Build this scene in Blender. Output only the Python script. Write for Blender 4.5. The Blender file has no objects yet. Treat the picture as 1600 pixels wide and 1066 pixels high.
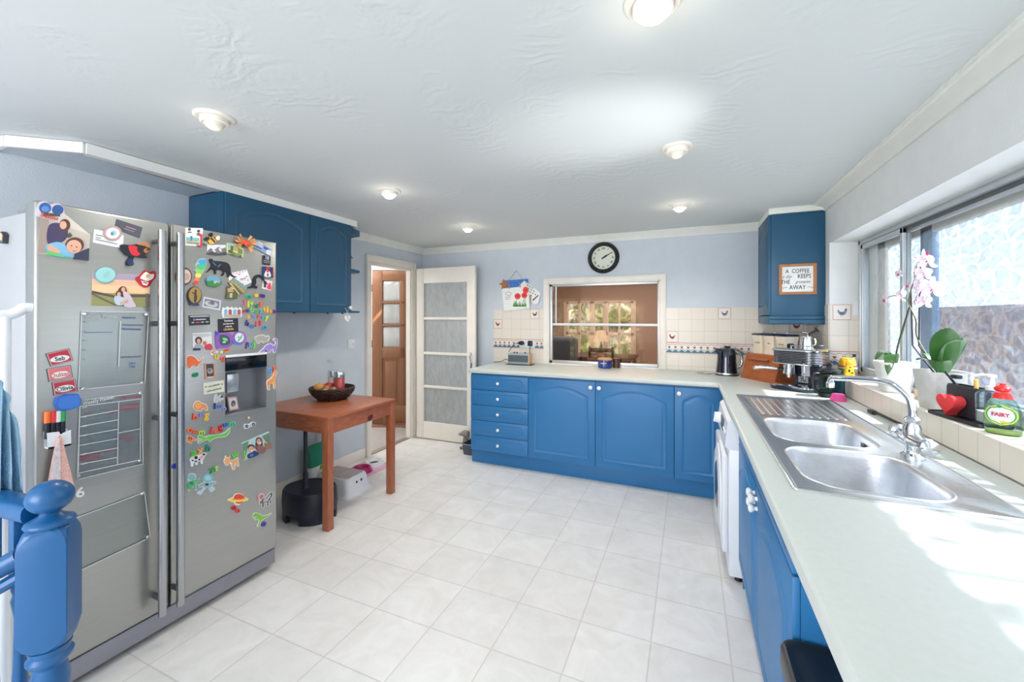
import bpy, bmesh, math, random
from mathutils import Vector, Matrix
random.seed(7)
SC = bpy.context.scene
COL = SC.collection
R = math.radians
# ---- camera constants (fitted from the room's vanishing points; image taken as 1600 x 1066)
CH, FP, YAW, V0 = 1.387, 643.0, R(23.28), 496.0
SN, CS = math.sin(YAW), math.cos(YAW)
CAM = Vector((0, 0, CH))
def ray(u, v):
    a = (u-800)/FP
    return Vector((-SN+CS*a, CS+SN*a, (V0-v)/FP))
def onx(u, v, x):
    d = ray(u, v); return CAM + d*(x/d.x)
def ony(u, v, y):
    d = ray(u, v); return CAM + d*(y/d.y)
def onz(u, v, z):
    d = ray(u, v); return CAM + d*((z-CH)/d.z)

# ---- materials
def lin(c):
    c = c/255.0
    return c/12.92 if c <= .04045 else ((c+.055)/1.055)**2.4
def rgb(c): return (lin(c[0]), lin(c[1]), lin(c[2]), 1)
_mc = {}
def mat(name, c, rough=.5, metal=0.0, noise=0.0, nscale=8.0, bump=0.0, bscale=40.0, emit=0.0, coat=0.0, alpha=1.0, stretch=None):
    if name in _mc: return _mc[name]
    m = bpy.data.materials.new(name); m.use_nodes = True
    nt = m.node_tree; b = nt.nodes['Principled BSDF']
    b.inputs['Base Color'].default_value = rgb(c)
    b.inputs['Roughness'].default_value = rough
    b.inputs['Metallic'].default_value = metal
    if coat: b.inputs['Coat Weight'].default_value = coat; b.inputs['Coat Roughness'].default_value = .08
    if emit:
        b.inputs['Emission Color'].default_value = rgb(c); b.inputs['Emission Strength'].default_value = emit
    if alpha < 1: b.inputs['Alpha'].default_value = alpha
    tc = nt.nodes.new('ShaderNodeTexCoord'); mp = nt.nodes.new('ShaderNodeMapping')
    nt.links.new(tc.outputs['Object'], mp.inputs['Vector'])
    if stretch: mp.inputs['Scale'].default_value = stretch
    if noise or True:
        n = nt.nodes.new('ShaderNodeTexNoise'); n.inputs['Scale'].default_value = nscale; n.inputs['Detail'].default_value = 4
        nt.links.new(mp.outputs['Vector'], n.inputs['Vector'])
        mx = nt.nodes.new('ShaderNodeMix'); mx.data_type = 'RGBA'
        k = noise if noise else .03
        mx.inputs['A'].default_value = rgb([max(0, x*(1-k)) for x in c]); mx.inputs['B'].default_value = rgb([min(255, x*(1+k)) for x in c])
        nt.links.new(n.outputs['Fac'], mx.inputs['Factor']); nt.links.new(mx.outputs['Result'], b.inputs['Base Color'])
    if bump:
        n2 = nt.nodes.new('ShaderNodeTexNoise'); n2.inputs['Scale'].default_value = bscale; n2.inputs['Detail'].default_value = 3
        nt.links.new(mp.outputs['Vector'], n2.inputs['Vector'])
        bp = nt.nodes.new('ShaderNodeBump'); bp.inputs['Strength'].default_value = bump; bp.inputs['Distance'].default_value = .01
        nt.links.new(n2.outputs['Fac'], bp.inputs['Height']); nt.links.new(bp.outputs['Normal'], b.inputs['Normal'])
    _mc[name] = m
    return m
def flat(c, rough=.45): return mat('paint_%02x%02x%02x_%d' % (int(c[0]), int(c[1]), int(c[2]), int(rough*100)), c, rough)

# ---- mesh builder
class MB:
    def __init__(s, T=None):
        s.v = []; s.f = []; s.mi = []; s.mats = []; s.T = T or Matrix.Identity(4)
    def m(s, mt):
        if mt not in s.mats: s.mats.append(mt)
        return s.mats.index(mt)
    def raw(s, vs, fs, mt, T=None):
        M = s.T @ T if T is not None else s.T
        o = len(s.v); s.v += [M @ Vector(p) for p in vs]
        k = s.m(mt)
        for f in fs: s.f.append([i+o for i in f]); s.mi.append(k)
        return s
    def addbm(s, bm, mt, T=None):
        bm.verts.index_update()
        return s.raw([v.co.copy() for v in bm.verts], [[v.index for v in f.verts] for f in bm.faces], mt, T)
    def box(s, x0, x1, y0, y1, z0, z1, mt, bev=0, seg=2, T=None):
        vs = [(x, y, z) for x in (x0, x1) for y in (y0, y1) for z in (z0, z1)]
        fs = [(0, 1, 3, 2), (4, 6, 7, 5), (0, 4, 5, 1), (2, 3, 7, 6), (0, 2, 6, 4), (1, 5, 7, 3)]
        if not bev: return s.raw(vs, fs, mt, T)
        bm = bmesh.new(); bv = [bm.verts.new(p) for p in vs]
        for f in fs: bm.faces.new([bv[i] for i in f])
        bmesh.ops.bevel(bm, geom=bm.edges[:], offset=bev, segments=seg, affect='EDGES', profile=.5)
        s.addbm(bm, mt, T); bm.free(); return s
    def loops(s, L, mt, cap0=True, cap1=True, T=None, closed=True):
        n = len(L[0]); vs = [p for l in L for p in l]; fs = []
        for i in range(len(L)-1):
            for j in range(n if closed else n-1):
                k = (j+1) % n
                fs.append((i*n+j, i*n+k, (i+1)*n+k, (i+1)*n+j))
        if cap0: fs.append(tuple(reversed(range(n))))
        if cap1: fs.append(tuple((len(L)-1)*n+j for j in range(n)))
        return s.raw(vs, fs, mt, T)
    def lathe(s, prof, mt, seg=28, T=None, sx=1, sy=1):
        L = [[(r*sx*math.cos(2*math.pi*j/seg), r*sy*math.sin(2*math.pi*j/seg), z) for j in range(seg)] for r, z in prof]
        return s.loops(L, mt, prof[0][0] > 1e-6, prof[-1][0] > 1e-6, T)
    def cyl(s, p0, p1, r0, mt, r1=None, seg=20):
        p0, p1 = Vector(p0), Vector(p1); r1 = r0 if r1 is None else r1
        d = p1-p0; q = d.to_track_quat('Z', 'Y').to_matrix().to_4x4()
        return s.lathe([(r0, 0), (r1, d.length)], mt, seg, Matrix.Translation(p0) @ q)
    def tube(s, pts, r, mt, seg=10, T=None, cap=True):
        pts = [Vector(p) for p in pts]; n = len(pts); L = []
        rr = r if isinstance(r, (list, tuple)) else [r]*n
        t0 = (pts[1]-pts[0]).normalized(); up = Vector((0, 0, 1)) if abs(t0.z) < .9 else Vector((1, 0, 0))
        a = t0.cross(up).normalized(); pt = t0
        for i in range(n):
            t = (pts[min(i+1, n-1)]-pts[max(i-1, 0)]).normalized()
            ax = pt.cross(t)
            if ax.length > 1e-6: a = Matrix.Rotation(pt.angle(t), 3, ax.normalized()) @ a
            pt = t; b = t.cross(a).normalized()
            L.append([pts[i]+(a*math.cos(q)+b*math.sin(q))*rr[i] for q in [2*math.pi*j/seg for j in range(seg)]])
        return s.loops(L, mt, cap, cap, T)
    def prism(s, poly, z0, z1, mt, T=None):
        if abs(z1-z0) < 1e-9: return s.raw([(p[0], p[1], z0) for p in poly], [tuple(range(len(poly)))], mt, T)
        return s.loops([[(p[0], p[1], z0) for p in poly], [(p[0], p[1], z1) for p in poly]], mt, T=T)
    def ball(s, c, r, mt, seg=16, T=None):
        r = r if isinstance(r, (tuple, list)) else (r, r, r); n = seg//2
        prof = [(math.sin(math.pi*i/n), -math.cos(math.pi*i/n)) for i in range(n+1)]; prof[0] = (1e-5, -1); prof[-1] = (1e-5, 1)
        M = Matrix.Translation(Vector(c)) @ Matrix.Diagonal((r[0], r[1], r[2], 1))
        if T is not None: M = T @ M
        return s.lathe(prof, mt, seg, M)
    def text(s, body, size, mt, T, ext=.0004, bold=0.0, align='CENTER', shear=0.0, sx=1.0):
        cu = bpy.data.curves.new('t', 'FONT'); cu.body = body; cu.size = size; cu.align_x = align; cu.align_y = 'CENTER'
        cu.extrude = ext; cu.offset = bold; cu.shear = shear; cu.resolution_u = 2
        ob = bpy.data.objects.new('t', cu); COL.objects.link(ob)
        me = bpy.data.meshes.new_from_object(ob.evaluated_get(bpy.context.evaluated_depsgraph_get()))
        vs = [(v.co.x*sx, v.co.y, v.co.z+ext) for v in me.vertices]; fs = [tuple(p.vertices) for p in me.polygons]
        bpy.data.objects.remove(ob); bpy.data.curves.remove(cu); bpy.data.meshes.remove(me)
        return s.raw(vs, fs, mt, T)
    def build(s, name, parent=None, world=False, ang=35, recenter=False):
        me = bpy.data.meshes.new(name)
        vs = s.v; off = None
        if world and parent is not None:
            inv = wm(parent).inverted(); vs = [inv @ p for p in vs]
        if recenter:
            off = Vector(((min(p.x for p in vs)+max(p.x for p in vs))/2, (min(p.y for p in vs)+max(p.y for p in vs))/2, min(p.z for p in vs)))
            vs = [p-off for p in vs]
        me.from_pydata([tuple(p) for p in vs], [], s.f)
        for mt in s.mats: me.materials.append(mt)
        me.polygons.foreach_set('material_index', s.mi)
        bm = bmesh.new(); bm.from_mesh(me)
        bmesh.ops.remove_doubles(bm, verts=bm.verts[:], dist=1e-6)
        bmesh.ops.recalc_face_normals(bm, faces=bm.faces[:]); bm.to_mesh(me); bm.free()
        me.shade_smooth(); me.set_sharp_from_angle(angle=R(ang)); me.update()
        o = bpy.data.objects.new(name, me); COL.objects.link(o)
        if parent is not None: o.parent = parent
        if off is not None: o.location = off
        return o
def wm(o):
    M = o.matrix_basis.copy()
    while o.parent is not None:
        o = o.parent; M = o.matrix_basis @ M
    return M
def tag(o, label=None, cat=None, group=None, kind=None):
    if label: o['label'] = label
    if cat: o['category'] = cat
    if group: o['group'] = group
    if kind: o['kind'] = kind
    return o
def thing(name, label, cat, loc=(0, 0, 0), rot=0, group=None, M=None):
    o = bpy.data.objects.new(name, None); COL.objects.link(o); o.empty_display_size = .05
    if M is not None: o.matrix_basis = M
    else: o.location = loc; o.rotation_euler = (0, 0, rot)
    return tag(o, label, cat, group)
def struct(mb, name, label=None, parent=None):
    o = mb.build(name, parent)
    if parent is None: o['kind'] = 'structure'
    if label: o['label'] = label
    return o
def copy_tree(o, parent=None):
    c = o.copy(); COL.objects.link(c); c.parent = parent
    for ch in list(o.children): copy_tree(ch, c)
    return c
def face(d, loc=(0, 0, 0)):
    """local x right, y up, z out; d = facing direction"""
    cols = {'-y': ((1, 0, 0), (0, 0, 1), (0, -1, 0)), '-x': ((0, -1, 0), (0, 0, 1), (-1, 0, 0)), '+x': ((0, 1, 0), (0, 0, 1), (1, 0, 0)), '+z': ((1, 0, 0), (0, 1, 0), (0, 0, 1))}[d]
    M = Matrix.Identity(4)
    for i, c in enumerate(cols):
        for j in range(3): M[j][i] = c[j]
    return Matrix.Translation(Vector(loc)) @ M
def TR(x=0, y=0, z=0, rz=0, rx=0, ry=0):
    return Matrix.Translation((x, y, z)) @ Matrix.Rotation(R(rz), 4, 'Z') @ Matrix.Rotation(R(ry), 4, 'Y') @ Matrix.Rotation(R(rx), 4, 'X')
def inset(poly, d):
    n = len(poly); area = sum(poly[i][0]*poly[(i+1) % n][1]-poly[(i+1) % n][0]*poly[i][1] for i in range(n)); sg = 1 if area > 0 else -1
    out = []
    for i in range(n):
        p0, p1, p2 = Vector(poly[i-1][:2]), Vector(poly[i][:2]), Vector(poly[(i+1) % n][:2])
        a = (p1-p0).normalized() if (p1-p0).length > 1e-9 else Vector((1, 0)); b = (p2-p1).normalized() if (p2-p1).length > 1e-9 else a
        na, nb = Vector((-a.y, a.x))*sg, Vector((-b.y, b.x))*sg
        m = na+nb
        if m.length < 1e-6: m = na
        m.normalize(); k = d/max(.35, m.dot(na))
        out.append((p1.x+m.x*k, p1.y+m.y*k))
    return out
def rrect(x0, x1, y0, y1, r, n=5):
    out = []
    for cx, cy, a0 in ((x1-r, y0+r, -90), (x1-r, y1-r, 0), (x0+r, y1-r, 90), (x0+r, y0+r, 180)):
        for i in range(n+1):
            a = R(a0+90*i/n); out.append((cx+r*math.cos(a), cy+r*math.sin(a)))
    return out
def ell(cx, cy, rx, ry=None, n=20, rot=0):
    ry = rx if ry is None else ry; c, s_ = math.cos(R(rot)), math.sin(R(rot))
    return [(cx+rx*math.cos(t)*c-ry*math.sin(t)*s_, cy+rx*math.cos(t)*s_+ry*math.sin(t)*c) for t in [2*math.pi*i/n for i in range(n)]]
def bez(p0, p1, p2, p3, n=10):
    p0, p1, p2, p3 = map(Vector, (p0, p1, p2, p3)); o = []
    for i in range(n+1):
        t = i/n; o.append(p0*(1-t)**3+p1*3*t*(1-t)**2+p2*3*t*t*(1-t)+p3*t**3)
    return o
def smooth_path(pts, n=6):
    pts = [Vector(p) for p in pts]; o = []
    for i in range(len(pts)-1):
        a = pts[max(i-1, 0)]; b = pts[i]; c = pts[i+1]; d = pts[min(i+2, len(pts)-1)]
        for k in range(n):
            t = k/n; o.append(.5*((2*b)+(c-a)*t+(2*a-5*b+4*c-d)*t*t+(3*b-a-3*c+d)*t**3))
    o.append(pts[-1]); return o
def plate_holes(mb, outer, holes, z, mt, T=None):
    """flat plate with holes at height z"""
    bm = bmesh.new()
    for lp in [outer]+holes:
        vs = [bm.verts.new((p[0], p[1], z)) for p in lp]
        for i in range(len(vs)): bm.edges.new((vs[i], vs[(i+1) % len(vs)]))
    bmesh.ops.triangle_fill(bm, edges=bm.edges[:], use_beauty=True)
    mb.addbm(bm, mt, T); bm.free()
# ================= materials
def nodes_of(m): return m.node_tree, m.node_tree.nodes['Principled BSDF']
WALLP = mat('pale_blue_wall_paint', (208, 216, 224), .7, bump=.15, bscale=120)
WALLW = mat('white_wall_paint', (232, 234, 232), .7, bump=.15, bscale=120)
WHITE = mat('white_gloss_paint', (242, 236, 226), .35)
COVE = mat('coving_paint', (236, 237, 230), .6)
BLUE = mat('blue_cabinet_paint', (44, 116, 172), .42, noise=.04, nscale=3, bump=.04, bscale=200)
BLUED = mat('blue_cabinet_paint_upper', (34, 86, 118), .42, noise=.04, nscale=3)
PORC = mat('white_knob', (245, 245, 240), .2, coat=.5)
CREAM = mat('cream_worktop', (205, 211, 206), .32, noise=.025, nscale=60)
STEEL = mat('brushed_steel', (228, 230, 232), .26, 1.0, noise=.08, nscale=6, bump=.05, bscale=30, stretch=(1, 12, 1))
STEELB = mat('steel_bowl', (218, 220, 224), .34, 1.0, noise=.1, nscale=14, bump=.08, bscale=60)
CHROME = mat('chrome', (225, 228, 232), .07, 1.0)
BLACKP = mat('black_plastic', (22, 23, 27), .35)
NAVYP = mat('navy_black_plastic', (22, 28, 44), .4)
WPLAS = mat('white_plastic', (235, 238, 242), .3)
ALU = mat('aluminium_frame', (205, 210, 214), .35, .6)
PINE = mat('stained_pine', (158, 90, 58), .38, noise=.28, nscale=5, stretch=(3, 22, 22), coat=.2)
PINEX = mat('stained_pine_cross', (162, 92, 60), .38, noise=.26, nscale=5, stretch=(22, 3, 22), coat=.2)
PINEZ = mat('stained_pine_upright', (158, 90, 58), .38, noise=.26, nscale=5, stretch=(22, 22, 3), coat=.2)
DOORW = mat('brown_door_wood', (142, 94, 62), .4, noise=.12, nscale=5, stretch=(10, 10, 1.2), coat=.3)
TILEC = mat('cream_tile_plain', (232, 224, 212), .18, noise=.02)
CARPET = mat('grey_carpet', (176, 172, 168), .95, noise=.12, nscale=40, bump=.6, bscale=180)

def tiled(name, c1, grout, w, off, rough, mortar, jit=.03, cloud=0.0, bump=.4, cscale=4):
    m = bpy.data.materials.new(name); m.use_nodes = True; nt, b = nodes_of(m); N = nt.nodes.new; Lk = nt.links.new
    tc = N('ShaderNodeTexCoord'); mp = N('ShaderNodeMapping'); mp.inputs['Location'].default_value = off
    br = N('ShaderNodeTexBrick'); br.offset = 0; br.inputs['Scale'].default_value = 1
    br.inputs['Brick Width'].default_value = w; br.inputs['Row Height'].default_value = w
    br.inputs['Mortar Size'].default_value = mortar; br.inputs['Mortar Smooth'].default_value = .6
    br.inputs['Color1'].default_value = rgb(c1); br.inputs['Color2'].default_value = rgb([x*(1-jit) for x in c1]); br.inputs['Mortar'].default_value = rgb(grout)
    Lk(tc.outputs['Object'], mp.inputs['Vector']); Lk(mp.outputs['Vector'], br.inputs['Vector'])
    col = br.outputs['Color']
    if cloud:
        n = N('ShaderNodeTexNoise'); n.inputs['Scale'].default_value = cscale; n.inputs['Detail'].default_value = 8; n.inputs['Roughness'].default_value = .65; n.inputs['Distortion'].default_value = 1.2
        Lk(tc.outputs['Object'], n.inputs['Vector'])
        rp = N('ShaderNodeValToRGB'); rp.color_ramp.elements[0].position = .35; rp.color_ramp.elements[1].position = .65
        k = 1-cloud; rp.color_ramp.elements[0].color = (k, k*.985, k*.96, 1); rp.color_ramp.elements[1].color = (1, 1, 1, 1)
        mx = N('ShaderNodeMix'); mx.data_type = 'RGBA'; mx.blend_type = 'MULTIPLY'; mx.inputs['Factor'].default_value = 1
        Lk(n.outputs['Fac'], rp.inputs['Fac']); Lk(col, mx.inputs['A']); Lk(rp.outputs['Color'], mx.inputs['B']); col = mx.outputs['Result']
    Lk(col, b.inputs['Base Color']); b.inputs['Roughness'].default_value = rough
    bp = N('ShaderNodeBump'); bp.invert = True; bp.inputs['Strength'].default_value = bump; bp.inputs['Distance'].default_value = .003
    Lk(br.outputs['Fac'], bp.inputs['Height']); Lk(bp.outputs['Normal'], b.inputs['Normal'])
    return m
FLOORM = tiled('pale_stone_vinyl_tiles', (236, 235, 233), (212, 209, 205), .305, (1.979+3.05, -3.07+6.1, 0), .42, .004, .03, .10, .2, 5)
TILEM = tiled('cream_wall_tiles', (236, 228, 216), (206, 197, 186), .108, (0, 0, 0), .15, .0018, .02)
def artex():
    m = bpy.data.materials.new('artex_ceiling'); m.use_nodes = True; nt, b = nodes_of(m); N = nt.nodes.new; Lk = nt.links.new
    b.inputs['Base Color'].default_value = rgb((222, 226, 225)); b.inputs['Roughness'].default_value = .75
    tc = N('ShaderNodeTexCoord'); n = N('ShaderNodeTexNoise'); n.inputs['Scale'].default_value = 2.2; n.inputs['Detail'].default_value = 2
    Lk(tc.outputs['Object'], n.inputs['Vector'])
    mx = N('ShaderNodeMix'); mx.data_type = 'VECTOR'; mx.inputs['Factor'].default_value = .25
    Lk(tc.outputs['Object'], mx.inputs[4]); Lk(n.outputs['Color'], mx.inputs[5])
    w = N('ShaderNodeTexWave'); w.wave_type = 'RINGS'; w.inputs['Scale'].default_value = 9; w.inputs['Distortion'].default_value = 9; w.inputs['Detail'].default_value = 3; w.inputs['Detail Scale'].default_value = 1.6
    Lk(mx.outputs[1], w.inputs['Vector'])
    g = N('ShaderNodeTexNoise'); g.inputs['Scale'].default_value = 3.3; Lk(tc.outputs['Object'], g.inputs['Vector'])
    rp = N('ShaderNodeValToRGB'); rp.color_ramp.elements[0].position = .48; rp.color_ramp.elements[1].position = .62; Lk(g.outputs['Fac'], rp.inputs['Fac'])
    mu = N('ShaderNodeMath'); mu.operation = 'MULTIPLY'; Lk(w.outputs['Fac'], mu.inputs[0]); Lk(rp.outputs['Color'], mu.inputs[1])
    bp = N('ShaderNodeBump'); bp.inputs['Strength'].default_value = .17; bp.inputs['Distance'].default_value = .006
    Lk(mu.outputs[0], bp.inputs['Height']); Lk(bp.outputs['Normal'], b.inputs['Normal'])
    return m
CEIL = artex()
def glass_mat(name, tint, mixf, bscale, bstr, pattern=False, rough=.03, ior=1.35):
    """part clear transmission, part refraction through a hammered surface"""
    m = bpy.data.materials.new(name); m.use_nodes = True; nt = m.node_tree; nt.nodes.remove(nt.nodes['Principled BSDF']); N = nt.nodes.new; Lk = nt.links.new
    out = nt.nodes['Material Output']; tc = N('ShaderNodeTexCoord')
    tr = N('ShaderNodeBsdfTransparent'); tr.inputs['Color'].default_value = rgb(tint)
    gl = N('ShaderNodeBsdfGlass'); gl.inputs['Color'].default_value = rgb(tint); gl.inputs['Roughness'].default_value = rough; gl.inputs['IOR'].default_value = ior
    mx = N('ShaderNodeMixShader'); mx.inputs[0].default_value = mixf
    if bstr:
        n = N('ShaderNodeTexNoise'); n.inputs['Scale'].default_value = bscale*.5; n.inputs['Detail'].default_value = 1
        Lk(tc.outputs['Object'], n.inputs['Vector'])
        vm = N('ShaderNodeMix'); vm.data_type = 'VECTOR'; vm.inputs['Factor'].default_value = .12
        Lk(tc.outputs['Object'], vm.inputs[4]); Lk(n.outputs['Color'], vm.inputs[5])
        mp = N('ShaderNodeMapping'); mp.inputs['Scale'].default_value = (1, .65, 1.3); mp.inputs['Rotation'].default_value = (R(-14), 0, 0); Lk(vm.outputs[1], mp.inputs['Vector'])
        v = N('ShaderNodeTexVoronoi'); v.feature = 'SMOOTH_F1'; v.inputs['Scale'].default_value = bscale; v.inputs['Smoothness'].default_value = .35
        Lk(mp.outputs['Vector'], v.inputs['Vector'])
        bp = N('ShaderNodeBump'); bp.inputs['Strength'].default_value = bstr; bp.inputs['Distance'].default_value = .02
        Lk(v.outputs['Distance'], bp.inputs['Height']); Lk(bp.outputs['Normal'], gl.inputs['Normal'])
        if pattern:
            ve = N('ShaderNodeTexVoronoi'); ve.feature = 'DISTANCE_TO_EDGE'; ve.inputs['Scale'].default_value = bscale; Lk(mp.outputs['Vector'], ve.inputs['Vector'])
            rp = N('ShaderNodeValToRGB'); rp.color_ramp.elements[0].position = .0; rp.color_ramp.elements[1].position = .13
            rp.color_ramp.elements[0].color = (1, 1, 1, 1); rp.color_ramp.elements[1].color = rgb((196, 212, 236)); e = rp.color_ramp.elements.new(.4); e.color = rgb((214, 226, 246))
            Lk(ve.outputs['Distance'], rp.inputs['Fac']); Lk(rp.outputs['Color'], tr.inputs['Color'])
    Lk(tr.outputs[0], mx.inputs[1]); Lk(gl.outputs[0], mx.inputs[2]); Lk(mx.outputs[0], out.inputs['Surface'])
    return m
HAMMER = glass_mat('hammered_window_glass', (240, 246, 255), .45, 15, .9, True)
CLEARG = glass_mat('clear_glass', (250, 252, 252), .08, 1, 0)
BRONZE = glass_mat('bronze_tinted_glass', (226, 212, 202), .2, 1, 0)
FROST = mat('frosted_door_glass', (168, 173, 173), .22, noise=.12, nscale=18, bump=.9, bscale=45, stretch=(1.5, 1.5, .6))
ACRYL = glass_mat('clear_acrylic', (248, 250, 250), .12, 1, 0, ior=1.2)

# ================= room shell
XL, XR, YB, ZC = -2.94, .9, 4.12, 2.2
YN = -2.3
mb = MB(); mb.box(XL, XR+.3, YN, YB, -.05, 0, FLOORM); struct(mb, 'floor')
mb = MB(); mb.box(XL-.06, XR+.3, YN, YB+.1, ZC, ZC+.05, CEIL); struct(mb, 'ceiling')
# back wall with serving hatch
HX0, HX1 = ony(855, 500, YB).x, ony(1036, 500, YB).x
HZ1 = ony(945, 436, YB).z
mb = MB()
mb.box(XL-.06, HX0, YB, YB+.1, 0, ZC, WALLP); mb.box(HX1, XR+.3, YB, YB+.1, 0, ZC, WALLP)
mb.box(HX0, HX1, YB, YB+.1, 0, .91, WALLP); mb.box(HX0, HX1, YB, YB+.1, HZ1, ZC, WALLP)
struct(mb, 'wall_back')
# left wall with doorway
DY0, DY1, DZ = 3.225, 3.888, 1.945
mb = MB()
mb.box(XL-.06, XL, YN, DY0, 0, ZC, WALLP); mb.box(XL-.06, XL, DY1, YB+.1, 0, ZC, WALLP); mb.box(XL-.06, XL, DY0, DY1, DZ, ZC, WALLP)
struct(mb, 'wall_left')
# right wall with deep window recess
WY0, WY1, WZ0, WZ1 = .80, 3.514, .985, 1.905
mb = MB()
mb.box(XR, XR+.3, YN, WY0, 0, ZC, WALLW); mb.box(XR, XR+.3, WY1, YB+.1, 0, ZC, WALLW)
mb.box(XR, XR+.3, WY0, WY1, 0, WZ0, WALLW); mb.box(XR, XR+.3, WY0, WY1, WZ1, ZC, WALLW)
struct(mb, 'wall_right')
# behind the camera: a far wall, its broad opening left so ambient light enters
mb = MB(); mb.box(XL-.06, -1.9, YN-.1, YN, 0, ZC, WALLP); mb.box(.3, XR+.3, YN-.1, YN, 0, ZC, WALLP); struct(mb, 'wall_front')
# coving
def coving(name, p0, p1, inward, drop=.065, dep=.07):
    p0, p1, iv = Vector(p0), Vector(p1), Vector(inward)
    prof = [(0, 0), (0, -drop), (.012, -drop), (.016, -drop+.012), (.03, -drop*.5), (dep-.018, -.016), (dep-.012, -.008), (dep, -.008), (dep, 0)]
    L = [[p+iv*a+Vector((0, 0, b)) for a, b in prof] for p in (p0, p1)]
    m = MB(); m.loops(L, COVE); return struct(m, name)
coving('trim_1', (XL, YB, ZC), (XR, YB, ZC), (0, -1, 0))
coving('trim_2', (XR, YN, ZC), (XR, 3.6, ZC), (-1, 0, 0), .05, .085)
coving('trim_3', (XL, 2.66, ZC), (XL, YB, ZC), (1, 0, 0))
# coving round the corner cupboard
mb = MB(); mb.box(.545, XR, 3.575, 3.6, 2.155, ZC, COVE, .006); mb.box(.545, .57, 3.6, YB-.02, 2.155, ZC, COVE, .006); struct(mb, 'trim_4')
# baseboards
mb = MB(); mb.box(XL, XL+.018, 1.0, 3.15, 0, .1, WHITE, .006); struct(mb, 'baseboard_left')
mb = MB(); mb.box(-2.1, -1.93, YB-.018, YB, 0, .1, WHITE, .005); struct(mb, 'baseboard_back')
# door surround on the left wall
mb = MB()
for w0, w1, d in ((.0, .065, .02), (.045, .068, .032)):
    mb.box(XL, XL+d, DY0-w1, DY0-w0, 0, DZ+w0, WHITE, .004); mb.box(XL, XL+d, DY1+w0, DY1+w1, 0, DZ+w0, WHITE, .004)
    mb.box(XL, XL+d, DY0-w1, DY1+w1, DZ+w0, DZ+w1, WHITE, .004)
mb.box(XL-.06, XL, DY0-.001, DY0+.025, 0, DZ, WHITE); mb.box(XL-.06, XL, DY1-.012, DY1+.001, 0, DZ, WHITE); mb.box(XL-.06, XL, DY0, DY1, DZ-.025, DZ+.001, WHITE)
struct(mb, 'door_frame', None)
# --- white glazed door folded back against the far wall
d1 = thing('door_1', 'white door with four obscure glass panes folded back against the wall', 'door', (-2.885, 3.955, 0)); d1['kind'] = 'structure'
W, Hh = .765, 1.945
def rows(zs): return zs
T = face('-y', (0, 0, 0))
rail = [.006, .185, .585, .975, 1.365, 1.765]
zr = [(.01, .2), (.585, .615), (.965, .995), (1.36, 1.39), (1.775, Hh)]
mb = MB(T); mb.box(0, .1, .01, Hh, 0, .038, WHITE, .003); mb.box(W-.1, W, .01, Hh, 0, .038, WHITE, .003)
for a, b in zr: mb.box(.1, W-.1, a, b, .002, .036, WHITE, .003)
mb.build('door_frame', d1)
for i in range(4):
    m = MB(T); m.box(.098, W-.098, zr[i][1]-.002, zr[i+1][0]+.002, .012, .022, FROST); m.build('glass_pane', d1)
m = MB(T); m.tube(smooth_path([(W-.05, .99, .038), (W-.05, .985, .07), (W-.02, .9, .085), (W-.035, .82, .07), (W-.035, .815, .04)], 5), .009, CHROME)
m.lathe([(.018, 0), (.018, .006)], CHROME, 14, TR(W-.05, .99, .038)); m.lathe([(.018, 0), (.018, .006)], CHROME, 14, TR(W-.035, .815, .038)); m.build('handle', d1)
# --- hall beyond the doorway
mb = MB(); mb.box(-5.2, XL, 2.2, 6.2, -.05, -.004, CARPET); struct(mb, 'floor_hall')
mb = MB(); mb.box(-5.3, -5.2, 2.2, 6.2, 0, 2.3, WALLW); mb.box(-5.2, XL-.06, 6.1, 6.2, 0, 2.3, WALLW); mb.box(-5.2, XL-.06, 2.1, 2.2, 0, 2.3, WALLW); struct(mb, 'wall_hall')
mb = MB(); mb.box(-5.3, XL-.06, 2.1, 6.2, 2.3, 2.35, WALLW); struct(mb, 'ceiling_hall')
mb = MB(); mb.box(XL-.06, XL+.005, DY0+.025, DY1-.025, -.004, .008, mat('threshold_strip', (150, 140, 128), .4), .002); struct(mb, 'trim_5')
A = Vector((-3.766, 4.193, 0)); ang = YAW
d2 = thing('door_2', 'brown wooden hall door with bevelled glass panes standing ajar', 'door', A, ang); d2['kind'] = 'structure'
T = face('-y'); W2 = .78
mb = MB(T); zt = 1.985
mb.box(0, .13, .02, zt, 0, .04, DOORW, .003); mb.box(W2-.13, W2, .02, zt, 0, .04, DOORW, .003)
mb.box(.13, W2-.13, .02, .25, .002, .038, DOORW, .003); mb.box(.13, W2-.13, .86, 1.0, .002, .038, DOORW, .003); mb.box(.13, W2-.13, 1.86, zt, .002, .038, DOORW, .003)
mb.box(W2/2-.035, W2/2+.035, .25, 1.86, .002, .038, DOORW, .003)
for z in (1.27, 1.565): mb.box(.13, W2-.13, z, z+.03, .002, .038, DOORW, .003)
for x0, x1 in ((.13, W2/2-.035), (W2/2+.035, W2-.13)):
    mb.box(x0, x1, .25, .86, .012, .024, DOORW); mb.box(x0+.04, x1-.04, .29, .82, .012, .034, DOORW, .008)
mb.build('door_leaf', d2)
BEV = mat('bevelled_glass', (206, 206, 204), .06, .35, noise=.25, nscale=3)
for x0, x1 in ((.13, W2/2-.035), (W2/2+.035, W2-.13)):
    for z0, z1 in ((1.0, 1.27), (1.3, 1.565), (1.595, 1.86)):
        m = MB(T); m.loops([[(x0, z0, .014), (x1, z0, .014), (x1, z1, .014), (x0, z1, .014)], [(x0+.02, z0+.02, .026), (x1-.02, z0+.02, .026), (x1-.02, z1-.02, .026), (x0+.02, z1-.02, .026)]], BEV); m.build('glass_pane', d2)
m = MB(T)
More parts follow.
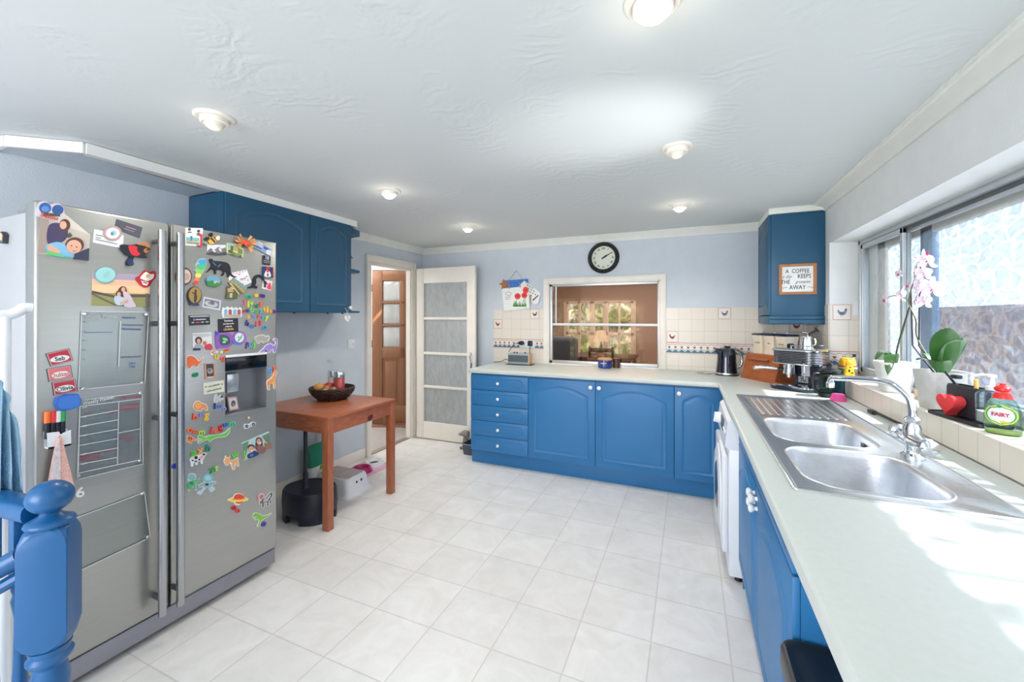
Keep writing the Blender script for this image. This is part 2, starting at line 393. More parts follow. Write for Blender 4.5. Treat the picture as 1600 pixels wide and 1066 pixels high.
for z in (.25, 1.0, 1.72): m.box(-.012, .004, z, z+.09, -.004, .03, mat('brass_hinge', (120, 84, 60), .4, .6), .002)
m.build('hinge', d2)
mb = MB(Matrix.Translation(A) @ Matrix.Rotation(ang, 4, 'Z')); mb.box(-.2, .9, -.14, -.1, -.004, .012, PINEX, .003); struct(mb, 'trim_6')
mb = MB(Matrix.Translation(A) @ Matrix.Rotation(ang, 4, 'Z')); mb.box(-.075, -.01, .0, .08, 0, 2.04, WHITE, .004); mb.box(W2+.01, W2+.07, 0, .08, 0, 2.04, WHITE, .004); mb.box(-.075, W2+.07, 0, .08, 2.0, 2.06, WHITE, .004); struct(mb, 'trim_7')

# ================= serving hatch (window_2) in the back wall
w2 = thing('window_2', 'white framed sliding serving hatch with brown tinted glass', 'window', (0, YB, 0)); w2['kind'] = 'structure'
o0, o1 = ony(850, 500, YB).x, ony(1041, 500, YB).x; oz = ony(945, 432, YB).z
i0, i1 = ony(863.5, 500, YB).x, ony(1027.5, 500, YB).x; iz0, iz1 = .915, ony(945, 446, YB).z
T = face('-y', (0, 0, 0))
mb = MB(T)
mb.box(o0, o0+.062, .9, oz, 0, .022, WHITE, .004); mb.box(o1-.062, o1, .9, oz, 0, .022, WHITE, .004); mb.box(o0, o1, oz-.062, oz, 0, .024, WHITE, .004)
mb.box(o0+.05, o0+.066, .9, oz-.05, 0, .03, WHITE, .003); mb.box(o1-.066, o1-.05, .9, oz-.05, 0, .03, WHITE, .003); mb.box(o0+.05, o1-.05, oz-.066, oz-.05, 0, .03, WHITE, .003)
mb.box(o0+.06, o1-.06, .9, .912, -.1, .03, WHITE)
mb.build('window_frame', w2)
mb = MB(T); mz = ony(945, 507.5, YB).z
for a, b, c, d in ((i0-.03, i0, .912, iz1+.025), (i1, i1+.03, .912, iz1+.025), (i0-.03, i1+.03, iz1, iz1+.025), (i0-.03, i1+.03, .912, .94)): mb.box(a, b, c, d, -.03, .012, ALU, .002)
mb.box(i0, i1, mz-.012, mz+.012, -.02, .006, WPLAS, .003); mb.box(i0+.03, i0+.042, mz, iz1, -.02, 0, ALU)
mb.build('sliding_frame', w2)
for a, b in ((mz+.012, iz1), (.94, mz-.012)):
    m = MB(T); m.box(i0, i1, a, b, -.012, -.006, BRONZE); m.build('glass_pane', w2)
# --- dining room seen through the hatch
BROWN = mat('dining_room_wall', (176, 160, 148), .7)
mb = MB(); mb.box(-5.2, 2.5, YB+.1, 8.6, -.05, 0, mat('dining_floor', (120, 92, 72), .5)); struct(mb, 'floor_dining')
FX = [ony(885, 470, 8.5).x, ony(925, 470, 8.5).x, ony(932, 470, 8.5).x, ony(990, 470, 8.5).x]
mb = MB(); mb.box(-4.2, FX[0], 8.5, 8.6, 0, 2.4, BROWN); mb.box(FX[3], 2.5, 8.5, 8.6, 0, 2.4, BROWN); mb.box(FX[0], FX[3], 8.5, 8.6, 1.72, 2.4, BROWN); mb.box(FX[0], FX[3], 8.5, 8.6, 0, .35, BROWN)
mb.box(-3.04, -3.0, YB+.1, 8.5, 0, 2.4, BROWN); mb.box(1.2, 1.3, YB+.1, 8.5, 0, 2.4, BROWN); struct(mb, 'wall_dining')
mb = MB(); mb.box(-4.2, 2.5, YB+.1, 8.6, 2.4, 2.45, BROWN); struct(mb, 'ceiling_dining')
w3 = thing('window_3', 'far dining room window looking out on bright garden leaves', 'window', (0, 8.5, 0)); w3['kind'] = 'structure'
mb = MB()
n = 5
for i in range(n+1):
    x = FX[0]+(FX[3]-FX[0])*i/n; wd = .05 if i in (0, 2, 3, 5) else .022
    mb.box(x-wd, x+wd, -.03, .03, .35, 1.72, WHITE, .005)
for z in (.35, 1.05, 1.70): mb.box(FX[0], FX[3], -.03, .03, z-.03, z+.03, WHITE, .005)
mb.build('window_frame', w3)
def foliage_mat():
    m = bpy.data.materials.new('garden_foliage'); m.use_nodes = True; nt, b = nodes_of(m); N = nt.nodes.new; Lk = nt.links.new
    tc = N('ShaderNodeTexCoord'); n = N('ShaderNodeTexNoise'); n.inputs['Scale'].default_value = 3.2; n.inputs['Detail'].default_value = 8; n.inputs['Roughness'].default_value = .75
    Lk(tc.outputs['Object'], n.inputs['Vector']); rp = N('ShaderNodeValToRGB'); cr = rp.color_ramp
    cr.elements[0].position = .36; cr.elements[0].color = rgb((74, 92, 56)); cr.elements[1].position = .56; cr.elements[1].color = rgb((250, 250, 245))  # near-white ramp end puts the garden's brightness into the leaf colour
    e = cr.elements.new(.47); e.color = rgb((126, 142, 92)); Lk(n.outputs['Fac'], rp.inputs['Fac']); Lk(rp.outputs['Color'], b.inputs['Base Color'])
    b.inputs['Roughness'].default_value = .8
    return m
FOL = foliage_mat()
mb = MB(); rr = random.Random(3)
for i in range(26):
    c = (-4.6+rr.random()*4.6, 11.2+rr.random()*1.2, .3+rr.random()*2.2); mb.ball(c, (.5+rr.random()*.5, .4, .4+rr.random()*.4), FOL, 12)
tag(mb.build('garden_hedge'), 'tall leafy hedge seen far off through the serving hatch', 'hedge', kind='stuff')
mb = MB(); mb.box(-9, 12, 8.6, 16, -.3, -.1, mat('garden_lawn', (150, 160, 110), .9, noise=.2, nscale=6)); struct(mb, 'ground_garden')
# dining table and chairs
t = thing('dining_table', 'dark wooden dining table seen beyond the serving hatch', 'table', (-1.55, 7.0, 0))
DK = mat('dark_dining_wood', (70, 44, 32), .4, noise=.2, nscale=8)
m = MB(); m.box(-.75, .75, -.4, .4, .71, .745, DK, .006); m.build('tabletop', t)
for sx in (-.68, .68):
    for sy in (-.34, .34): m = MB(); m.box(sx-.03, sx+.03, sy-.03, sy+.03, 0, .712, DK, .004); m.build('leg', t)
m = MB(); m.box(-.65, .65, -.32, .32, .63, .71, DK); m.build('apron', t)
def chair(x, y, rz, lab):
    t = thing('dining_chair', lab, 'chair', (x, y, 0), R(rz), 'chairs at the dining table')
    m = MB(); m.box(-.2, .2, -.2, .2, .43, .47, DK, .008); m.build('seat', t)
    for sx in (-.17, .17):
        m = MB(); m.box(sx-.018, sx+.018, -.19, -.155, 0, .43, DK); m.build('leg', t)
        m = MB(); m.tube([(sx, .18, 0), (sx, .18, .45), (sx, .23, .95)], .018, DK, 8); m.build('leg', t)
    m = MB()
    for z, y in ((.6, .196), (.75, .21), (.9, .225)): m.box(-.17, .17, y-.01, y+.01, z-.03, z+.03, DK, .004)
    m.build('backrest', t)
chair(-1.9, 6.35, 180, 'left dark slatted dining chair behind the serving hatch'); chair(-1.2, 6.35, 180, 'right dark slatted dining chair behind the serving hatch')
vs = thing('table_lamp', 'pale table lamp standing on the dining table beyond the hatch', 'lamp', (-1.35, 6.9, .745))
m = MB(); m.lathe([(.06, 0), (.06, .015), (.02, .03), (.03, .12), (.012, .2), (.012, .26)], mat('lamp_ceramic', (210, 160, 150), .3)); m.build('base', vs)
m = MB(); m.lathe([(.13, .24), (.07, .42)], mat('lamp_shade', (235, 225, 210), .8)); m.build('lamp_shade', vs)
# grey-blue coat on a stand, lower left of the hatch
cs = thing('armchair', 'slate blue upholstered armchair just beyond the hatch at left', 'armchair', (-1.78, 5.3, 0))
SL = mat('slate_fabric', (88, 104, 120), .9, noise=.1, nscale=20)
m = MB(); m.box(-.36, .36, -.3, .35, .12, .44, SL, .05, 3); m.build('seat', cs)
m = MB(); m.box(-.36, .36, .22, .4, .4, 1.12, SL, .07, 3); m.build('backrest', cs)
for s_ in (-1, 1):
    m = MB(); m.box(s_*.36-.07, s_*.36+.07, -.3, .3, .12, .64, SL, .05, 3); m.build('armrest', cs)
for sx in (-.3, .3):
    for sy in (-.24, .3): m = MB(); m.cyl((sx, sy, 0), (sx, sy, .13), .02, DK); m.build('leg', cs)

# ================= window_1 over the sink
w1 = thing('window_1', 'wide aluminium sliding window with obscure hammered glass above the sink', 'window', (1.06, 0, 0)); w1['kind'] = 'structure'
X0 = .012
m = MB()
m.box(0, .05, WY0, WY1, WZ1-.028, WZ1, ALU, .003); m.box(0, .05, WY0, WY1, WZ0+.015, WZ0+.04, ALU, .003)
m.box(0, .05, WY1-.03, WY1, WZ0+.015, WZ1, ALU, .003); m.box(0, .05, WY0, WY0+.03, WZ0+.015, WZ1, ALU, .003)
m.box(.018, .032, WY0, WY1, WZ1-.045, WZ1-.02, mat('dark_window_track', (96, 98, 100), .5, .3))
m.build('window_frame', w1)
def sash(y0, y1, x):
    m = MB()
    z0, z1 = WZ0+.04, WZ1-.03
    m.box(x, x+.018, y0, y0+.03, z0, z1, ALU, .002); m.box(x, x+.018, y1-.03, y1, z0, z1, ALU, .002)
    m.box(x, x+.018, y0, y1, z1-.03, z1, ALU, .002); m.box(x, x+.018, y0, y1, z0, z0+.03, ALU, .002)
    s = m.build('sash_frame', w1)
    g = MB(); g.box(x+.006, x+.011, y0+.028, y1-.028, z0+.028, z1-.028, CLEARG); g.build('glass_pane', s)
sash(2.89, WY1-.03, .004); sash(.83, 2.92, .024)
OUT = mat('outer_blue_frame', (150, 176, 206), .4)
m = MB(); xo = .105
for y0, y1 in ((3.4, WY1), (2.84, 2.96), (WY0, .86)): m.box(xo, xo+.03, y0, y1, WZ0, WZ1, OUT if y0 < 3 else WHITE, .004)
m.box(xo, xo+.03, WY0, WY1, WZ1-.07, WZ1, WHITE, .004); m.box(xo, xo+.03, WY0, WY1, WZ0, WZ0+.06, OUT, .004)
m.build('outer_frame', w1)
for y0, y1 in ((2.96, 3.4), (.86, 2.84)):
    m = MB(); m.raw([(xo+.015, y0, WZ0+.05), (xo+.015, y1, WZ0+.05), (xo+.015, y1, WZ1-.06), (xo+.015, y0, WZ1-.06)], [(0, 1, 2, 3)], HAMMER); m.build('glass_pane', w1)
# tiled sill + upstand + reveal lining
mb = MB(); mb.box(.893, 1.165, WY0, WY1, WZ0, 1.0, TILEC, .003); struct(mb, 'trim_8')
T = face('-x', (.9, WY1, .9)); mb = MB(T); mb.T = Matrix.Identity(4); mb.box(0, WY1-WY0, -.0, .097, 0, .007, TILEM)
o = struct(mb, 'trim_9'); o.matrix_basis = T
mb = MB(); mb.box(1.164, 1.17, WY0, WY1, .9, .985, WALLW); struct(mb, 'trim_10')
# outside: fence and pale neighbouring wall
mb = MB(); mb.box(2.6, 2.65, -.8, 6.5, -.2, 1.5, mat('weathered_fence', (196, 190, 200), .9, noise=.15, nscale=6, stretch=(1, 8, .6)))
tag(mb.build('garden_fence'), 'weathered lilac grey garden fence blurred behind the hammered window glass', 'fence')
BAM = mat('added_bamboo_cane', (120, 150, 86), .6)  # unseen clump added outside the window to break the sunlight into streaks
t = thing('added_bamboo', 'tall unseen bamboo clump added outside the near end of the window to streak the sunlight', 'bamboo', (1.75, 1.35, -.1))
rr = random.Random(11); m = MB()
for i in range(15):
    y = -.62+1.2*rr.random(); x = -.1+.3*rr.random(); m.tube([(x, y, 0), (x+rr.uniform(-.03, .03), y+rr.uniform(-.03, .03), 1.6), (x+rr.uniform(-.12, .12), y+rr.uniform(-.08, .08), 3.0)], rr.choice([.008, .012, .018]), BAM, 6)
m.build('canes', t)
m = MB()
for i in range(420):
    x, y, z = -.25+.6*rr.random(), -.75+1.3*rr.random()**1.3, 1.5+1.6*rr.random(); l = .12+.12*rr.random(); w = .011+.01*rr.random(); a = rr.uniform(-.5, .5); dx = rr.uniform(-.4, .4)
    m.raw([(x, y, z), (x+dx*l*.5+w, y+a*l*.4+w, z-l*.45), (x+dx*l, y+a*l, z-l), (x+dx*l*.5-w, y+a*l*.4-w, z-l*.45)], [(0, 1, 2, 3)], BAM)
tag(m.build('leaves', t), kind='stuff')
mb = MB(); mb.box(1.2, 12, -6, 8.6, -.3, -.1, mat('side_path', (190, 188, 184), .9, noise=.08)); struct(mb, 'ground_path')

# ================= splashback tiles
def tile_panel(name, d, loc, w, y0=.072):
    mb = MB(); mb.box(0, w, y0, .648, 0, .006, TILEM); mb2 = struct(mb, name); mb2.matrix_basis = face(d, loc); return mb2
RED = flat((196, 72, 66)); TEAL = flat((52, 120, 142)); NAVY = flat((46, 56, 96)); TW = mat('tile_white', (240, 232, 222), .15)
def border(parent, w, z0, x0=0, skip=()):
    m = MB(); p = .108
    m.box(x0, w, z0, z0+.098, .0055, .0068, TW)
    m.box(x0, w, z0+.094, z0+.098, .0068, .0072, RED); m.box(x0, w, z0+.001, z0+.004, .0068, .0072, RED)
    n = int(math.ceil((w-x0)/.054))
    for i in range(n):
        a = x0+i*.054; b = min(a+.054, w); c = (a+b)/2
        if b-a < .02: continue
        m.prism([(a, z0+.006), (b, z0+.006), (b, z0+.014), (c, z0+.036), (a, z0+.014)], .0068, .0073, TEAL)
        m.prism([(a, z0+.022), (c, z0+.045), (b, z0+.022), (b, z0+.026), (c, z0+.049), (a, z0+.026)], .0068, .0073, NAVY)
        m.prism([(a, z0+.084), (c, z0+.074), (b, z0+.084), (b, z0+.087), (c, z0+.077), (a, z0+.087)], .0068, .0073, NAVY)
        m.prism([(c, z0+.046), (c+.012, z0+.058), (c+.007, z0+.066), (c, z0+.061), (c-.007, z0+.066), (c-.012, z0+.058)], .0068, .0074, flat((150, 60, 60)))
    for i in range(int((w-x0)/p)+1): m.box(x0+i*p-.001, x0+i*p+.001, z0, z0+.098, .0068, .0078, flat((206, 197, 186)))
    m.build('border_strip', parent)
def hen(parent, cx, cy, kind=0, s=1.0):
    m = MB(TR(cx, cy, .006)); e = .049*s
    m.prism(rrect(-e, e, -e, e, .006), 0, .0008, flat((186, 100, 92))); m.prism(rrect(-e+.0025, e-.0025, -e+.0025, e-.0025, .005), 0, .0012, TW)
    bc = [(150, 84, 80), (110, 130, 158), (96, 96, 110)][kind]
    k = -1 if kind else 1
    body = [(-.026, .008), (-.02, -.012), (-.006, -.02), (.01, -.018), (.02, -.004), (.024, .012), (.02, .02), (.014, .008), (.002, .002), (-.01, .004), (-.014, .014), (-.02, .022), (-.028, .018)]
    m.prism([(x*k*s, y*s) for x, y in body], .0012, .0018, flat(bc)); m.prism(ell(-.022*k*s, .019*s, .006*s, .006*s, 10), .0012, .002, flat((180, 50, 50)))
    m.prism(ell(.0, -.007*s, .011*s, .007*s, 12), .0018, .0022, flat([c*.7 for c in bc]))
    m.box(-.006, -.004, -.03*s, -.018*s, .0012, .0018, flat((200, 130, 60))); m.box(.004, .006, -.03*s, -.018*s, .0012, .0018, flat((200, 130, 60)))
    m.build('hen_tile', parent)
tz = 1.476
tl = ony(771.5, 483, YB).x; tb = tz-.648
L = tile_panel('trim_11', '-y', (tl, YB, tb), o0-tl); BZ = .648-.324-.098
border(L, o0-tl, BZ); hen(L, .054, .648-.162, 0); hen(L, .108*4+.054, .648-.054, 2)
RT = tile_panel('trim_12', '-y', (o1, YB, tb), XR-o1); border(RT, XR-o1, BZ)
hen(RT, .054, .648-.27, 0); hen(RT, .108*4+.054, .648-.054, 1); hen(RT, .108*9+.054, .648-.162, 0)
RS = tile_panel('trim_13', '-x', (XR, YB-.006, tb), YB-.006-WY1); border(RS, YB-.006-WY1, BZ)
RV = tile_panel('trim_14', '-y', (.9, WY1, tb), .16, .172); border(RV, .16, BZ); hen(RV, .068, .648-.054, 1, 1.05)
NEWROT = -37.5
# ================= panelled doors and drawer fronts
def arch_loop(w, h, rise, notch):
    x = w/2; yb = -h/2; ys = h/2-rise-notch
    pts = [(-x, yb), (x, yb), (x, ys), (x-notch*.25, ys+notch*.55), (x-notch, ys+notch*.8)]
    xi = x-notch*1.25; n = 12; y0 = ys+notch
    for i in range(n+1):
        t = -1+2*i/n; pts.append((-xi*t, y0+rise*(1-t*t)))
    pts += [(-x+notch, ys+notch*.8), (-x+notch*.25, ys+notch*.55), (-x, ys)]
    return pts
def arch_moulding(m, w, h, rise, notch, cx, cy, z, mt):
    L = []
    for d, hh in ((0, 0), (.003, .004), (.008, .0048), (.013, .0012), (.024, .0008), (.034, .0055), (.04, .0062)):
        L.append([(p[0]+cx, p[1]+cy, z+hh) for p in arch_loop(w-2*d, h-2*d, rise, notch)])
    m.loops(L, mt, False, True)
def moulding(m, loop, cx, cy, z, mt, k=1.0):
    L = []
    for d, h in ((0, 0), (.003*k, .004*k), (.007*k, .0045*k), (.012*k, .001), (.022*k, .0006), (.03*k, .005*k), (.036*k, .006*k)):
        L.append([(p[0]+cx, p[1]+cy, z+h) for p in inset(loop, d)])
    m.loops(L, mt, False, True)
def arch_door(parent, T, x0, x1, y0, y1, mt, knob=None, th=.018, mg=.055, name='door', knobs=None):
    m = MB(T); m.box(x0+.0015, x1-.0015, y0+.0015, y1-.0015, 0, th, mt, .0035)
    w, h = x1-x0-2*mg, y1-y0-2*mg
    arch_moulding(m, w, h, min(.05, w*.13), .026 if w > .2 else .016, (x0+x1)/2, (y0+y1)/2, th-.0004, mt)
    d = m.build(name, parent)
    for kx, ky in (knobs or ([knob] if knob else [])):
        k = MB(T @ TR(kx, ky, th)); k.lathe([(.008, 0), (.007, .008), (.013, .014), (.0165, .02), (.016, .026), (.01, .03), (1e-5, .031)], PORC, 20); k.build('knob', d)
    return d
def drawer(parent, T, x0, x1, y0, y1, mt, knob=True, th=.018):
    m = MB(T); m.box(x0+.0015, x1-.0015, y0+.0015, y1-.0015, 0, th, mt, .0035)
    mx, my, c = .045, .032, .022
    cx, cy = (x0+x1)/2, (y0+y1)/2; X, Y = (x1-x0)/2-mx, (y1-y0)/2-my+.006
    lp = [(-X+c, -Y), (X-c, -Y), (X-.004, -Y*.45), (X, 0), (X-.004, Y*.45), (X-c, Y), (-X+c, Y), (-X+.004, Y*.45), (-X, 0), (-X+.004, -Y*.45)]
    moulding(m, lp, cx, cy, th-.0004, mt, .55)
    d = m.build('drawer', parent)
    if knob:
        k = MB(T @ TR(cx, cy, th+.002)); k.lathe([(.007, 0), (.006, .008), (.011, .013), (.014, .018), (.0135, .023), (.008, .027), (1e-5, .028)], PORC, 18); k.build('knob', d)
    return d

# ---------------- back run of base units (doors face -Y)
YF = 3.452          # carcass front
WT = .86            # underside of worktop
PZ = .135           # top of the plinth
YD = YF-.018
def xb(u): return ony(u, 650, YD).x
xs_ = [-1.905, xb(825), xb(930), xb(1053.5), .212]
def carcass(parent, x0, x1, y0, y1, z0=PZ, z1=WT, mt=BLUE):
    m = MB(); t = .016
    m.box(x0, x0+t, y0, y1, z0, z1, mt); m.box(x1-t, x1, y0, y1, z0, z1, mt); m.box(x0+t, x1-t, y0, y1, z0, z0+t, mt); m.box(x0+t, x1-t, y1-.008, y1, z0+t, z1, mt)
    m.box(x0+t, x1-t, y0, y0+.02, z1-.03, z1, mt)
    return m.build('carcass', parent, world=True)
Tb = face('-y')
t = thing('drawer_unit', 'blue base unit of five shallow drawers at the left end of the far worktop', 'cabinet', (xs_[0], YF, 0))
carcass(t, xs_[0], xs_[1]-.001, YF, 4.06)
dh = (WT-.012-PZ)/5
for i in range(5): drawer(t, face('-y'), 0, xs_[1]-xs_[0], PZ+i*dh, PZ+(i+1)*dh, BLUE)
t = thing('base_cabinet', 'blue arched panel base cupboard right of the drawers, knob at top right', 'cabinet', (xs_[1], YF, 0), group='arched base cupboards under the serving hatch')
carcass(t, xs_[1], xs_[2]-.001, YF, 4.06); w = xs_[2]-xs_[1]
arch_door(t, face('-y'), 0, w, PZ, WT-.012, BLUE, (w-.035, WT-.06))
t = thing('base_cabinet', 'blue arched panel base cupboard below the hatch with its knob at top left', 'cabinet', (xs_[2], YF, 0), group='arched base cupboards under the serving hatch')
carcass(t, xs_[2], xs_[3]-.001, YF, 4.06); w = xs_[3]-xs_[2]
arch_door(t, face('-y'), 0, w, PZ, WT-.012, BLUE, (.035, WT-.06))
t = thing('base_cabinet', 'narrow blue corner base cupboard beside the washing machine', 'cabinet', (xs_[3], YF, 0), group='arched base cupboards under the serving hatch')
carcass(t, xs_[3], .23, YF, 4.06); w = .23-xs_[3]
arch_door(t, face('-y'), 0, w, PZ, WT-.012, BLUE, (.035, WT-.06), mg=.05)
tag(MB().box(-1.925, .20, 3.495, 3.513, 0, PZ-.002, BLUE, .002).box(-1.925, -1.907, 3.513, 4.08, 0, PZ-.002, BLUE).build('plinth'), 'long plain blue plinth board under the far base cupboards', 'plinth')

# ---------------- worktop, L-shaped with a cut-out for the sink
xA, yA, xB = .201, 3.414, -1.926
YE = -.4
out = [(xB, yA), (xA, yA), (xA, YE), (XR-.006, YE), (XR-.006, YB-.006), (xB, YB-.006)]
out = [(xB, YB-.007), (xB, yA)]+[(xA-.02, yA), (xA-.006, yA-.006), (xA, yA-.02)]+[(xA, YE), (XR-.007, YE), (XR-.007, YB-.007)]
m = MB(); L = []
for d, z in ((.012, .8605), (.002, .865), (0, .872), (0, .888), (.003, .8955), (.009, .8995), (.014, .9)):
    L.append([(p[0], p[1], z) for p in inset(out, d)])
hole = [(.305, 1.40), (.70, 1.40), (.70, 2.37), (.305, 2.37)]
m.loops(L, CREAM, False, False)
plate_holes(m, [(p[0], p[1]) for p in L[-1]], [hole], .9, CREAM); plate_holes(m, [(p[0], p[1]) for p in L[0]], [hole], .8605, CREAM)
m.loops([[(p[0], p[1], z) for p in hole] for z in (.8605, .9)], CREAM, False, False)
wt = tag(m.build('worktop', ang=25), 'long L-shaped cream worktop running under the hatch and along the window', 'worktop')

# ---------------- washing machine
t = thing('washing_machine', 'white front loading washing machine under the worktop edge', 'washing machine', (.19, 3.02, 0))
T = face('-x'); Wm = .6
m = MB(T)
m.box(.004, Wm-.004, .03, .70, -.5, 0, WPLAS, .012)
m.loops([[(.004, .695, 0), (Wm-.004, .695, 0), (Wm-.004, .695, -.5), (.004, .695, -.5)], [(.004, .71, .018), (Wm-.004, .71, .018), (Wm-.004, .71, -.5), (.004, .71, -.5)], [(.004, .835, .004), (Wm-.004, .835, .004), (Wm-.004, .835, -.5), (.004, .835, -.5)], [(.004, .85, -.014), (Wm-.004, .85, -.014), (Wm-.004, .85, -.5), (.004, .85, -.5)]], WPLAS)
m.build('body', t, ang=30)
m = MB(T @ TR(.21, .775, .014, rx=-6)); m.lathe([(.034, 0), (.032, .022), (.028, .03), (1e-5, .031)], WPLAS, 24); m.box(-.004, .004, -.03, .03, .026, .036, WPLAS, .002); m.build('dial', t)
m = MB(T); m.box(.28, .42, .745, .81, .006, .017, mat('display_grey', (70, 76, 86), .3), .004)
for i in range(4): m.lathe([(.007, 0), (.007, .006)], WPLAS, 12, TR(.46+.03*i, .775, .012))
m.build('display_panel', t)
m = MB(T @ TR(Wm/2, .4, 0)); m.lathe([(.24, 0), (.245, .02), (.235, .035), (.2, .045), (.17, .04), (.15, .012), (1e-5, -.004)], WPLAS, 48); m.build('porthole_door', t)
m = MB(T @ TR(Wm/2, .4, .03)); m.lathe([(.155, 0), (.12, .016), (1e-5, .022)], mat('dark_porthole_glass', (60, 66, 74), .08, coat=.6), 40); m.build('porthole_glass', t)
m = MB(T); m.box(.02, .58, .14, .66, .0, .03, WPLAS, .014, 3); m.build('door_panel', t)
m = MB(T)
for x in (.05, .55): m.lathe([(.02, 0), (.016, .03)], BLACKP, 12, TR(x, 0, -.05, rx=-90))
m.build('feet', t)

# ---------------- sink base unit (doors face -X)
XD = .235
t = thing('sink_base_cabinet', 'blue two door base cupboard under the sink with white knobs', 'cabinet', (XD+.018, 2.412, 0))
W = 1.2; m = MB(); x1 = .84
m.box(XD+.018, x1, 2.396, 2.412, .0, WT, BLUE); m.box(XD+.018, x1, 1.212, 1.228, 0, WT, BLUE); m.box(XD+.018, x1, 1.228, 2.396, PZ, PZ+.016, BLUE); m.box(XD+.018, XD+.036, 1.228, 2.396, WT-.03, WT, BLUE); m.box(XD+.06, XD+.076, 1.228, 2.396, 0, PZ, BLUE)
m.build('carcass', t, world=True)
T = face('-x')
for x0 in (0, .6):
    kn = [(x0+(.57 if x0 == 0 else .03), .705), (x0+(.57 if x0 == 0 else .03), .668)]
    arch_door(t, T, x0, x0+.6, PZ, .745, BLUE, knobs=kn)
    drawer(t, T, x0, x0+.6, .748, WT-.01, BLUE, knob=False)

# ---------------- waste bin
t = thing('waste_bin', 'black lidded waste bin standing in the gap beside the sink cupboard', 'bin', (.35, 1.03, 0))
m = MB(); m.loops([[(p[0], p[1], z) for p in rrect(-.14+i, .14-i, -.165+i, .165-i, .03)] for z, i in ((0, .02), (.02, .012), (.555, 0))], mat('bin_body_grey', (176, 164, 156), .35)); m.build('body', t)
m = MB(); m.loops([[(p[0], p[1], z) for p in rrect(-.148+i, .148-i, -.172+i, .172-i, .035)] for z, i in ((.548, 0), (.59, 0), (.598, .004), (.6, .01), (.596, .018), (.594, .03))], BLACKP); m.build('lid', t)

# ---------------- stainless sink
t = thing('kitchen_sink', 'stainless steel double bowl sink with ridged drainer set into the worktop', 'sink', (.515, 2.15, .9))
ox, oy = .515, 2.15
S0, S1, T0, T1 = .27-ox, .765-ox, 1.375-oy, 2.93-oy
b1 = rrect(.325-ox, .66-ox, 1.91-oy, 2.32-oy, .085, 8); b2 = rrect(.322-ox, .665-ox, 1.43-oy, 1.845-oy, .1, 8)
m = MB(); ro = rrect(S0, S1, T0, T1, .012, 3); Z = .0055
m.loops([[(p[0], p[1], z) for p in inset(ro, d)] for d, z in ((0, .0004), (0, .004), (.004, .0065), (.009, .0065), (.014, .0035))], STEEL, False, False)
dr = rrect(.325-ox, .70-ox, 2.39-oy, 2.885-oy, .02, 3)
plate_holes(m, inset(ro, .014), [b1, b2, dr], .0035, STEEL)
m.loops([[(p[0], p[1], z) for p in inset(dr, d)] for d, z in ((0, .0035), (.006, .001), (.008, .0008))], STEEL, False, True)
m.build('sink_top', t, ang=40)
for nm, b, dep in (('bowl', b1, .15), ('bowl', b2, .175)):
    m = MB(); m.loops([[(p[0], p[1], z) for p in inset(b, d)] for d, z in ((-.006, .0036), (-.004, .006), (-.001, .0055), (.003, 0), (.006, -.02), (.014, -dep+.04), (.024, -dep+.012), (.045, -dep), (.07, -dep-.002))], STEELB, False, True)
    o = m.build(nm, t, ang=60)
    cx = sum(p[0] for p in b)/len(b); cy = sum(p[1] for p in b)/len(b)
    k = MB(TR(cx+.02, cy, -dep-.002)); k.lathe([(.042, 0), (.042, .003), (.034, .004), (.03, .001), (1e-5, .0012)], CHROME, 28); k.build('drain', o)
m = MB()
for i in range(11):
    x = .345-ox+i*.0335; m.loops([[(x-.006, y, .0008), (x-.003, y, .0045), (x+.003, y, .0045), (x+.006, y, .0008)] for y in (2.41-oy, 2.865-oy)], STEEL)
m.build('drainer_ridges', t)
m = MB(TR(.648-ox, 2.1-oy, -.035, ry=90)); m.box(-.009, .009, -.022, .022, 0, .002, BLACKP, .001); m.build('overflow_slot', t)

# ---------------- mixer tap
t = thing('mixer_tap', 'chrome swan neck mixer tap with two cross handles behind the sink bowls', 'tap', (.712, 1.862, .9035))
m = MB(); m.lathe([(.032, 0), (.032, .006), (.021, .014), (.018, .03), (.021, .045), (.024, .06), (.024, .075)], CHROME, 28); m.build('base', t)
m = MB(); m.tube([(0, -.075, .062), (0, -.03, .062), (0, .03, .062), (0, .075, .062)], [.018, .023, .023, .018], CHROME, 20)
m.lathe([(.026, .06), (.026, .1), (.02, .112), (.02, .125), (.023, .13), (.014, .14)], CHROME, 24); m.build('body', t, ang=50)
pts = smooth_path([(0, 0, .13), (0, 0, .165), (-.008, .008, .205), (-.035, .035, .24), (-.065, .068, .25), (-.11, .12, .246), (-.165, .185, .238), (-.175, .197, .235), (-.18, .203, .222), (-.18, .204, .205)], 6)
m = MB(); m.tube(pts, .0115, CHROME, 14); m.lathe([(.0145, 0), (.0145, .02), (.0115, .024)], CHROME, 18, TR(-.18, .204, .196)); m.build('spout', t, ang=60)
for s_ in (-1, 1):
    h = MB(TR(0, s_*.075, .062, rx=-90*s_)); h.lathe([(.016, 0), (.016, .012), (.026, .018), (.029, .03), (.026, .042), (.012, .047), (1e-5, .048)], CHROME, 10); h.build('tap_handle', t, ang=25)

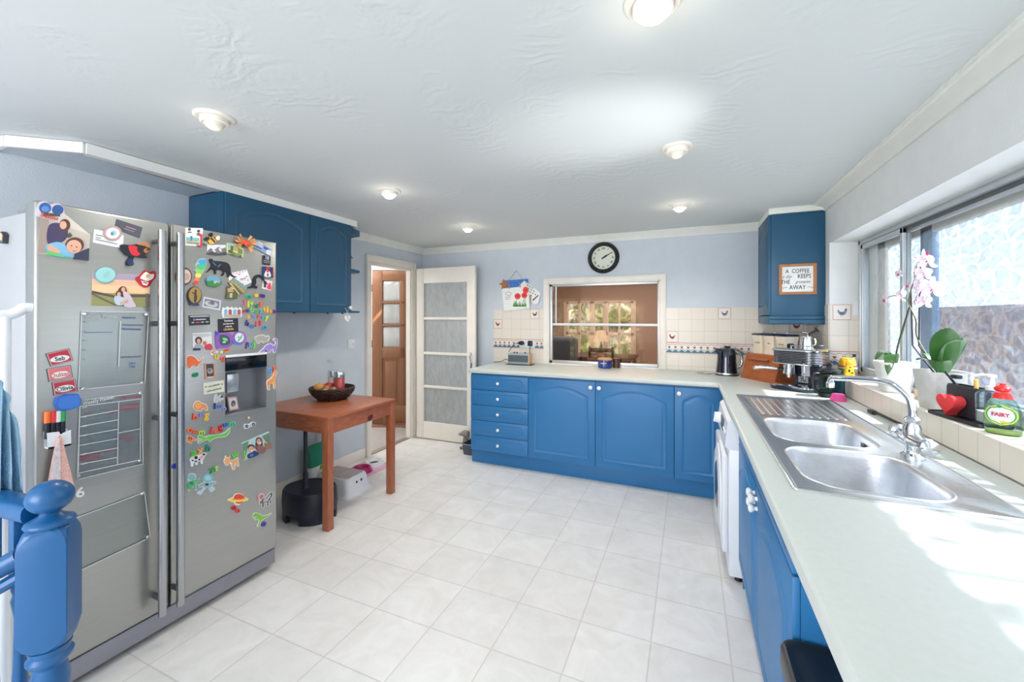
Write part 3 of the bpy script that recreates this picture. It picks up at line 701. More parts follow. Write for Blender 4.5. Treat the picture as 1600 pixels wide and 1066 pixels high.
# ================= wall cupboards, left wall (doors face +X)
XC = -2.59; yc = [1.60, 2.205, 2.61]; Z0, Z1 = 1.425, 2.155
T = face('+x')
def wall_unit(lab, y0, y1, group, kn=None):
    t = thing('wall_cupboard', lab, 'cupboard', (XC, y0, Z0), group=group)
    m = MB(); w = y1-y0-.001; d = XC-XL-.002; tt = .016; h = Z1-Z0
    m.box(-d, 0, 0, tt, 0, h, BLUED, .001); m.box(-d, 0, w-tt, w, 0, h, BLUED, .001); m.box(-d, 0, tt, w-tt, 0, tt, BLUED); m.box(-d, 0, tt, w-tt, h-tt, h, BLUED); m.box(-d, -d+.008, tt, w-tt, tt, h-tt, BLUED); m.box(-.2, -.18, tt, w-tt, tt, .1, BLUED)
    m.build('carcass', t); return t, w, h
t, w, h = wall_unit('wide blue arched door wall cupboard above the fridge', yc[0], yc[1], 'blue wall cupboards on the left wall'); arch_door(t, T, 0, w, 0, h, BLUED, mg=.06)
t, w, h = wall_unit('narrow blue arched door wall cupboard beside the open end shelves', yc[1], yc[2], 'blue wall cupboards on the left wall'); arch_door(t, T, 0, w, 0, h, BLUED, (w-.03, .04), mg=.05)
m = MB()
for y in (1.7, 2.1, 2.4, 2.55): m.cyl((XC-.02, y, Z0-.012), (XC-.02, y, Z0), .008, BLUED)
m.build('cable_clip', t, world=True)
t = thing('open_shelf_unit', 'blue corner shelf unit with three rounded open shelves at the end of the wall cupboards', 'shelf', (XL+.002, yc[2], Z0))
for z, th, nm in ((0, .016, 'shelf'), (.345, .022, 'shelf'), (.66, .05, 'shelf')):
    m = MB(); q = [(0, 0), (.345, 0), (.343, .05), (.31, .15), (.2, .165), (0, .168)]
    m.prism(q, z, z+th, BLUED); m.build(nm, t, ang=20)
# pelmet board at the ceiling above the cupboards
m = MB(); zb, zt = 2.148, 2.197
PW = mat('white_pelmet', (243, 243, 240), .5)
def strip(p, q, th, z0, z1, mt):
    p, q = Vector(p), Vector(q); d = (q-p).normalized(); n_ = Vector((d.y, -d.x)); 
    m.loops([[(a.x, a.y, z) for a in (p, q, q-n_*th, p-n_*th)] for z in (z0, z1)], mt)
strip((-2.585, .975), (-2.585, 2.67), -.016, zb, zt, PW); strip((-2.80, .80), (-2.585, .975), -.016, zb, zt, PW); strip((-2.94, .80), (-2.80, .80), -.016, zb, zt, PW); strip((-2.585, 2.67), (-2.94, 2.67), -.016, zb, zt, PW)
tag(m.build('ceiling_pelmet'), 'white wooden pelmet board left at the ceiling above the fridge', 'pelmet')
m = MB(); m.prism([(-2.94, .80), (-2.80, .80), (-2.59, .98), (-2.59, 1.6), (-2.94, 1.6)], zb+.012, zb+.02, mat('pelmet_soffit', (206, 214, 222), .8, noise=.05)); 
m.raw([(-2.61, .98, zb+.009), (-2.61, 1.62, zb+.009), (-2.66, 1.63, zb+.009), (-2.665, 1.3, zb+.009), (-2.65, 1.1, zb+.009), (-2.64, .99, zb+.009)], [(0, 1, 2, 3, 4, 5)], PW)
m.raw([(-2.645, 1.0, zb+.008), (-2.655, 1.15, zb+.008), (-2.67, 1.33, zb+.008), (-2.69, 1.5, zb+.008), (-2.7, 1.56, zb+.008), (-2.68, 1.5, zb+.008), (-2.655, 1.3, zb+.008)], [tuple(range(7))], mat('torn_plaster', (168, 122, 84), .9, noise=.3, nscale=60))
tag(m.build('torn_soffit'), 'torn pale soffit with bare brown plaster above the fridge', 'soffit')

# ---------------- wall cupboard, right corner
t = thing('corner_wall_cupboard', 'tall blue wall cupboard in the corner above the coffee machine', 'cupboard', (.566, 3.6, 1.37))
h = 2.157-1.37; m = MB(); w = XR-.566-.002; dd = 4.1-3.6
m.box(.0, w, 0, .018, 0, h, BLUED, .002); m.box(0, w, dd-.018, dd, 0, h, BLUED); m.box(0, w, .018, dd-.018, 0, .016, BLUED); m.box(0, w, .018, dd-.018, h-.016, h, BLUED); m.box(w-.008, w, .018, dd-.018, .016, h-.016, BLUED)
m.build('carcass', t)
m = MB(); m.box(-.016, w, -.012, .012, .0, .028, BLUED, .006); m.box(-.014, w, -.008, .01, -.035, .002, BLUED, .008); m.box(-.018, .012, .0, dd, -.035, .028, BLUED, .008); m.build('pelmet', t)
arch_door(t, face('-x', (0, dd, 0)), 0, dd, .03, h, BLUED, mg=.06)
m = MB(); m.box(-.004, w-.002, -.0015, 0, .026, .03, BLACKP); m.build('seam', t)

# ================= wooden table
t = thing('side_table', 'reddish stained pine table against the left wall with a knot in its apron', 'table', (-2.51, 2.3, 0))
X_, Y_ = .375, .335
m = MB(); m.box(-X_, X_, -Y_, Y_, .72, .742, PINEX, .003); m.build('tabletop', t)
for sx in (-1, 1):
    for sy in (-1, 1): m = MB(); m.box(sx*(X_-.03)-.026, sx*(X_-.03)+.026, sy*(Y_-.028)-.024, sy*(Y_-.028)+.024, 0, .722, PINEZ, .003); m.build('leg', t)
for sx in (-1, 1): m = MB(); m.box(sx*(X_-.022)-.01, sx*(X_-.022)+.01, -Y_+.05, Y_-.05, .625, .722, PINEX, .002); a = m.build('apron', t)
m = MB(face('+x', (X_-.012, .06, .672))); m.prism(ell(0, -.02, .03, .02, 14, 20), 0, .0012, mat('dark_knot', (96, 40, 20), .5)); m.prism(ell(.006, -.018, .014, .008, 12), .0012, .0018, mat('knot_core', (60, 26, 14), .5)); m.build('knot', a)
for sy in (-1, 1): m = MB(); m.box(-X_+.05, X_-.05, sy*(Y_-.022)-.01, sy*(Y_-.022)+.01, .625, .722, PINE, .002); m.build('apron', t)

# ================= newel post and stair rail
RB = mat('blue_banister_paint', (10, 84, 138), .36, coat=.1)
PX, PY = -1.3775, .459
t = thing('newel_post', 'turned blue newel post with an egg shaped finial in front of the fridge', 'newel post', (PX, PY, 0), R(0))
def sq(a, z, c=0): return [(x, y, z) for x, y in rrect(-a, a, -a, a, max(.0035, c), 3)]
PR = Matrix.Rotation(R(NEWROT), 4, 'Z')
a = .042
m = MB(PR); m.loops([sq(a, 0), sq(a, .25), sq(a*.8, .28, .03)], RB); m.loops([sq(a*.8, .618, .033), sq(a*.93, .632, .02), sq(a, .655), sq(a, .862), sq(a*.98, .878, .008), sq(a*.92, .895, .02), sq(a*.8, .905, .03)], RB, True, True)
m.lathe([(.024, .27), (.034, .3), (.038, .31), (.034, .325), (.028, .335), (.026, .4), (.032, .5), (.034, .54), (.028, .575), (.032, .58), (.039, .59), (.04, .597), (.034, .605), (.037, .62)], RB, 28)
m.build('post', t, ang=16)
m = MB(); m.lathe([(.042, .903), (.044, .907), (.042, .912), (.032, .918), (.02, .925), (.016, .932)], RB, 30); m.build('collar', t, ang=50)
m = MB(); zc = .966; m.lathe([(1e-5, zc-.037)]+[(.041*math.sin(math.pi*i/14), zc-.037*math.cos(math.pi*i/14)) for i in range(1, 14)]+[(1e-5, zc+.037)], RB, 30); m.build('finial', t, ang=80)
m = MB(PR); m.lathe([(.006, 0), (.004, .003), (1e-5, .004)], RB, 12, face('-y', (.02, -a, .84))); m.build('screw_plug', t)
# balustrade running away to the left wall
t = thing('balustrade', 'blue painted balustrade with turned spindles running left from the newel post', 'balustrade', (PX, PY, 0))
d = Vector((-1, -.10, 0)).normalized(); Lr = 1.55
def bar(zc, hw, hh, rr=.012):
    nrm = Vector((-d.y, d.x, 0)); L = []
    for s_ in (.045, Lr): L.append([tuple(d*s_+nrm*p[0]+Vector((0, 0, zc+p[1]))) for p in rrect(-hw, hw, -hh, hh, rr, 3)])
    return L
m = MB(); m.loops(bar(.925, .03, .022, .016), RB); m.build('handrail', t)
m = MB(); m.loops(bar(.10, .025, .02, .008), RB); m.build('bottom_rail', t)
for i in range(11):
    p = d*(.12+i*.125)
    m = MB(TR(p.x, p.y, 0)); m.box(-.015, .015, -.015, .015, .11, .28, RB, .002); m.box(-.015, .015, -.015, .015, .74, .91, RB, .002)
    m.lathe([(.013, .27), (.016, .285), (.012, .3), (.011, .33), (.017, .43), (.012, .55), (.01, .66), (.016, .7), (.012, .715), (.016, .73), (.013, .745)], RB, 12); m.build('spindle', t, ang=40)
# stair handrail dropping toward the camera side
t = thing('stair_handrail', 'lower blue stair handrail sloping down from the newel post', 'handrail', (PX, PY, 0))
m = MB(); p0 = Vector((-.052, -.03, .83)); p1 = Vector((-.55, -.62, .42)); m.tube([p0, p1], .022, RB, 14); m.tube([p0+Vector((0, 0, -.045)), p1+Vector((0, 0, -.045))], .014, RB, 10); m.build('handrail', t)
for i in range(4):
    p = p0.lerp(p1, .2+.22*i); m = MB(); m.tube([(p.x, p.y, .0), (p.x, p.y, p.z-.05)], .012, RB, 10); m.build('spindle', t)

# baby gate handle + cloth at far left
t = thing('stair_gate', 'white stair gate post with a curved handle beside the fridge', 'gate', (-1.86, .47, 0))
hp = [onx(u, v, -1.80) for u, v in ((-40, 490), (4, 492), (14, 492), (28, 487), (38, 481), (49, 481))]
m = MB(); m.tube(smooth_path(hp, 5), .014, WPLAS, 14); m.build('handle', t, world=True, ang=60)
gp = onx(6, 500, -1.80)
m = MB(); m.cyl((gp.x, gp.y, 0), (gp.x, gp.y, gp.z+.01), .014, WPLAS); m.build('post', t, world=True)
m = MB()
for k in range(4): m.cyl((gp.x-.05-.07*k, gp.y-.01*k, .1), (gp.x-.05-.07*k, gp.y-.01*k, 1.3), .008, WPLAS)
m.cyl((gp.x, gp.y, .1), (gp.x-.3, gp.y-.05, .1), .012, WPLAS); m.cyl((gp.x, gp.y, 1.3), (gp.x-.3, gp.y-.05, 1.3), .012, WPLAS); m.build('gate_panel', t, world=True)
# ================= fridge
XF = -2.096; FY0, FY1 = .66, 1.578
SILV = mat('silver_fridge', (172, 172, 168), .3, .75, noise=.03, nscale=4, bump=.02, bscale=8, stretch=(1, 1, 20))
SILS = mat('silver_fridge_side', (186, 188, 190), .4, .3)
GREYP = mat('grey_plinth', (150, 150, 158), .4, .4)
t = thing('fridge_freezer', 'tall silver american style fridge freezer covered in magnets', 'fridge', (XF, FY0, 0))
m = MB(); m.box(-.70, -.085, .006, .912, .03, 1.765, SILS, .006); m.box(-.2, -.1, .02, .06, 1.765, 1.785, GREYP, .003); m.build('body', t)
ysp = onx(266, 500, XF).y-FY0
T = face('+x')
def rnd_door(x0, x1, z0, z1, name, hole=None):
    m = MB(T)
    if hole is None: m.box(x0, x1, z0, z1, -.08, 0, SILV, .012, 4)
    else:
        hx0, hx1, hz0, hz1 = hole
        pl = rrect(x0, x1, z0, z1, .004, 2); hl = [(hx0, hz0), (hx1, hz0), (hx1, hz1), (hx0, hz1)]
        plate_holes(m, inset(pl, .008), [hl], 0, SILV); m.loops([[(p[0], p[1], z) for p in inset(pl, d)] for d, z in ((0, -.08), (0, -.009), (.002, -.003), (.008, 0))], SILV, True, False)
    return m.build(name, t, ang=30)
Hz1 = 1.80; Hz0 = .115
rnd_door(0, ysp-.003, Hz0, Hz1, 'door')
c = [onx(352, 558, XF), onx(416, 553, XF), onx(416, 639, XF), onx(352.8, 651, XF)]
dx0, dx1 = c[0].y-FY0, c[1].y-FY0; dz1 = (c[0].z+c[1].z)/2; dz0 = (c[2].z+c[3].z)/2
dr_ = rnd_door(ysp+.003, .918, Hz0, Hz1, 'door', (dx0, dx1, dz0, dz1))
m = MB(T); gd = mat('dispenser_grey', (140, 142, 146), .3, .5)
m.loops([[(dx0, dz0, 0), (dx1, dz0, 0), (dx1, dz1, 0), (dx0, dz1, 0)], [(dx0+.005, dz0+.01, -.07), (dx1-.005, dz0+.01, -.07), (dx1-.005, dz1, -.07), (dx0+.005, dz1, -.07)]], gd, False, True)
m.box(dx0+.03, dx0+.09, dz0+.11, dz1-.09, -.07, -.035, mat('dispenser_light', (188, 192, 198), .2, .5), .006); m.box(dx0, dx1, dz0, dz0+.008, -.06, .004, gd, .002)
m.build('dispenser_recess', dr_)
m = MB(T); hb = (onx(384, 556, XF).z-onx(384, 577, XF).z); m.box(dx0-.001, dx1+.001, dz1-hb, dz1, -.06, .004, mat('dispenser_black', (12, 14, 22), .12), .002); m.box(dx0-.001, dx1+.001, dz1-.003, dz1+.009, -.01, .006, WPLAS, .001); m.build('control_panel', dr_)
for nm, u0, us in (('left', 254, (240, 243, 243, 246)), ('right', 282, (271, 272, 272, 275))):
    hx = onx(u0, 500, XF+.055).y-FY0
    m = MB(T); m.tube([(hx, .13, .055), (hx, 1.755, .055)], .0155, mat('handle_steel', (176, 178, 180), .25, 1.0), 18)
    s_ = -1 if nm == 'left' else -1
    for z in (.2, .96, 1.36, 1.71): m.tube([(hx-.002, z, 0), (hx-.002, z, .055)], .011, mat('handle_mount', (96, 98, 104), .4, .6), 12)
    m.build('handle', t, ang=50)
m = MB(T); m.box(0, .918, .03, .108, -.07, -.012, GREYP, .006); m.box(.01, .905, .098, .114, -.07, -.02, BLACKP); m.build('kickplate', t)
m = MB()
for x in (-.6, -.09):
    for y in (.06, .86): m.cyl((x, y, 0), (x, y, .035), .02, GREYP)
m.build('feet', t)
def one(m, name, label, cat, group=None, ang=35):
    return tag(m.build(name, recenter=True, ang=ang), label, cat, group)
# ---------------- ceiling lights
LAMPG = mat('lamp_glow', (255, 246, 228), .4, emit=6); LAMPO = mat('lamp_dull', (226, 222, 208), .35)
lights = [(1020, 3, 'nearest recessed ceiling light, lit, at the top edge of the photo', 1), (335, 183, 'unlit recessed ceiling light above the fridge', 0), (1058, 230, 'dim recessed ceiling light in the middle right of the ceiling', 0),
          (608, 298, 'lit ceiling light near the blue wall cupboards', 1), (1062, 320, 'lit ceiling light closest to the corner wall cupboard', 1), (731, 354, 'lit ceiling light farthest away near the folded door', 1)]
LP = []
for u, v, lab, on in lights:
    p = onz(u, v, ZC); LP.append((p, on))
    t = thing('ceiling_light', lab, 'ceiling light', p, 0, 'recessed ceiling lights')
    m = MB(); m.lathe([(.072, 0), (.072, -.005), (.066, -.01), (.054, -.011), (.05, -.006)], WHITE, 36); m.lathe([(.052, .0), (.05, -.026), (.044, -.03), (.036, -.026)], WHITE, 36); m.build('bezel', t)
    m = MB(); m.lathe([(.037, -.02), (.036, -.03), (.03, -.042), (.018, -.05), (1e-5, -.052)], LAMPG if on else LAMPO, 28); m.build('bulb', t, ang=60)
# ---------------- clock
p = ony(943, 403, YB); t = thing('wall_clock', 'round black framed wall clock above the serving hatch', 'clock', p); T = face('-y')
m = MB(T); k = .156; m.lathe([(k, 0), (k, .012), (k*.95, .026), (k*.86, .034), (k*.8, .03), (k*.745, .018), (k*.74, .006)], BLACKP, 48); m.build('frame', t)
m = MB(T); m.lathe([(k*.75, .004), (k*.75, .008)], mat('clock_face', (226, 230, 214), .5), 40); f = m.build('clock_face', t)
DG = mat('clock_print', (58, 60, 58), .5)
m = MB(T)
for i, s_ in enumerate(['XII', 'I', 'II', 'III', 'IIII', 'V', 'VI', 'VII', 'VIII', 'IX', 'X', 'XI']):
    a = R(90-30*i); m.text(s_, .026, DG, TR(math.cos(a)*k*.58, math.sin(a)*k*.58, .0082, rz=-30*i), bold=.0006)
m.build('numerals', f)
m = MB(T); 
for a, l, w in ((30, .1, .0035), (33, .055, .006)): m.prism([(-.02, -w), (l*.6, -w*1.4), (l, 0), (l*.6, w*1.4), (-.02, w)], .0095, .011, BLACKP, TR(rz=a))
m.lathe([(.008, .009), (.008, .0125)], BLACKP, 12); m.build('hands', t)
m = MB(T @ TR(-.065, -.095, .012)); m.ball((0, 0, 0), (.006, .006, .003), mat('brass_spot', (220, 200, 130), .2, .8), 10); m.build('brass_stud', t)
# ---------------- sockets
def socket(name, d, loc, w, h, lab, sw=1):
    t = thing(name, lab, 'socket', loc); m = MB(face(d)); m.box(-w/2, w/2, -h/2, h/2, 0, .008, WPLAS, .002); m.build('plate', t)
    for i in range(sw): m = MB(face(d)); x = (i-(sw-1)/2)*.05; m.box(x-.008, x+.008, -.014, .014, .006, .012, WPLAS, .002); m.build('rocker', t)
    return t
socket('light_switch', '+x', onx(548, 538, XL), .086, .086, 'white double light switch on the wall left of the doorway', 2)
socket('wall_socket', '-y', ony(1338, 482, WY1) + Vector((0, 0, 0)), .04, .1, 'white switch on the window reveal beside the hen tile')
p = ony(822, 536, YB-.006)
t = thing('wall_socket', 'white double socket on the border tiles left of the hatch', 'socket', p-Vector((0, 0, .01))); m = MB(face('-y')); m.box(-.075, .1, -.045, .045, 0, .008, WPLAS, .003); m.build('plate', t)
t = thing('phone_charger', 'black plug charger with dangling cable in the socket by the hatch', 'charger', p+Vector((.057, -.012, 0))); m = MB(face('-y')); m.box(-.024, .024, -.03, .026, 0, .035, BLACKP, .006); m.build('plug', t)
m = MB(); cp = smooth_path([(0, -.02, -.03), (-.002, -.022, -.08), (-.01, -.02, -.12), (-.03, -.02, -.165), (-.022, -.024, -.19), (-.014, -.02, -.13), (-.026, -.02, -.16), (-.034, -.022, -.2), (-.02, -.02, -.15)], 5); m.tube(cp, .0035, BLACKP, 7); m.build('cable', t)
t = thing('mains_plug', 'black mains plug lying sideways in the socket behind the radio', 'plug', p+Vector((-.045, -.012, 0))); m = MB(face('-y')); m.lathe([(.016, 0), (.024, .008), (.022, .024), (.012, .03)], BLACKP, 16, T=TR(sum([0]), 0, 0), sx=1.4); m.build('plug_body', t)
m = MB(); m.tube(smooth_path([(-.02, -.02, -.002), (-.07, -.024, -.008), (-.1, -.02, -.04), (-.13, -.01, -.07), (-.14, -.03, -.1)], 6), .0035, BLACKP, 7); m.build('cable', t)
# ---------------- radio
p0 = onz(814, 565.5, .9); ry_ = 3.93; rx = ony(812, 560, ry_).x
t = thing('digital_radio', 'small grey and wood table radio on the worktop left of the hatch', 'radio', (rx, ry_, .9), R(0))
m = MB(); m.box(-.115, .115, -.045, .045, .006, .118, mat('radio_grey', (150, 166, 172), .4), .006); m.build('body', t)
m = MB(); m.box(-.11, .11, -.0475, -.044, .03, .1, mat('radio_grille', (96, 104, 110), .6), .002)
for i in range(9): m.box(-.105, .105, -.0485, -.047, .036+.0068*i, .0385+.0068*i, mat('radio_grille_bar', (66, 72, 78), .5))
m.build('grille', t)
m = MB(); m.box(.112, .122, -.046, .046, .005, .119, mat('radio_wood', (214, 176, 132), .5), .002); m.build('wood_side', t)
m = MB(); m.box(-.14, .145, -.055, .05, 0, .006, BLACKP, .002); m.build('base', t)
m = MB()
for x in (-.06, -.03, .06): m.cyl((x, 0, .118), (x, 0, .128), .01, BLACKP)
m.build('buttons', t)
m = MB(); m.tube(smooth_path([(rx-.12, ry_, .93), (rx-.17, ry_+.03, .945), (rx-.24, ry_+.06, .915), (rx-.32, ry_+.05, .9045)], 6), .0035, BLACKP, 7); one(m, 'radio_cable', 'thin black cable trailing left from the radio over the worktop', 'cable')
# ---------------- hanging art board
pA = ony(803, 456, YB); t = thing('peg_board', 'blue painted wooden peg board hanging on string left of the hatch', 'peg board', (0, YB, 0)); yy = YB
def pl(u, v, d=0): q = ony(u, v, YB-d); return (q.x, q.z)
T = face('-y'); m = MB(T); bl = [pl(785.5, 439), pl(825, 436), pl(825, 447), pl(786, 451)]; m.prism(bl, .004, .016, mat('peg_board_blue', (62, 118, 196), .6, noise=.25, nscale=30)); m.build('board', t)
m = MB(T); st = [pl(791+9*math.cos(R(90+i*36+8))*(.45 if i % 2 else 1)-2, 445-9*math.sin(R(90+i*36+8))*(.45 if i % 2 else 1)) for i in range(10)]; m.prism(st, .016, .022, mat('brown_star', (176, 112, 58), .7)); m.build('star', t)
m = MB(T); tp = pl(807, 423); 
for q in (pl(796, 438), pl(817, 436)): m.tube([(q[0], q[1], .012), (tp[0], tp[1], .008)], .002, mat('twine', (140, 128, 110), .9), 6)
m.lathe([(.003, 0), (.003, .012)], STEEL, 8, TR(tp[0], tp[1], 0)); m.build('string', t)
for u, v in ((797.5, 448), (814.5, 446)):
    q = pl(u, v); m = MB(T); m.box(q[0]-.005, q[0]+.001, q[1]-.028, q[1]+.022, .03, .036, mat('peg_wood', (206, 150, 112), .7), .001); m.box(q[0], q[0]+.006, q[1]-.026, q[1]+.024, .034, .04, mat('peg_wood', (206, 150, 112), .7), .001); m.build('clothes_peg', t)
PAP = mat('white_paper', (238, 240, 236), .7)
def paper(pts, d, name, lab, extra=None, mt=PAP):
    m = MB(T @ Matrix.Identity(4)); m.T = face('-y', (0, YB, 0)); m.prism([pl(*q) for q in pts], d, d+.0012, mt)
    if extra: extra(m, d+.0013)
    return one(m, name, lab, 'drawing', 'children\'s papers clipped to the blue peg board')
def pp(c): return [pl(760+a/6.66, 420+b/6.66) for a, b in c]
def poppy(m, d):
    g = flat((92, 170, 80)); rd = flat((232, 58, 52)); k = flat((30, 30, 34)); ln = flat((96, 110, 128))
    r_ = random.Random(5)
    for i in range(22):
        x = 285+i*6.2; h = 20+r_.random()*55; m.prism(pp([(x, 395), (x+12, 395), (x+10+r_.random()*12-6, 395-h)]), d, d+.0006, [g, flat((70, 150, 60)), flat((150, 200, 110))][i % 3])
    for a, b in (((322, 320), (306, 370)), ((415, 300), (400, 370)), ((400, 310), (380, 370))): m.prism(pp([a, (a[0]+6, a[1]), (b[0]+6, b[1]), b]), d, d+.0005, g)
    for i, (x, y, rx_, ry2) in enumerate(((335, 288, 32, 32), (418, 225, 30, 36), (405, 278, 30, 30))):
        m.prism(pp(ell(x, y, rx_, ry2, 16)), d, d+.0008+.0003*i, rd); m.prism(pp(ell(x+3, y-2, 7, 7, 10)), d, d+.0018+.0002*i, k)
    m.prism(pp(ell(240, 262, 32, 20, 16)), d, d+.0005, ln); m.prism(pp(ell(240, 262, 28, 16, 16)), d, d+.0008, PAP)
    for i in range(7): x = 212+(i % 4)*14; y = 292+(i//4)*20; m.prism(pp([(x, y), (x+7, y), (x+6, y+10), (x, y+9)]), d, d+.0006, ln)
def pattern(m, d):
    for i in range(9):
        x = 430+(i % 3)*26+(i//3)*14; y = 165+(i//3)*34+(i % 3)*14; m.prism(pp([(x, y), (x+12, y+9), (x+9, y+18), (x-2, y+9)]), d, d+.0006, flat((60, 62, 72)))
    m.prism(pp([(486, 322), (545, 272), (548, 284), (492, 338)]), d, d+.0006, flat((120, 52, 82)))
paper([(820, 439), (846, 458), (842, 474), (835, 476), (812, 447)], .018, 'paper_drawing', 'white patterned paper fanned out at the right of the peg board', pattern)
paper([(794, 484), (826, 480), (831, 470), (832, 460), (800, 470)], .02, 'paper_drawing', 'brown paper sheet sticking out below the poppy drawing', None, mat('brown_paper', (176, 150, 130), .8))
paper([(785, 452), (827, 447), (829, 482), (789, 486)], .022, 'paper_drawing', 'white sheet tucked behind the poppy drawing')
paper([(787.5, 451), (825, 447.5), (829.5, 481), (790, 482.5)], .026, 'paper_drawing', 'child\'s drawing of three red poppies and a grey cloud', poppy)
# ---------------- jar in front of hatch
q = ony(945, 573, 3.99); t = thing('lidded_jar', 'blue lettered jar with a wooden lid in front of the serving hatch', 'jar', (q.x, 3.99, .9)); NB = mat('cobalt_enamel', (28, 54, 130), .2, coat=.5)
m = MB(); m.lathe([(.058, 0), (.064, .006), (.065, .07), (.063, .078)], NB, 32); bd = m.build('body', t)
m = MB(); m.lathe([(.067, .078), (.067, .092), (.06, .095)], mat('lid_wood', (196, 150, 104), .5, noise=.1), 32); m.build('lid', t)
m = MB(face('-y')); m.text('TREATS', .016, WPLAS, TR(.0, .048, .0655), bold=.0004); m.text('for', .012, WPLAS, TR(0, .03, .0655)); m.build('lettering', bd)
m = MB(); q2 = ony(963, 570, 4.06); m.lathe([(.035, 0), (.035, .085), (.03, .09)], mat('dark_red_jar', (86, 50, 44), .4), 20, TR(q2.x, 4.06, .9)); one(m, 'candle', 'small dark candle jar behind the blue lettered jar', 'candle')
# ---------------- kettle
kx, ky = .292, 3.92; t = thing('electric_kettle', 'glossy dark blue electric kettle on the worktop corner', 'kettle', (kx, ky, .9), R(20)); KB = mat('kettle_blue_black', (18, 24, 42), .1, .3, coat=.8)
m = MB(); m.lathe([(.084, .022), (.08, .05), (.074, .12), (.067, .2), (.06, .222), (.035, .232), (1e-5, .234)], KB, 36); m.build('body', t, ang=50)
m = MB(); m.lathe([(.086, .0), (.088, .01), (.085, .022)], STEEL, 36); m.lathe([(.092, 0), (.092, .008), (.086, .01)], BLACKP, 36); m.build('base', t)
m = MB(); m.tube(smooth_path([(.055, 0, .215), (.1, 0, .205), (.125, 0, .15), (.118, 0, .08), (.085, 0, .055)], 6), .011, CHROME, 12); m.build('handle', t, ang=60)
m = MB(); m.tube([(-.055, 0, .19), (-.092, 0, .215)], [.028, .016], KB, 14); m.build('spout', t)
m = MB(); m.box(-.02, .02, -.03, .01, .23, .245, BLACKP, .004); m.build('lid_button', t)
# ---------------- bread bin
BW = mat('bread_bin_wood', (156, 84, 44), .35, noise=.22, nscale=5, stretch=(3, 14, 14), coat=.3)
a0 = Vector((.385, 3.80, .9)); a1 = Vector((.572, 3.495, .9)); rz = math.atan2(a1.y-a0.y, a1.x-a0.x); Wb = (a1-a0).length
t = thing('bread_bin', 'wooden bread bin with a sloping lid beside the coffee machine', 'bread bin', a0, rz)
D_ = .235; side = [(0, 0), (D_, 0), (D_, .2), (.055, .2), (.01, .03), (0, .03)]
def ext_x(m, poly, x0, x1, mt): m.loops([[(x, p[0], p[1]) for p in poly] for x in (x0, x1)], mt)
m = MB(); ext_x(m, side, 0, .012, BW); ext_x(m, side, Wb-.012, Wb, BW); m.box(.012, Wb-.012, 0, D_, 0, .012, BW); m.box(.012, Wb-.012, D_-.01, D_, .012, .2, BW); m.box(.012, Wb-.012, .055, D_, .19, .2, BW); m.box(.012, Wb-.012, .0, .012, .012, .03, BW); m.build('body', t)
m = MB(); ext_x(m, [(.006, .03), (.018, .03), (.066, .192), (.052, .195)], .004, Wb-.004, BW); dd_ = m.build('lid', t)
m = MB(); ext_x(m, [(.034, .15), (.02, .156), (.018, .163), (.042, .172)], .06, Wb-.1, BW); m.build('handle', dd_)
# ---------------- canisters on the bread bin
CC = mat('cream_enamel', (228, 216, 196), .3, coat=.3); NV = mat('navy_lid', (26, 38, 62), .3)
ca = Vector((math.cos(rz), math.sin(rz), 0)); cb = Vector((-math.sin(rz), math.cos(rz), 0))
for i, (s_, wd, lab) in enumerate(((.045, 'COFFEE', 'leftmost cream storage canister with navy lid on the bread bin'), (.165, 'TEA', 'middle cream storage canister with navy lid on the bread bin'), (.285, 'SUGAR', 'rightmost cream storage canister with navy lid, partly behind the coffee machine'))):
    p = a0+ca*(s_+.02)+cb*.145+Vector((0, 0, .2)); t = thing('storage_canister', lab, 'canister', p, rz, 'cream canisters on the bread bin')
    m = MB(); m.loops([[(x, y, z) for x, y in rrect(-w_, w_, -w_, w_, .006, 2)] for z, w_ in ((0, .05), (.05, .046), (.1, .048), (.145, .055))], CC); bd = m.build('body', t)
    m = MB(); m.loops([[(x, y, z) for x, y in rrect(-w_, w_, -w_, w_, .008, 2)] for z, w_ in ((.145, .058), (.153, .058), (.16, .05))], NV); lid = m.build('lid', t)
    m = MB(); m.ball((0, 0, .17), .009, STEEL, 12); m.cyl((0, 0, .158), (0, 0, .17), .004, STEEL); m.build('knob', lid)
    m = MB(face('-y')); m.text(wd, .016, flat((120, 104, 90)), TR(0, .085, .049), bold=.0002); m.build('lettering', bd)
# ---------------- espresso machine
ex, ey = .715, 3.36; er = R(-38)
t = thing('coffee_machine', 'chrome and black espresso machine with ribbed top and portafilter', 'coffee machine', (ex, ey, .9), er)
# local: front faces -y, width along x
EB = mat('espresso_black', (24, 28, 48), .2, coat=.4)
m = MB(); m.loops([[(x, y, z) for x, y in rrect(-.15-i, .13+i, -.17-i, .1+i, .07, 6)] for z, i in ((0, 0), (.022, .004))], EB); m.loops([[(x, y, z) for x, y in rrect(-.15-i, .13+i, -.17-i, .1+i, .07, 6)] for z, i in ((.022, .004), (.03, .002), (.034, -.006))], CHROME); m.build('base', t)
m = MB(); m.box(-.05, .13, -.02, .1, .03, .2, EB, .01); m.build('column', t)
m = MB(); m.loops([[(x, y, z) for x, y in rrect(-.155-i, .135+i, -.13-i, .11+i, .06, 6)] for z, i in ((.168, -.012), (.172, 0), (.178, .002))], CHROME)
m.loops([[(x, y, z) for x, y in rrect(-.15, .13, -.125, .105, .06, 6)] for z in (.178, .262)], EB)
for k in range(7): m.loops([[(x, y, z) for x, y in rrect(-.15-i, .13+i, -.125-i, .105+i, .06, 6)] for z, i in ((.184+.0105*k, 0), (.1848+.0105*k, .001), (.1862+.0105*k, .001), (.187+.0105*k, 0))], STEEL, False, False)
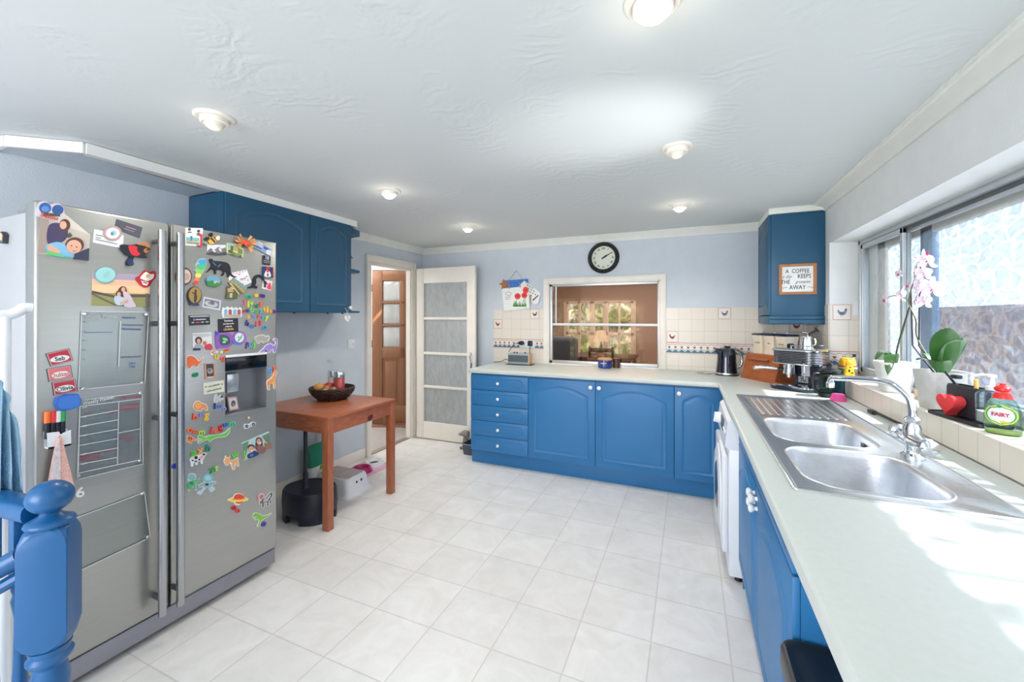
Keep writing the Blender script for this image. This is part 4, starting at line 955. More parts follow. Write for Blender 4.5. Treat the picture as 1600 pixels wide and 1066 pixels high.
m.loops([[(x, y, z) for x, y in rrect(-.155-i, .135+i, -.13-i, .11+i, .06, 6)] for z, i in ((.26, 0), (.268, .003), (.274, -.002), (.276, -.012))], CHROME)
m.build('head', t, ang=40)
m = MB(); m.lathe([(.034, .12), (.036, .135), (.034, .172)], CHROME, 24, TR(-.06, -.06, 0)); m.lathe([(.036, .1), (.038, .13)], CHROME, 24, TR(-.06, -.06, 0)); m.lathe([(.012, .075), (.016, .1)], CHROME, 14, TR(-.06, -.06, 0))
m.build('group_head', t)
m = MB(); m.tube(smooth_path([(-.09, -.075, .125), (-.14, -.1, .132), (-.2, -.13, .134), (-.25, -.155, .124)], 4), [.008]*4+[.012]*4+[.014]*4+[.01], CHROME, 12); m.tube([(-.07, -.065, .122), (-.12, -.09, .13)], .011, BLACKP, 10); m.build('portafilter', t, ang=60)
m = MB(); m.tube([(.06, -.11, .2), (.065, -.13, .17), (.07, -.13, .08)], .005, CHROME, 8); m.ball((.06, -.115, .2), .015, BLACKP); m.build('steam_wand', t)
m = MB(); m.lathe([(.022, 0), (.022, .02), (.015, .026)], BLACKP, 18, TR(-.09, .02, .276)); m.build('dial', t)
m = MB(); m.tube([(-.03, -.09, .276), (-.03, -.09, .296), (.1, -.09, .296), (.1, -.09, .276)], .0035, CHROME, 8); m.tube([(-.03, .07, .276), (-.03, .07, .296), (.1, .07, .296), (.1, .07, .276)], .0035, CHROME, 8); m.build('cup_rail', t)
m = MB(); m.box(.0, .05, -.024, -.019, .09, .165, WPLAS, .001); m.box(-.02, .04, -.024, -.019, .045, .085, mat('sticker_grey', (180, 184, 190), .4), .001); m.text('78', .035, BLACKP, face('-y') @ TR(.01, .064, .024), bold=.001); m.build('sticker', t)
M_ = Matrix.Translation((ex, ey, 0)) @ Matrix.Rotation(er, 4, 'Z')
p = M_ @ Vector((.02, -.01, 0)); t = thing('milk_jug', 'small stainless steel milk jug standing on the coffee machine', 'jug', (p.x, p.y, .9+.2765), er)
m = MB(); m.lathe([(.036, 0), (.038, .01), (.033, .04), (.03, .07), (.033, .08), (.031, .078), (.028, .065), (.03, .01), (1e-5, .008)], CHROME, 28); m.build('body', t, ang=50)
m = MB(); m.tube(smooth_path([(.03, 0, .07), (.055, 0, .065), (.058, 0, .035), (.036, 0, .02)], 5), .004, CHROME, 8); m.build('handle', t)
m = MB(); m.tube([(-.005, 0, .012), (.012, .01, .095)], .0035, CHROME, 8); m.tube([(.012, .01, .09), (.05, .014, .118)], .0075, BLACKP, 10); m.lathe([(.02, 0), (.02, .008)], BLACKP, 14, TR(.056, .015, .122, ry=55)); m.T = M_ @ TR(.02, -.01, 1.1775) ; 
mm = MB(TR(p.x, p.y, 1.1775)); mm.tube([(.0, -.008, .012), (.012, .0, .098)], .0035, CHROME, 8); mm.tube([(.012, 0, .092), (.056, -.004, .122)], .0078, BLACKP, 10); mm.lathe([(.018, 0), (.021, .004), (.019, .01)], BLACKP, 16, TR(.058, -.004, .122, ry=56)); mm.tube([(-.02, -.004, .108), (.022, .002, .098)], .004, CHROME, 8)
one(mm, 'coffee_tamper', 'black handled coffee scoop resting in the steel milk jug', 'coffee tool')
# ---------------- glass coffee carafe
cp = onz(1296, 611, .9); cx, cy = .795, 3.09
t = thing('coffee_carafe', 'glass coffee carafe with black handle and lid in front of the coffee machine', 'carafe', (cx, cy, .9), R(200))
GRN = glass_mat('greenish_glass', (222, 236, 230), .18, 1, 0)
m = MB(); m.lathe([(.055, .018), (.057, .03), (.057, .135), (.052, .155), (.05, .155), (.055, .135), (.055, .03), (.053, .02)], GRN, 32); m.build('glass_body', t, ang=50)
m = MB(); m.lathe([(.059, 0), (.061, .005), (.06, .024), (.055, .026)], BLACKP, 32); m.build('base', t); m = MB(); m.lathe([(.0575, .128), (.0595, .132), (.0575, .142)], BLACKP, 32); m.build('band', t)
m = MB(); m.lathe([(.053, .152), (.055, .162), (.04, .172), (.012, .178), (.01, .19), (.016, .196), (.012, .206), (1e-5, .207)], BLACKP, 28); m.build('lid', t)
m = MB(); m.tube(smooth_path([(.055, 0, .138), (.09, 0, .14), (.102, 0, .11), (.092, 0, .05), (.058, 0, .018)], 6), .0085, BLACKP, 10); m.build('handle', t, ang=60)
# plastic box and blue cloth behind carafe
t = thing('storage_box', 'low white plastic box behind the coffee machine against the tiles', 'box', (.835, 3.76, .9)); CL = mat('clear_white_plastic', (222, 222, 216), .3)
m = MB(); m.loops([[(x, y, z) for x, y in rrect(-w_, w_, -.1, .1, .012, 3)] for z, w_ in ((0, .038), (.235, .044), (.24, .047))], CL); m.build('body', t)
m = MB(); m.box(-.05, .05, -.106, .106, .24, .252, CL, .004); m.build('lid', t)
m = MB(TR(.868, 3.20, .9)); m.box(-.03, .02, -.03, .03, 0, .13, mat('teal_cloth', (30, 106, 140), .8), .012, 3); one(m, 'folded_cloth', 'teal blue cloth bundle standing behind the glass carafe', 'cloth')
# ---------------- kids toy on sill
px_ = .965; YEL = mat('toy_yellow', (246, 190, 40), .35); 
t = thing('toy_house', 'yellow plastic toy with coloured stripes standing on the far end of the sill', 'toy', (.965, 3.36, 1.0), R(18))
m = MB(); m.box(-.05, .03, -.03, .03, .0, .03, flat((40, 120, 170)), .003); m.box(-.05, .03, -.032, .032, .02, .035, flat((200, 60, 50)), .002); m.box(-.05, .03, -.031, .031, .035, .05, flat((90, 170, 80)), .002); m.box(-.05, .03, -.033, .033, .05, .062, flat((240, 236, 224)), .002); m.box(-.05, .03, -.032, .032, .062, .07, flat((196, 60, 50)), .002); m.build('striped_base', t)
m = MB(); m.loops([[(x, y, z) for x, y in rrect(-w_-.01, w_-.01, -.03, .03, .014, 3)] for z, w_ in ((.07, .04), (.1, .038), (.118, .026), (.122, .012))], YEL); m.prism(ell(-.01, .093, .014, .016, 14), .03, .033, flat((226, 150, 180)), face('-y')); m.build('roof', t)
t = thing('toy_figure', 'small yellow toy figure in front of the striped toy on the sill', 'toy', (.93, 3.235, 1.0), R(20))
m = MB(); m.loops([[(x, y, z) for x, y in rrect(-w_, w_, -.012, .012, .008, 3)] for z, w_ in ((0, .03), (.03, .03), (.06, .022), (.085, .02))], YEL); m.build('body', t)
m = MB(); m.ball((0, 0, .1), (.02, .015, .018), YEL); m.ball((.012, -.002, .122), .006, YEL); m.ball((-.012, -.002, .122), .006, YEL); m.build('head', t)
m = MB(face('-y')); m.prism(ell(-.008, .05, .006, .008, 12), .012, .014, BLACKP); m.prism(ell(.01, .036, .008, .004, 12), .012, .014, BLACKP); m.prism(ell(-.002, .072, .006, .005, 10), .012, .014, flat((210, 50, 60))); m.build('markings', t)
m = MB(TR(1.02, 3.45, 1.0)); m.lathe([(.016, 0), (.017, .09), (.008, .11), (.008, .12)], WPLAS, 16); m.lathe([(.009, .12), (.009, .14)], BLACKP, 14); one(m, 'small_bottle', 'tiny white bottle with a black cap at the far window corner', 'bottle')
# wooden block under the orchid
q = onz(1402, 612, 1.0); m = MB(); m.box(1.0, 1.045, 2.42, 2.6, 1.0, 1.035, mat('pale_wood_block', (206, 178, 150), .6), .003); one(m, 'wooden_block', 'small pale wooden block between the two orchid pots', 'block')
# ---------------- window sill bar (chrome rail)
# ---------------- orchids
LEAF = mat('orchid_leaf', (62, 108, 52), .3, noise=.2, nscale=12, coat=.3); STEM = mat('orchid_stem', (96, 110, 62), .5); CANE = mat('purple_cane', (70, 44, 70), .5)
PET = mat('orchid_petal', (242, 228, 236), .6, noise=.03); PETC = mat('orchid_throat', (196, 50, 120), .5)
def pot(name, lab, c, prof, mt, textured=0):
    t = thing(name, lab, 'orchid', c); m = MB(); m.loops([[(x, y, z) for x, y in rrect(-w_, w_, -w_, w_, w_*rd, 6)] for z, w_, rd in prof], mt, True, True); m.build('pot', t, ang=50)
    z = prof[-1][0]-.01; return t
def leaf(m, base, tip, w, sag=.02, n=10):
    base, tip = Vector(base), Vector(tip); d = tip-base; s_ = Vector((-d.y, d.x, 0)); s_ = s_.normalized() if s_.length > 1e-4 else Vector((0, 1, 0)); up = Vector((0, 0, 1)); L = []
    for i in range(n+1):
        k = i/n; c = base+d*k+up*(sag*math.sin(math.pi*k)); ww = w*math.sin(math.pi*(.08+.9*k))**.7*(1 if k < .97 else .3); L.append([c-s_*ww+up*.006, c-up*.0015, c+s_*ww+up*.006, c+up*.001])
    m.loops(L, LEAF)
def flower(parent, p, s_, yaw, tilt=0):
    M = Matrix.Translation(p) @ Matrix.Rotation(yaw, 4, 'Z') @ Matrix.Rotation(tilt, 4, 'Y') @ Matrix(((0, 0, -1, 0), (1, 0, 0, 0), (0, 1, 0, 0), (0, 0, 0, 1)))
    inv = wm(parent).inverted(); m = MB(inv @ M)
    for a, l, w in ((90, 1.0, .42), (210, 1.0, .42), (330, 1.0, .42), (20, 1.0, .7), (160, 1.0, .7)):
        q = []; n = 9
        for i in range(n+1):
            k = i/n; q.append((l*s_*k, w*s_*math.sin(math.pi*min(1, k*.93+.04))**.8*.62, (.12*math.sin(k*3)-.05)*s_+(0 if w > .5 else -.004)))
        vs = q+[(x, -y, z) for x, y, z in reversed(q)]; mid = [(x, 0, z+.004) for x, y, z in q]
        vv = q+mid+[(x, -y, z) for x, y, z in q]; fs = []
        for i in range(n): fs += [(i, i+1, n+1+i+1, n+1+i), (n+1+i, n+2+i, 2*n+2+i+1, 2*n+2+i)]
        m.raw(vv, fs, PET, TR(rz=a))
    f = m.build('flower', parent, ang=70)
    m = MB(inv @ M); m.ball((0, -.1*s_, .06*s_), (.16*s_, .22*s_, .14*s_), PETC, 10); m.ball((0, .02*s_, .1*s_), (.08*s_, .08*s_, .08*s_), PET, 8); m.build('throat', f)
POT1 = mat('white_pot', (232, 234, 232), .35); POT2 = mat('pale_textured_pot', (214, 214, 210), .45, bump=.9, bscale=26)
c1 = Vector((.985, 2.76, 1.0)); t1 = pot('potted_orchid', 'smaller orchid in a plain white pot at the far side of the window sill', c1, [(0, .05, .5), (.004, .054, .5), (.15, .075, .45), (.155, .074, .45), (.153, .068, .45), (.14, .066, .45), (.138, .01, .4)], POT1)
c2 = Vector((.985, 2.32, 1.0)); t2 = pot('potted_orchid', 'taller white orchid in an embossed grey white pot beside the black caddy', c2, [(0, .058, .5), (.004, .062, .5), (.155, .078, .45), (.16, .077, .45), (.158, .07, .45), (.14, .068, .45), (.138, .01, .4)], POT2)
m = MB(); b = Vector((0, 0, .14))
leaf(m, b, (-.09, -.02, .15), .03, .06); leaf(m, b, (-.06, -.09, .09), .028, .08); m.build('leaves', t1)
m = MB(); leaf(m, b, (-.04, -.13, .34), .045, .03); leaf(m, b, (.02, -.10, .30), .04, .03); leaf(m, b, (-.02, .1, .2), .03, .05); leaf(m, b, (-.06, -.1, .2), .035, .03); leaf(m, b, (-.07, .04, .2), .03, .03); m.build('leaves', t2)
SX = .985
def wp(u, v, x=SX): return onx(u, v, x)
m = MB(); inv = wm(t1).inverted()
m.tube([inv @ q for q in smooth_path([Vector((.985, 2.76, 1.13)), wp(1403, 540, .975), wp(1421, 480, .965)], 5)], .0035, CANE, 7)
m.tube([inv @ q for q in smooth_path([Vector((.985, 2.76, 1.13)), wp(1398, 560, .98), wp(1421, 482, .965), wp(1417, 468, .96), wp(1400, 462, .955), wp(1383, 466, .95)], 5)], .0028, STEM, 7); m.build('stem', t1)
m = MB(); inv = wm(t2).inverted()
m.tube([inv @ q for q in (Vector((.985, 2.32, 1.13)), wp(1436, 540, .975), wp(1437, 452, .965))], .0035, CANE, 7)
m.tube([inv @ q for q in (Vector((.975, 2.33, 1.13)), wp(1426, 540, .97), wp(1423, 454, .96))], .0035, CANE, 7); m.build('support_cane', t2)
m = MB(); m.tube([inv @ q for q in smooth_path([Vector((.98, 2.31, 1.13)), wp(1434, 530, .97), wp(1431, 500, .96), wp(1420, 472, .955), wp(1428, 440, .955), wp(1440, 415, .955), wp(1449, 395, .95)], 5)], .003, STEM, 7); m.ball(inv @ wp(1449, 396, .95), (.006, .006, .01), PETC, 8); m.build('stem', t2)
for u, v, s_, a, ti, o in ((1383, 468, .036, 25, 0, t1), (1408, 462, .034, -10, 10, t1), (1404, 428, .022, 40, 0, t1), (1447, 408, .042, -20, -15, t2), (1432, 424, .036, 10, 5, t2), (1443, 428, .034, -30, 0, t2), (1420, 445, .038, 15, 0, t2), (1440, 448, .044, -15, 0, t2), (1456, 452, .042, -35, 5, t2), (1449, 457, .036, 0, 8, t2), (1432, 470, .034, 10, 10, t2), (1444, 472, .032, -25, 10, t2), (1434, 437, .036, 0, 0, t2)):
    flower(o, wp(u, v, .94), s_*1.32, R(a-35), R(ti))
# ---------------- black caddy with heart sponge
ang_ = math.atan2(1.978-2.205, .04); t = thing('sink_caddy', 'black washing up caddy on the sill holding brush and sponge', 'caddy', (.958, 2.09, 1.0), ang_)
m = MB(); rp_ = rrect(-.125, .125, -.055, .055, .02, 4); m.loops([[(x, y, z) for x, y in inset(rp_, d)] for z, d in ((0, .006), (.003, 0), (.014, 0), (.014, .004), (.008, .006))], BLACKP); m.build('tray', t)
m = MB(); rp_ = rrect(-.11, .05, .0, .052, .016, 5); m.loops([[(x, y, z) for x, y in inset(rp_, d)] for z, d in ((.01, 0), (.115, 0), (.125, .004), (.125, .007), (.02, .008))], mat('caddy_black', (40, 42, 50), .5)); m.build('holder', t)
sp = thing('heart_sponge', 'red heart shaped sponge standing upright in the black caddy', 'sponge', (0, 0, 0)); sp.matrix_basis = Matrix.Translation((.958, 2.09, 1.0)) @ Matrix.Rotation(ang_, 4, 'Z') @ TR(-.045, -.022, .0085)
hp_ = []
for i in range(36):
    a = 2*math.pi*i/36; x = 16*math.sin(a)**3; y = 13*math.cos(a)-5*math.cos(2*a)-2*math.cos(3*a)-math.cos(4*a); hp_.append((x*.0026, y*.0026+.0444))
RS_ = mat('red_sponge', (240, 66, 70), .85, bump=.5, bscale=220)
m = MB(face('-y') @ TR(0, 0, 0)); m.loops([[(x*1.1, y*1.02+.001, z) for x, y in inset(hp_, d)] for z, d in ((-.02, .003), (-.018, 0), (.018, 0), (.02, .003))], RS_); m.build('sponge_body', sp, ang=50)
Mc = Matrix.Translation((.958, 2.09, 1.0)) @ Matrix.Rotation(ang_, 4, 'Z')
m = MB(Mc @ TR(-.07, .026, .03)); m.tube([(0.01, 0, 0), (-.02, 0, .09), (-.075, .0, .135)], .0045, BLACKP, 8); m.box(-.035, -.005, -.012, .012, .115, .13, BLACKP, .004); one(m, 'dish_brush', 'black handled dish brush leaning out of the caddy', 'brush')
m = MB(Mc @ TR(0, .03, .03)); m.tube([(0, 0, 0), (-.006, 0, .125)], .006, mat('yellow_handle', (236, 196, 90), .4), 10); one(m, 'dish_brush', 'pale yellow stick handle standing up from the caddy', 'brush')
# clear soap pump
t = thing('soap_dispenser', 'clear glass soap dispenser with a white pump beside the caddy', 'soap dispenser', (.975, 1.99, 1.015))
m = MB(); m.loops([[(x, y, z) for x, y in rrect(-w_, w_, -w_, w_, .012, 4)] for z, w_ in ((0, .03), (.004, .033), (.1, .033), (.112, .026), (.118, .014))], glass_mat('bottle_glass', (232, 240, 242), .3, 1, 0)); m.build('bottle', t)
m = MB(); m.loops([[(x, y, z) for x, y in rrect(-.029, .029, -.029, .029, .01, 4)] for z in (.004, .04)], mat('white_soap', (240, 242, 232), .4)); m.build('soap', t)
m = MB(); m.lathe([(.016, .116), (.016, .13), (.008, .134), (.006, .16), (.012, .162), (.012, .17), (1e-5, .172)], WPLAS, 18); m.tube([(.004, 0, .167), (-.02, .012, .168), (-.036, .02, .162)], .005, WPLAS, 8); m.build('pump', t)
# washing up liquid
t = thing('washing_up_liquid', 'clear green washing up liquid bottle with a red cap on the sill', 'bottle', (.955, 1.895, 1.0), R(-38))
LIQ = glass_mat('pale_green_plastic', (226, 240, 228), .3, 1, 0); T = face('-y')
prof = [(0, .036, .02), (.004, .041, .024), (.03, .044, .026), (.075, .043, .026), (.105, .034, .022), (.122, .02, .016), (.13, .018, .015)]
m = MB(); m.loops([[(x*.001, y*.001, z) for x, y in ell(0, 0, w_*1000, d*1000, 28)] for z, w_, d in prof], LIQ); bt = m.build('bottle', t, ang=60)
m = MB(); m.loops([[(x, y, z) for x, y in ell(0, 0, w_, d, 24)] for z, w_, d in ((.003, .038, .0215), (.012, .041, .024))], flat((206, 216, 130), .2)); m.build('liquid', t)
RC = mat('red_cap', (236, 48, 44), .3); m = MB(); m.lathe([(.024, .118), (.022, .13), (.017, .138)], RC, 22, sy=.8); m.lathe([(.013, .14), (.02, .146), (.02, .154), (.014, .16), (.008, .162), (.007, .168), (1e-5, .17)], RC, 20); m.build('cap', t)
zf = .0262
m = MB(T); lab_ = [(.031*math.cos(a)*1.0, .066+.03*math.sin(a)) for a in [2*math.pi*i/30 for i in range(30)]]
def lz(p, d): return (p[0], p[1], .0268*math.sqrt(max(0, 1-(p[0]/.046)**2))+d)
def lpoly(m, pts, d, mt): m.raw([lz(p, d) for p in pts], [tuple(range(len(pts)))], mt)
def band(m, rx_, ry2, d, mt):
    L = [(rx_*math.cos(2*math.pi*i/32), .066+ry2*math.sin(2*math.pi*i/32)) for i in range(32)]
    n = 7; vs = []; fs = []
    for j in range(n+1):
        y = .066-ry2+2*ry2*j/n; w_ = rx_*math.sqrt(max(0, 1-((y-.066)/ry2)**2)); 
        for k in range(9): vs.append(lz((-w_+2*w_*k/8, y), d))
    for j in range(n):
        for k in range(8): fs.append((j*9+k, j*9+k+1, (j+1)*9+k+1, (j+1)*9+k))
    m.raw(vs, fs, mt)
band(m, .037, .034, .0004, flat((214, 226, 60))); band(m, .034, .031, .0008, flat((60, 160, 90))); band(m, .030, .027, .0012, flat((232, 240, 240)))
m.prism(ell(.006, .045, .008, .004, 12), .028, .0285, flat((240, 200, 60))); m.prism(ell(-.002, .094, .006, .005, 10), .027, .0283, flat((50, 150, 80))); m.build('label', bt)
m = MB(T); m.text('FAIRY', .017, flat((200, 40, 80)), TR(0, .067, .0285), bold=.0006, sx=.9); m.build('lettering', bt)
# pink cup, brush on worktop
m = MB(TR(.80, 2.96, .9)); m.lathe([(.04, 0), (.04, .003), (.03, .038), (.026, .04)], mat('pink_silicone', (214, 72, 142), .5), 28); one(m, 'pink_pot', 'small pink silicone cup turned over by the far sink corner', 'cup')
m = MB(); m.tube([(.862, 2.36, .912), (.858, 2.5, .912), (.85, 2.62, .912)], [.007, .006, .005], BLACKP, 10); m.box(.838, .862, 2.6, 2.66, .9005, .918, BLACKP, .004); one(m, 'scrubbing_brush', 'black scrubbing brush lying on the worktop behind the tap', 'brush')
# wire trivet
q = ony(1101, 577, 3.93); m = MB(TR(q.x, 3.93, .9035)); m.tube([(.06*math.cos(a), .06*math.sin(a), 0) for a in [2*math.pi*i/24 for i in range(25)]], .0028, STEEL, 6); m.tube([(.035*math.cos(a), .035*math.sin(a), 0) for a in [2*math.pi*i/20 for i in range(21)]], .0025, STEEL, 6)
for a in (0, 60, 120): m.tube([(.06*math.cos(R(a)), .06*math.sin(R(a)), 0), (-.06*math.cos(R(a)), -.06*math.sin(R(a)), 0)], .0022, STEEL, 6)
one(m, 'wire_trivet', 'round wire trivet lying on the worktop left of the kettle', 'trivet')
# ---------------- coffee sign
pc = [ony(u, v, 3.6) for u, v in ((1217, 412), (1276, 413), (1274, 462), (1217, 459))]
cx_ = sum(p.x for p in pc)/4; cz_ = sum(p.z for p in pc)/4; w_ = .288; h_ = .222
w_ = pc[1].x-pc[0].x; h_ = (pc[0].z-pc[3].z+pc[1].z-pc[2].z)/2
t = thing('framed_sign', 'wood framed white coffee quote sign hanging on the corner cupboard side', 'sign', (cx_, 3.5995, cz_)); T = face('-y'); FW = mat('sign_frame_wood', (172, 116, 70), .5, noise=.2, nscale=20)
m = MB(T); f_ = .019
for a in ((-w_/2, w_/2, h_/2-f_, h_/2), (-w_/2, w_/2, -h_/2, -h_/2+f_), (-w_/2, -w_/2+f_, -h_/2+f_, h_/2-f_), (w_/2-f_, w_/2, -h_/2+f_, h_/2-f_)): m.box(a[0], a[1], a[2], a[3], 0, .018, FW, .002)
m.build('frame', t)
m = MB(T); m.box(-w_/2+f_*.8, w_/2-f_*.8, -h_/2+f_*.8, h_/2-f_*.8, .002, .007, mat('sign_white', (244, 244, 240), .6)); s = m.build('panel', t)
K = flat((28, 28, 30)); m = MB(T @ TR(0, 0, .007)); hs = h_/.222
m.text('A  COFFEE', .042*hs, K, TR(.0, .058*hs), bold=.0004, sx=.74); m.text('a day', .034*hs, K, TR(-.066, .02*hs), shear=.5, bold=-.0001, sx=.8); m.text('KEEPS', .042*hs, K, TR(.042, .02*hs), bold=.0004, sx=.74); m.text('THE', .042*hs, K, TR(-.074, -.02*hs), bold=.0004, sx=.74); m.text('grumpies', .032*hs, K, TR(.032, -.02*hs), shear=.5, sx=.75); m.text('AWAY', .042*hs, K, TR(0, -.06*hs), bold=.0004, sx=.8)
for s_ in (-1, 1): m.tube([(s_*.06, -.06*hs, .001), (s_*.075, -.055*hs, .001), (s_*.085, -.064*hs, .001), (s_*.1, -.058*hs, .001)], .0013, K, 6); m.prism([(s_*.1, -.052*hs), (s_*.108, -.058*hs), (s_*.1, -.066*hs)], 0, .001, K)
m.build('lettering', s)
# ---------------- heart tag on the left cupboard knob and shelf ornaments
p = onx(543, 497, -2.535); t = thing('heart_tag', 'white ceramic heart tag hanging from the end cupboard knob', 'tag', p); T = face('+x')
m = MB(T); m.loops([[(x*.8-.0, y*.8-.04, z) for x, y in inset(hp_, d)] for z, d in ((-.003, .002), (-.002, 0), (.002, 0), (.003, .002))], PORC); m.build('heart', t, ang=50)
m = MB(T); m.text('home', .014, flat((120, 120, 124)), TR(0, .006, .003)); m.text('sweet', .012, flat((120, 120, 124)), TR(0, -.008, .003)); m.build('lettering', t)
kz = onx(543, 484, -2.535).z-p.z; m = MB(T); m.tube([(-.004, .028, 0), (-.012, kz, 0), (-.028, kz+.016, 0)], .0016, WPLAS, 6); m.tube([(.004, .028, 0), (.006, kz, 0)], .0016, WPLAS, 6); m.build('ribbon', t)
p = Vector((-2.68, 2.66, Z0+.367)); t = thing('bird_house', 'little pink wooden bird house on the middle open shelf', 'ornament', p, R(90))
m = MB(); PK = mat('pale_pink_wood', (226, 200, 184), .6); m.box(-.03, .03, -.03, .03, 0, .1, PK, .002); m.loops([[(-.03, y, .1), (.03, y, .1), (0, y, .135)] for y in (-.03, .03)], PK); m.build('body', t)
m = MB(); m.loops([[(-.038, y, .098), (0, y, .135), (.038, y, .098), (.038, y, .104), (0, y, .142), (-.038, y, .104)] for y in (-.036, .036)], mat('bird_house_roof', (140, 110, 96), .7)); m.build('roof', t)
m = MB(face('-y')); m.prism(ell(0, .08, .007, .007, 12), .03, .0315, BLACKP); m.prism(ell(0, .045, .008, .008, 12), .03, .0315, BLACKP); m.build('entrance_holes', t)
m = MB(TR(-2.69, 2.672, Z0+.0175, rz=20)); m.box(-.02, .02, -.02, .02, 0, .07, mat('cobalt_blue', (28, 70, 180), .3), .008); m.lathe([(.009, .068), (.009, .1), (.005, .12)], flat((200, 220, 60)), 12, TR(0, -.012, 0)); one(m, 'blue_bottle', 'small cobalt blue bottle with a lime top on the bottom open shelf', 'bottle')
m = MB(TR(-2.70, 2.725, Z0+.016)); m.ball((0, 0, .018), (.014, .014, .018), mat('brown_ornament', (130, 96, 80), .5), 12); one(m, 'shelf_ornament', 'tiny brown ornament beside the blue bottle on the bottom shelf', 'ornament')
# ---------------- fruit basket
bx, by = -2.50, 2.33
q = onz(512, 628, .742); bx, by = q.x-.06, q.y+.1
t = thing('fruit_basket', 'dark brown woven oval fruit basket on the pine table', 'basket', (bx, by, .742))
WV = mat('dark_wicker', (64, 48, 44), .6, noise=.4, nscale=30, bump=.8, bscale=90)
m = MB(); seg = 72; prof = [(.09, 0), (.115, .012), (.145, .04), (.162, .07), (.168, .088)]
m.lathe(prof+[(.16, .09), (.152, .07), (.135, .04), (.1, .014), (1e-5, .012)], WV, seg, sy=.95)
for k in range(7):
    z = .008+k*.0125; kk = z/.088; r_ = .1+.068*math.sin(kk*math.pi/2)
    pts = [((r_+.0035*math.sin(i*math.pi+k*math.pi))*math.cos(2*math.pi*i/seg), (r_+.0035*math.sin(i*math.pi/1+k*math.pi)+.0035*(1 if (i//2+k) % 2 else -1))*.95*math.sin(2*math.pi*i/seg), z+.003*(1 if (i//2+k) % 2 else -1)) for i in range(seg+1)]
    m.tube(pts, .0062, WV, 6)
m.tube([(.166*math.cos(2*math.pi*i/40), .158*math.sin(2*math.pi*i/40), .09) for i in range(41)], .008, WV, 8)
m.build('basket_body', t, ang=60)
def fruit(name, x, y, z, r, c, lab, cat='fruit', stem=True):
    t = thing(name, lab, cat, (bx+x, by+y, .742+z)); m = MB(); m.lathe([(1e-5, -.8*r)]+[(r*math.sin(math.pi*i/12)*(1+.04*math.cos(math.pi*i/12)), -r*.9*math.cos(math.pi*i/12)) for i in range(1, 12)]+[(1e-5, .78*r)], mat('skin_'+name+str(c[0]), c, .4, noise=.15, nscale=18), 20); m.build('fruit_body', t, ang=80)
    if stem: m = MB(); m.cyl((0, 0, r*.72), (.002, 0, r*.98), .002, mat('fruit_stem', (90, 70, 40), .7)); m.build('stem', t)
fruit('orange', -.07, -.06, .09, .046, (226, 160, 84), 'pale orange fruit at the left of the basket')
fruit('apple', -.02, -.02, .1, .036, (206, 62, 58), 'red apple behind the kiwi in the basket')
fruit('kiwi', .025, -.085, .092, .03, (150, 124, 70), 'greenish brown kiwi at the front of the basket', stem=False)
fruit('kiwi', .085, -.07, .09, .026, (140, 116, 76), 'small brown kiwi at the right of the basket', stem=False)
fruit('peach', .06, -.125, .085, .022, (224, 160, 120), 'small peach coloured fruit at the front right of the basket', stem=False)
GLS = glass_mat('jar_glass', (236, 226, 222), .3, 1, 0)
for x, y, r, lab in ((-.038, .045, .04, 'left chrome lidded jar behind the fruit in the basket'), (.05, .022, .042, 'right chrome lidded jar of red contents in the basket')):
    t = thing('storage_jar', lab, 'jar', (bx+x, by+y, .742+.02), group='chrome lidded jars in the basket')
    m = MB(); m.lathe([(r, 0), (r, .145), (r*.9, .155)], mat('jar_red', (190, 70, 66), .2, coat=.6) if r > .041 else GLS, 24); m.build('jar_body', t); m = MB(); m.lathe([(r*1.04, .15), (r*1.06, .154), (r*1.06, .19), (r*1.0, .196)], CHROME, 28); m.build('lid', t)
# ---------------- under the table
p = Vector((-2.38, 2.04, 0))
t = thing('pedestal_stand', 'navy black oval plastic stand with an upright pole half under the table', 'stand', (-2.44, 2.09, 0))
m = MB(); rp_ = ell(0, 0, .2, .16, 40); m.loops([[(x, y, z) for x, y in [(q[0]*k, q[1]*k) for q in rp_]] for z, k in ((.055, .97), (.12, 1.0), (.185, .97), (.2, .93), (.203, .9), (.196, .88))], NAVYP)
for a0_, a1_ in ((20, 75), (110, 165), (200, 255), (290, 345)):
    n = 8; o_ = [(.2*.97*math.cos(R(a0_+(a1_-a0_)*i/n)), .16*.97*math.sin(R(a0_+(a1_-a0_)*i/n))) for i in range(n+1)]; i_ = [(x*.82, y*.82) for x, y in reversed(o_)]; m.prism(o_+i_, 0, .06, NAVYP)
m.build('base', t, ang=40)
m = MB(); m.lathe([(.026, .195), (.022, .2), (.017, .21), (.017, .3), (.013, .305), (.0125, .6), (1e-5, .602)], NAVYP, 20, TR(-.02, -.02, 0)); m.build('pole', t)
q = onz(547, 780, 0); t = thing('step_stool', 'white plastic childrens step stool with grey treads under the table', 'stool', (-2.56, 2.50, 0), R(0))
def RR(x0, x1, y0, y1, r, z): return [(x, y, z) for x, y in rrect(x0, x1, y0, y1, r, 5)]
m = MB(); m.loops([RR(-.18-a, .165+a, -.115-a, .115+a, .045, z) for z, a in ((0, .03), (.012, .03), (.018, .016), (.12, .0), (.135, -.006), (.14, -.016))], WPLAS); m.build('body', t, ang=40)
m = MB(); m.loops([RR(-.155, .14, -.095, .095, .03, z) for z in (.139, .142)], mat('grey_tread', (196, 186, 186), .8, noise=.2, nscale=60))
for i in range(9): m.box(-.14+.033*i, -.125+.033*i, -.085, .085, .1415, .1435, mat('tread_grey_dark', (170, 162, 164), .8), .0008)
m.build('tread', t)
m = MB(face('+x', (.166, 0, .0))); m.prism(ell(-.02, .095, .009, .012, 14), 0, .004, BLACKP); m.prism(ell(.03, .098, .009, .012, 14), 0, .004, BLACKP); m.build('grip_holes', t)
